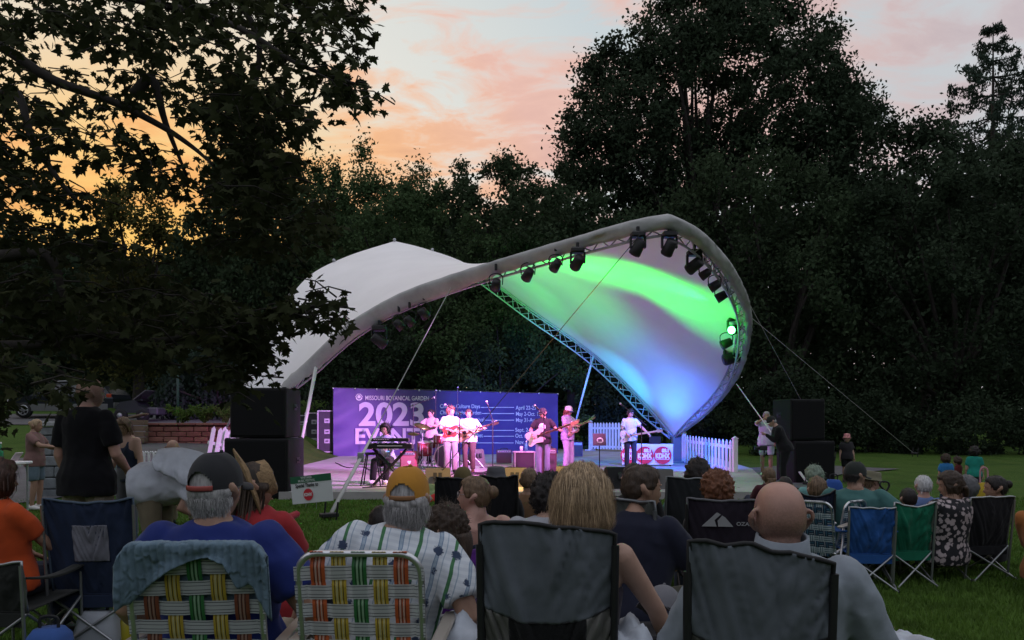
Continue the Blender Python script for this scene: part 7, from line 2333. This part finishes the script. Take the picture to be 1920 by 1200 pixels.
person('woman with blonde bun, brown top and denim shorts reaching right', 68, 787, 13.0, 'stand', R(-82), s=-1, head=(R(-5), R(-6)), skin=SKIN_T, top=cloth('mauve_tee', (.20, .115, .105)), sleeve=.5, bottom=cloth('denim_shorts', (.13, .18, .22)), short=True, shoe=shoe_w, hair=('bun', H_BLOND), strands=60, wr=(.20, .44, .24), wl=(-.16, .40, .20), build=1.1)
person('woman with long light brown hair in a navy tank top looking down', 232, 784, 9.6, 'stand', R(160), s=-1, head=(R(20), R(-28)), skin=SKIN, top=cloth('navy_tank', (.025, .032, .055)), sleeve=0, bottom=cloth('grey_trousers2', (.10, .10, .11)), shoe=shoe_b, hair=('long', H_LBROWN), strands=200, hairlen=.26, hairdown=.22, wr=(.26, .10, -.06), wl=(-.28, .08, -.08), lean=.10)
stoop = person('stooping man in white T-shirt and khaki trousers bent to the right', 446, 846, 6.4, 'bend', R(-88), s=.98, lean=R(84), side=0, head=(0, R(-12)), build=1.0, skin=SKIN_T, top=cloth('white_tee', (.52, .55, .60), bump=.5), sleeve=.5, loose=.045, bottom=cloth('khaki_olive', (.17, .145, .095)), shoe=shoe_br, hair=('short', H_RED), strands=60, wr=(.12, .50, -.25), wl=(-.12, .50, -.30), crease=.015)
rows = []
for i in range(48):
    u = i / 47; row = []
    for j in range(16):
        v = j / 15; a = W(296 + 132 * u, 843 + 32 * u ** 1.6 - 10 * math.sin(u * 3.1), 6.34); e = W(298 + 130 * u, 882 + float(np.interp(u, [0, .2, .5, .62, .7, .85, 1], [0, 10, 34, 66, 30, 22, 26])), 6.16)
        p = a.lerp(e, v); p.y -= .10 * math.sin(v * math.pi * .8) + .018 * math.sin(u * 31 + v * 3) * v + .03 * noise.noise(Vector((u * 7, v * 3, 2))); row.append(tuple(p))
    rows.append(row)
grid_obj('shirt_tail', rows, MATS['cloth_white_tee'], stoop['t'], True, thick=.006)
person('balding head showing beyond the stooping white back', 324, 825, 10.5, 'sit', R(10), skin=SKIN_T, top=cloth('grey_tee', (.20, .20, .21)), bottom=khaki, shoe=shoe_b)
straw = mat('straw', (.26, .17, .085), .8, var=.4, vscale=30, bump=.6, bscale=70)


def straw_hat(t, M, s):
    h = make_hat(t, M @ Matrix.Translation((0, -.05, -.01)), s, straw, .11, .085, R(-62), mat('hat_band_dark', (.03, .025, .02), .8), 'straw_hat')
    rg = random.Random(3)
    for k in range(7):
        mb = MB(); a = rg.uniform(0, 6.28); p = M @ (Vector((math.cos(a) * .07, -.15 - rg.random() * .03, .02 + math.sin(a) * .07)) * s); mb.sphere(p, (.016 * s, .010 * s, .014 * s), 8, 6); mb.build('shell_ornament', mat('shell_white', (.55, .50, .42), .5), h)


person('person with long dark hair and a shell-trimmed straw hat hanging back', 478, 868, 4.2, 'sit', R(-15), s=1.0, head=(R(-50), R(-8)), skin=SKIN_T, top=cloth('red_top', (.32, .03, .035)), sleeve=.5, bottom=jean_d, shoe=shoe_b, hair=('long', H_BROWN), strands=300, hairlen=.2, hairdown=.15, hat=straw_hat)
person('dark-haired person lying low on the grass behind the patterned shirt', 716, 960, 5.6, 'sit', R(5), s=.95, hair=('medium', H_DARK), strands=60, top=blackc, bottom=jean_d, shoe=shoe_b)
person('child with long tangled brown hair in a purple shirt', 838, 953, 4.1, 'sit', R(25), s=.86, head=(R(35), R(-5)), hair=('messy', H_BROWN), hairlen=.06, strands=420, hairdown=.16, top=cloth('purple_tee', (.085, .018, .17)), sleeve=.5, bottom=jean_d, shoe=shoe_w, build=1.15, headscale=1.1, fine=2, er=(1, -.4, -.5))
glassm = mat('spectacle_rim', (.45, .42, .42), .3, .5)


def spectacles(inf):
    s = inf['hsz']; M = inf['Mh']; g = MB()
    for sx in (-1, 1):
        g.tube([M @ (Vector((sx * .033 + .020 * math.cos(a), .103 - .004 * abs(math.cos(a)), .004 + .017 * math.sin(a))) * s) for a in np.linspace(0, 6.283, 13)], .0018 * s, 5, cap=False)
        g.tube([M @ (Vector((sx * .052, .098, .008)) * s), M @ (Vector((sx * .080, .02, .012)) * s)], .0018 * s, 5)
    g.tube([M @ (Vector((-.013, .106, .008)) * s), M @ (Vector((.013, .106, .008)) * s)], .0018 * s, 5)
    g.build('spectacles', glassm, inf['t'])


spectacles(person('woman in navy tank top and glasses looking left, hair pinned up', 890, 896, 5.0, 'sit', R(30), s=.98, head=(R(48), R(4)), skin=SKIN_P, top=cloth('navy_tank', (.025, .032, .055)), sleeve=0, bottom=jean_d, shoe=shoe_b, hair=('bun', H_LBROWN), strands=200, hairlen=.07, build=1.22, fine=2, wl=(-.22, .32, .0)))
person('person in olive cap in a black camp chair left of the floppy hat', 868, 879, 7.2, 'sit', R(-5), s=.95, hair=('short', H_BROWN), hat=lambda t, M, s: make_cap(t, M, s, cloth('cap_olive', (.13, .10, .045)), cloth('cap_olive', (.13, .10, .045)), 1), top=blackc, bottom=jean_d, shoe=shoe_b, strands=0)
quad_chair('black camp chair of the person in olive cap', 862, 893, 6.8, .40, R(14), .30, cloth('black_nylon', (.013, .013, .015)), F_BLACK)
person('person in grey floppy hat in a black camp chair', 930, 877, 6.9, 'sit', R(0), s=.98, hair=('short', H_GREY), hat=lambda t, M, s: make_hat(t, M, s, cloth('hat_grey', (.085, .085, .095)), .085, .065, 0, None, 'floppy_hat'), top=blackc, bottom=jean_d, shoe=shoe_b, strands=0)
quad_chair('black camp chair of the person in grey floppy hat', 935, 891, 6.5, .30, R(-8), .28, cloth('black_nylon', (.013, .013, .015)), F_BLACK)
person('man in brown shirt sitting upright near the stage front', 992, 880, 7.8, 'sit', R(-4), s=1.0, skin=SKIN_T, hair=('short', H_LBROWN), hairlen=.02, strands=100, top=cloth('brown_shirt', (.20, .115, .065)), sleeve=.5, bottom=jean_d, shoe=shoe_b, build=.95)
person('young man with dark curly hair and pale grey T-shirt, back to us', 1030, 897, 4.7, 'sit', R(4), s=1.0, side=.16, lean=.12, head=(R(-8), R(0)), hair=('curly', H_DARK), hairlen=.05, strands=380, top=cloth('pale_grey_tee', (.34, .35, .38)), sleeve=.5, bottom=jean_d, shoe=shoe_w, fine=2, wl=(-.28, .2, .0))

# ---- second row and beyond, right half
quad_chair('grey-green reclining camp chair of the man in profile', 1166, 937, 4.1, .36, R(-38), .36, cloth('greygreen_nylon', (.085, .092, .085), bump=.5, bscale=10), F_GREY, topsag=.0, edge=F_GREY, lean=.25, wr=.02)
mp_ = person('bearded dark-haired man in navy shirt turned in profile to the right', 1203, 875, 4.15, 'sit', R(-32), s=1.0, head=(R(-46), R(-3)), skin=SKIN_T, hair=('short', H_BROWN), hairlen=.035, strands=500, top=cloth('navy_tee', (.018, .020, .036)), sleeve=.5, bottom=cloth('olive_shorts', (.08, .08, .06)), short=True, shoe=shoe_b, fine=2, wr=(.20, .40, .20), wl=(.05, .46, .20), lean=.10, build=1.06, curl=.35)
mb = MB(); d = (mp_['wR'] - mp_['eR']).normalized(); mb.tube([mp_['wR'] - d * .045, mp_['wR'] - d * .015], .036, 12); mb.build('watch_strap', black, mp_['t'])
oz = cloth('chair_wine_black', (.022, .017, .026), bump=.3, bscale=10)
ozc, OP = quad_chair('dark wine camp chair with a white mountain emblem and lettering', 1362, 934, 5.2, .50, R(-6), .34, oz, F_BLACK, panel=mat('mesh_dim', (.07, .07, .078), .8), panel_rect=(-.25, .30, .12, .48), topsag=.02, edge=mat('piping_grey', (.10, .10, .11), .7))


def ozark():
    p = OP(-.36, .70); M = frame((p.x, p.y - .022, p.z), (1, -.02, 0), (0, -.2, 1)); pm = mat('chair_print', (.34, .34, .36), .7); k = .48
    for pts in ([(0, 0), (.20 * k, .20 * k), (.25 * k, .17 * k), (.17 * k, .09 * k), (.20 * k, 0)], [(.22 * k, 0), (.21 * k, .08 * k), (.27 * k, .155 * k), (.31 * k, .13 * k), (.42 * k, 0)]):
        mb = MB(); mb.prism([(a - .07, b) for a, b in pts], 0, .002, M.to_3x3(), M.translation); mb.build('mountain_emblem', pm, ozc)
    text_obj('lettering', 'OZARK TRAIL', .034, pm, ozc, M @ Matrix.Translation((.15, .008, 0)), width=.24, bold=.0006, world=False)


ozark()
person('child with bushy auburn hair in the wine-coloured camp chair', 1345, 889, 5.5, 'sit', R(0), s=.90, hair=('curly', H_RED), hairlen=.045, strands=420, top=blackc, bottom=jean_d, shoe=shoe_b, headscale=1.05, fine=2)
person('person with dark wavy hair and teal patterned shirt near the picket fence', 1309, 867, 7.0, 'sit', R(-8), s=1.0, hair=('curly', H_DARK), strands=120, hairlen=.05, top=mat('teal_leaf_print', (.05, .14, .125), .8, var=.8, vscale=26), sleeve=.5, bottom=jean_d, shoe=shoe_b, build=1.1, wl=(-.30, .25, .1))
quad_chair('dark camp chair of the person in teal patterned shirt', 1297, 893, 6.6, .42, R(4), .32, cloth('charcoal_nylon', (.022, .024, .027)), F_GREY)
person('dark-haired person half hidden behind the man in profile', 1188, 873, 6.4, 'sit', R(-10), s=.98, hair=('medium', H_DARK), strands=60, top=blackc, bottom=jean_d, shoe=shoe_b)
person('girl with straight brown hair sitting beyond the bald man', 1441, 881, 11.0, 'sit', R(5), s=.9, hair=('long', H_LBROWN), strands=120, hairlen=.18, hairdown=.12, top=cloth('wine_top', (.07, .02, .03)), bottom=jean_d, shoe=shoe_b)
person('dark head just above the bald man in the front row', 1472, 895, 9.0, 'sit', R(0), s=.9, hair=('short', H_DARK), strands=30, top=blackc, bottom=jean_d, shoe=shoe_b)
person('man in white T-shirt and pale shorts with hand to his mouth', 1437, 772, 21.0, 'stand', R(165), s=-1, skin=SKIN_T, hair=('short', H_GREY), strands=30, top=cloth('sky_tee', (.45, .48, .56)), sleeve=.5, loose=.035, bottom=cloth('pale_shorts', (.40, .46, .52)), short=True, shoe=shoe_w, wr=(.06, .20, .58), wl=(-.22, .10, -.05), er=(1, .3, -.6))
person('photographer in black with black and white cap bent over a camera', 1447, 797, 17.4, 'stand', R(82), s=.93, lean=R(24), head=(R(0), R(-25)), skin=SKIN, hair=('short', H_GREY), strands=0, hat=lambda t, M, s: make_cap(t, M, s, mat('cap_black', (.015, .015, .016), .8), whitec, 1, None, whitec), top=blackc, sleeve=1, bottom=blackc, shoe=shoe_b, wr=(.10, .38, .26), wl=(-.05, .42, .28), build=1.15, floor=.0)


def camera_prop():
    c = W(1431, 840, 17.2); t = thing('video_camera', 'small black camera in the hands of the photographer', 'camera', tuple(c))
    mb = MB(); mb.box(c, (.16, .10, .10), bevel=.015); mb.build('body', black, t, True)
    mb = MB(); mb.lathe([(.038, 0), (.044, .10)], c + Vector((-.08, 0, 0)), Matrix.Rotation(R(-90), 3, 'Y'), 12); mb.build('lens', black, t, True)
    mb = MB(); mb.box(c + Vector((.02, 0, -.12)), (.03, .03, .16), bevel=.006); mb.build('grip', black, t, True)


camera_prop()
person('grey-haired woman in turquoise top sitting right of the loudspeakers', 1527, 877, 10.0, 'sit', R(8), s=.95, hair=('curly', hairmat('greenlit_grey', (.20, .26, .20))), strands=120, hairlen=.05, top=cloth('turquoise', (.16, .34, .33)), sleeve=.5, bottom=jean_d, shoe=shoe_b)  # green of the stage light is put into the grey hair colour
person('person with light brown hair low in a dark sling chair', 1532, 897, 7.7, 'sit', R(-8), s=.95, hair=('medium', H_LBROWN), strands=150, hairlen=.06, top=blackc, bottom=jean_d, shoe=shoe_b)
quad_chair('navy sling chair of the light-haired person', 1528, 918, 7.3, .36, R(-6), .24, cloth('navy_dark', (.014, .017, .034)), F_BLACK, topsag=.07)
web_chair('narrow blue and white webbed chair left of the man in teal', 1526, 941, 6.9, .30, ['navy', 'aqua', 'navy', 'aqua', 'navy'], ['aqua', 'navy'], R(-38), .30, sw=.045)
web_chair('dark green and white webbed chair right of the man in teal', 1606, 940, 7.15, .32, ['navy', 'aqua', 'navy'], ['aqua', 'navy'], R(34), .30, sw=.045, arm_m=mat('armrest_white', (.62, .62, .60), .4))
person('bearded man in teal T-shirt and dark cap turned to the right', 1603, 869, 7.4, 'sit', R(-18), s=1.0, head=(R(-48), R(-6)), skin=SKIN_T, hair=('short', H_DARK), hairlen=.03, strands=150, hat=lambda t, M, s: make_cap(t, M, s, cloth('cap_green_dark', (.030, .035, .032)), cloth('cap_green_dark', (.030, .035, .032)), 1), top=cloth('teal_tee', (.060, .150, .142)), sleeve=.5, loose=.03, bottom=jean_d, shoe=shoe_b, build=1.28, fine=2, wr=(.50, .10, .20), wl=(-.28, .2, .05), er=(.6, -.6, -.6))
person('person in khaki hat and striped white shirt facing right', 1634, 884, 8.6, 'sit', R(-60), s=.95, head=(R(-15), R(-10)), hair=('medium', H_LBROWN), strands=40, hat=lambda t, M, s: make_hat(t, M, s, cloth('hat_khaki', (.16, .15, .10)), .08, .05, 0, None, 'sun_hat'), top=mat('striped_white', (.55, .52, .52), .8, var=.3, vscale=12), sleeve=.5, bottom=khaki, shoe=shoe_w)
person('child in red and white bucket hat and black printed T-shirt', 1588, 814, 19.0, 'stand', R(172), s=-1, hair=('short', H_BROWN), strands=0, hat=lambda t, M, s: make_hat(t, M, s, mat('bucket_red', (.50, .20, .20), .7, var=.7, vscale=12), .09, .035, 0, None, 'bucket_hat'), top=cloth('tee_black', (.03, .028, .032)), loose=.04, sleeve=.5, bottom=blackc, short=True, shoe=shoe_b, headscale=1.35)
quad_chair('small bright blue camp chair, empty, in the right half', 1637, 952, 6.75, .385, R(-4), .30, cloth('royal_blue', (.022, .085, .27), bump=.5, bscale=12), F_STEEL, topsag=.005, wr=.02)
quad_chair('small emerald green camp chair with a child in it', 1718, 941, 6.9, .375, R(5), .30, cloth('emerald', (.012, .135, .075), bump=.5, bscale=12), F_STEEL, topsag=.045, wr=.02)
person('dark-haired child sitting in the green camp chair', 1703, 917, 7.62, 'sit', R(0), s=.66, hair=('short', H_DARK), strands=100, hairlen=.03, top=blackc, bottom=jean_d, shoe=shoe_b, headscale=1.25)
person('old man with white hair and blue shirt sitting behind the green chair', 1731, 893, 8.8, 'sit', R(0), s=.95, skin=SKIN_P, hair=('short', hairmat('white', (.48, .48, .48))), strands=150, hairlen=.03, top=cloth('blue_shirt', (.12, .18, .36)), sleeve=.5, bottom=khaki, shoe=shoe_b)
floral = bpy.data.materials.new('floral_dress')


def build_floral():
    m = floral; m.use_nodes = True; t = m.node_tree; b = t.nodes['Principled BSDF']; b.inputs['Roughness'].default_value = .85
    tc = N(t, 'ShaderNodeTexCoord'); vo = N(t, 'ShaderNodeTexVoronoi', i_Scale=21.0, i_Randomness=.9); nz = N(t, 'ShaderNodeTexNoise', i_Scale=26.0, i_Detail=2.0)
    va = N(t, 'ShaderNodeVectorMath', operation='MULTIPLY_ADD'); L(t, nz.outputs['Color'], va.inputs[0]); va.inputs[1].default_value = (.03, .03, .03); L(t, tc.outputs['Object'], va.inputs[2]); L(t, va.outputs[0], vo.inputs['Vector'])
    r = ramp(t, [(0, (.20, .17, .16)), (.10, (.46, .38, .38)), (.42, (.40, .33, .34)), (.50, (.012, .012, .016))]); L(t, vo.outputs['Distance'], r.inputs['Fac']); L(t, r.outputs['Color'], b.inputs['Base Color'])


build_floral()
person('woman in black and white floral dress turning her face left', 1783, 886, 7.2, 'sit', R(20), s=.98, head=(R(52), R(-10)), skin=SKIN_T, hair=('long', H_BROWN), strands=260, hairlen=.14, hairdown=.10, top=floral, sleeve=.35, loose=.035, bottom=floral, skirt=False, shoe=shoe_b, build=1.15, fine=2, wl=(-.22, .30, .05))
spectacles(person('grey-haired person in glasses past the floral dress', 1812, 896, 8.4, 'sit', R(30), s=.95, head=(R(45), R(-8)), hair=('bob', mat('hair_ash', (.10, .10, .105), .5, bump=.3, bscale=50)), strands=120, hairlen=.1, top=blackc, bottom=jean_d, shoe=shoe_b))
person('woman in black with dark hair in a knot in the black camp chair', 1867, 894, 7.7, 'sit', R(25), s=.97, head=(R(48), R(-4)), skin=SKIN_T, hair=('bun', H_DARK), strands=120, top=blackc, sleeve=.5, bottom=jean_d, shoe=shoe_b)
quad_chair('black camp chair with crossed steel legs at the right', 1862, 932, 7.2, .46, R(12), .30, cloth('black_nylon', (.013, .013, .015)), F_STEEL, topsag=.0)
person('person in orange clothing cut by the right edge', 1968, 904, 6.6, 'sit', R(-50), s=1.0, skin=SKIN_T, hair=('short', H_DARK), strands=60, top=cloth('ochre_top', (.34, .13, .04)), sleeve=1, bottom=cloth('ochre_trousers', (.22, .10, .03)), shoe=shoe_b, build=1.15)
person('child with bushy hair in a bright blue T-shirt at the far lawn', 1773, 853, 13.5, 'stand', R(-10), s=-1, hair=('curly', H_BROWN), strands=50, top=cloth('azure_tee', (.035, .17, .40)), sleeve=.5, bottom=jean_d, shoe=shoe_b, headscale=1.3, group='children at play on the far lawn')
person('small child in dark red behind the blue T-shirt', 1795, 858, 14.2, 'stand', R(40), s=-1, hair=('curly', H_BROWN), strands=50, top=cloth('maroon_tee', (.10, .02, .02)), sleeve=.5, bottom=jean_d, shoe=shoe_b, headscale=1.3, group='children at play on the far lawn')
person('child in jade green T-shirt walking on the far lawn', 1827, 839, 14.0, 'stand', R(-25), s=-1, hair=('curly', H_DARK), strands=50, top=cloth('jade_tee', (.02, .24, .19)), sleeve=.5, bottom=jean_d, short=True, shoe=shoe_b, headscale=1.3, group='children at play on the far lawn')

# ------------------------------------------------------------------ bags, bottles and litter among the chairs
def bag(name, label, cat, px, py, D, size, m, flap=None, strap_m=None, yaw=0.0, z=None, seed=0):
    c = W(px, py, D); g = ground_z(c.x, c.y) if z is None else z; t = thing(name, label, cat, (c.x, c.y, g), yaw)
    w, d, h = size; mb = MB(); rr = []
    for k, f in ((0, .88), (.06, .98), (.3, 1.0), (.6, .97), (.85, .84), (1.0, .60)):
        ring = []
        for a in np.linspace(0, 2 * math.pi, 20, endpoint=False):
            ca, sa = math.cos(a), math.sin(a); e = .55
            x = math.copysign(abs(ca) ** e, ca) * w / 2 * f; y = math.copysign(abs(sa) ** e, sa) * d / 2 * f
            n = noise.noise(Vector((x * 7 + seed, y * 7, k * 3))) * .06 * w
            ring.append(Vector((x + n, y + n, k * h * (1 + .06 * noise.noise(Vector((x * 5, seed, k)))))))
        rr.append(ring)
    mb.rings(rr); mb.build('bag_body', m, t)
    sm = strap_m or black; mb = MB(); mb.tube(cr([(-w * .22, 0, h * .96), (-w * .18, 0, h * 1.2), (w * .18, 0, h * 1.2), (w * .22, 0, h * .96)], 5), [(.010, .004)] * 16, 6); mb.build('handle', sm, t)
    if flap:
        mb = MB(); mb.box((0, -d * .50, h * .42), (w * .6, .03, h * .42), bevel=.02); mb.build('pocket', flap, t)
    return t


def bottle(label, px, py, D, r, h, col, capcol=(.6, .6, .6), lying=False, yaw=0.0, cat='bottle'):
    c = W(px, py, D); g = ground_z(c.x, c.y); t = thing('drink_bottle', label, cat, (c.x, c.y, g + (r if lying else 0)), yaw); Mx = Matrix.Rotation(R(90), 3, 'Y') if lying else Matrix.Identity(3)
    mb = MB(); mb.lathe([(r * .9, 0), (r, .01), (r, h * .7), (r * .45, h * .86), (r * .45, h * .92)], (0, 0, 0), Mx, 14); mb.build('body', mat('bottle_%d%d%d' % tuple(int(k * 99) for k in col), col, .25, spec=.6), t)
    mb = MB(); mb.lathe([(r * .5, h * .92), (r * .5, h)], (0, 0, 0), Mx, 12); mb.build('lid', mat('lid_%d%d%d' % tuple(int(k * 99) for k in capcol), capcol, .4), t)
    return t


bag('tote_bag', 'striped tote bag under the navy camp chair', 'bag', 183, 1190, 5.0, (.26, .18, .26), stripes('tote_stripe', (.45, .48, .52), [(.2, .3, (.30, .06, .06)), (.5, .62, (.05, .18, .32)), (.8, .86, (.3, .06, .06))]), yaw=R(10), seed=1)
bottle('yellow bottle under the navy camp chair', 236, 1190, 5.1, .05, .24, (.42, .36, .03), (.5, .12, .06))
bag('cooler_bag', 'blue cooler bag at the bottom left corner', 'bag', 92, 1240, 4.5, (.24, .2, .28), cloth('cooler_blue', (.045, .10, .30)), seed=2)
bag('backpack', 'brown canvas backpack on the grass behind the sign', 'bag', 566, 1010, 6.6, (.20, .16, .30), cloth('canvas_brown', (.16, .10, .045)), cloth('canvas_brown', (.16, .10, .045)), yaw=R(-15), seed=3)
bag('gym_bag', 'red bag beside the brown backpack', 'bag', 536, 1015, 6.2, (.26, .2, .28), cloth('bag_red', (.34, .025, .04)), yaw=R(10), seed=4)


def red_stroller():
    D = 5.6; t = thing('pushchair', 'red pushchair with steel legs behind the man in blue', 'pushchair', tuple(W(515, 1020, D).xy) + (0,)); rm = cloth('bag_red', (.34, .025, .04))
    mb = MB(); mb.tube([W(505, 985, D), W(530, 975, D + .2), W(556, 964, D + .4)], [.028, .03, .028], 8, round_=True); mb.build('handlebar', rm, t, True)
    for a, b in (((506, 985), (530, 1062)), ((522, 978), (496, 1070)), ((508, 1000), (512, 1070))):
        bar('leg', W(a[0], a[1], D), Vector((W(b[0], b[1], D).x, D - .1, .02)), .011, F_STEEL, t, True)
    rows = [[tuple(W(512 + 26 * i / 7, 978 + 52 * j / 7, D + .2 - .12 * math.sin(math.pi * i / 7))) for i in range(8)] for j in range(8)]
    grid_obj('canopy_hood', rows, rm, t, True, thick=.01)


red_stroller()


def low_seat(label, px, py, D, w, h, m, yaw=0.0):
    c = W(px, py, D); t = thing('stadium_seat', label, 'seat cushion', (c.x, c.y, 0), yaw)
    rows = [[((i / 9 - .5) * w * (1 - .1 * (j / 9) ** 3), -.12 - .12 * j / 9 - .03 * math.sin(math.pi * i / 9), .06 + h * j / 9 - .05 * (j / 9) ** 2 * abs(i / 9 - .5) * 2) for i in range(10)] for j in range(10)]
    grid_obj('back_pad', rows, m, t, False, thick=.035)
    mb = MB(); mb.box((0, .08, .05), (w, .36, .07), bevel=.03); mb.build('seat_pad', m, t)
    bar('strap', (-w / 2, -.2, h * .8), (-w / 2, .2, .08), .008, black, t)
    return t


low_seat('pale grey stadium seat between patterned shirt and charcoal chair', 873, 1130, 3.9, .24, .52, cloth('pad_grey', (.24, .25, .255), bump=.3), R(-8))


def grey_cap():
    t = thing('baseball_cap', 'grey baseball cap lying upside down on the grass in the front gap', 'cap', tuple(W(1240, 1150, 3.6).xy) + (.30,))
    M = Matrix.Translation(W(1240, 1155, 3.6)) @ Matrix.Rotation(R(150), 4, 'Z') @ Matrix.Rotation(R(35), 4, 'X'); gm = cloth('cap_pale_grey', (.15, .15, .165))
    make_cap(t, Matrix.Identity(4), 1.0, gm, gm, 1, gm); t.matrix_basis = M @ Matrix.Identity(4)
    # stool it lies on
    c = W(1240, 1185, 3.6); s = thing('camp_stool', 'low dark camp stool holding the grey cap', 'stool', (c.x, c.y, 0))
    mb = MB(); mb.box((0, .0, c.z), (.30, .28, .03), bevel=.01); mb.build('seat', cloth('stool_dark', (.03, .03, .035)), s)
    for sx in (-1, 1):
        for sy in (-1, 1): bar('leg', (sx * .13, sy * .12, c.z), (-sx * .13, sy * .12, 0), .009, F_BLACK, s)


grey_cap()
bottle('plastic water bottle lying on the grass between the front chairs', 1238, 1108, 5.6, .036, .22, (.32, .38, .42), (.7, .7, .7), True, R(10))


def cloth_pile(name, label, cat, px, py, D, w, h, m, seed, z0=0.0, depth=.25):
    c = W(px, py, D); t = thing(name, label, cat, (c.x, c.y, z0)); rows = []
    for j in range(16):
        row = []
        for i in range(20):
            u, v = i / 19 * 2 - 1, j / 15 * 2 - 1; e = max(0, 1 - max(abs(u), abs(v)) ** 4)
            row.append((u * w / 2, v * depth, max(.004, h * e * (.7 + .5 * noise.noise(Vector((u * 1.6 + seed, v * 1.6, 0)))) + .02 * noise.noise(Vector((u * 5, v * 5, seed))))))
        rows.append(row)
    grid_obj('folded_cloth', rows, m, t, False, thick=.006, flip=True)
    mb = MB(); mb.tube([(-w * .4, -depth * .9, .012), (0, -depth * .95, .016), (w * .4, -depth * .9, .012)], .008, 5); mb.build('hem', m, t)
    return t


pale = cloth('pale_towel', (.46, .50, .56), bump=.5)
cloth_pile('folded_towel', 'pale towel heaped left of the blonde woman at the bottom', 'towel', 884, 1190, 3.3, .26, .16, pale, 1, W(884, 1200, 3.3).z - .02)
cloth_pile('folded_towel', 'pale cloth at the bottom right of the blonde woman', 'towel', 1180, 1185, 3.0, .16, .12, pale, 2, W(1180, 1215, 3.0).z)
cloth_pile('folded_towel', 'pale cloth over a dark bag at the bottom right', 'towel', 1712, 1195, 2.9, .18, .08, pale, 3, W(1712, 1205, 2.9).z - .05)
bag('shoulder_bag', 'dark bag at the bottom right beside the bald man', 'bag', 1705, 1215, 3.05, (.22, .14, W(1705, 1190, 3.05).z * .78), cloth('bag_dark', (.02, .02, .026)), seed=7)
bag('shoulder_bag', 'olive bag hanging beside the reclining grey-green chair', 'bag', 1215, 1080, 4.2, (.22, .16, .34), cloth('bag_olive', (.055, .06, .045)), seed=9, z=.25)
bag('rucksack', 'blue rucksack beside the right loudspeakers', 'bag', 1563, 900, 14.0, (.32, .25, .42), cloth('rucksack_blue', (.03, .08, .30)), seed=10)
cloth_pile('picnic_blanket', 'red blanket on the stage edge behind the orange cap', 'blanket', 812, 925, 14.5, .55, .18, cloth('blanket_red', (.42, .03, .03)), 5)
cloth_pile('cushion', 'pale green cushions on the stage edge behind the orange cap', 'cushion', 808, 914, 14.55, .6, .30, cloth('cushion_green', (.20, .28, .14)), 6, 0, .12)
bottle('large teal jug by the red blanket', 818, 952, 8.2, .09, .22, (.05, .15, .22), (.02, .02, .02))
cloth_pile('picnic_blanket', 'yellow-green cloth on the lawn behind the wine-coloured chair', 'blanket', 1398, 925, 10.0, .5, .2, cloth('blanket_lime', (.30, .32, .06)), 8)


def wagon():
    D = 8.2; t = thing('pull_wagon', 'folding wagon with black handle standing up behind the blue chair', 'wagon', (W(1655, 960, D).x, D + .2, 0)); x, y = t.location.x, D + .2
    mb = MB(); mb.box((x, y, .28), (.42, .6, .26), bevel=.03); mb.build('tub', cloth('wagon_dark', (.03, .03, .04)), t, True)
    for sx in (-1, 1):
        for sy in (-1, 1):
            mb = MB(); mb.lathe([(.08, -.025), (.09, 0), (.08, .025)], (x + sx * .22, y + sy * .24, .09), Matrix.Rotation(R(90), 3, 'Y'), 12); mb.build('wheel', black, t, True)
    a = W(1657, 945, D); mb = MB(); mb.tube([(x, y - .3, .3), tuple(W(1660, 945, D)), tuple(W(1661, 922, D))], .012, 6); mb.tube(cr([W(1661, 922, D), W(1650, 910, D), W(1653, 903, D), W(1664, 904, D), W(1667, 911, D), W(1661, 922, D)], 4), .010, 6); mb.build('pull_handle', black, t, True)


wagon()
bag('cooler_bag', 'yellow insulated bag with pink lid beyond the floral dress', 'bag', 1845, 940, 9.0, (.20, .16, CAM_H - (905 - HY) * 9 / FPX), cloth('bag_yellow', (.42, .30, .03)), cloth('bag_yellow2', (.36, .22, .02)), cloth('bag_pink', (.5, .25, .28)), seed=12)
finish_people()
finish_texts()
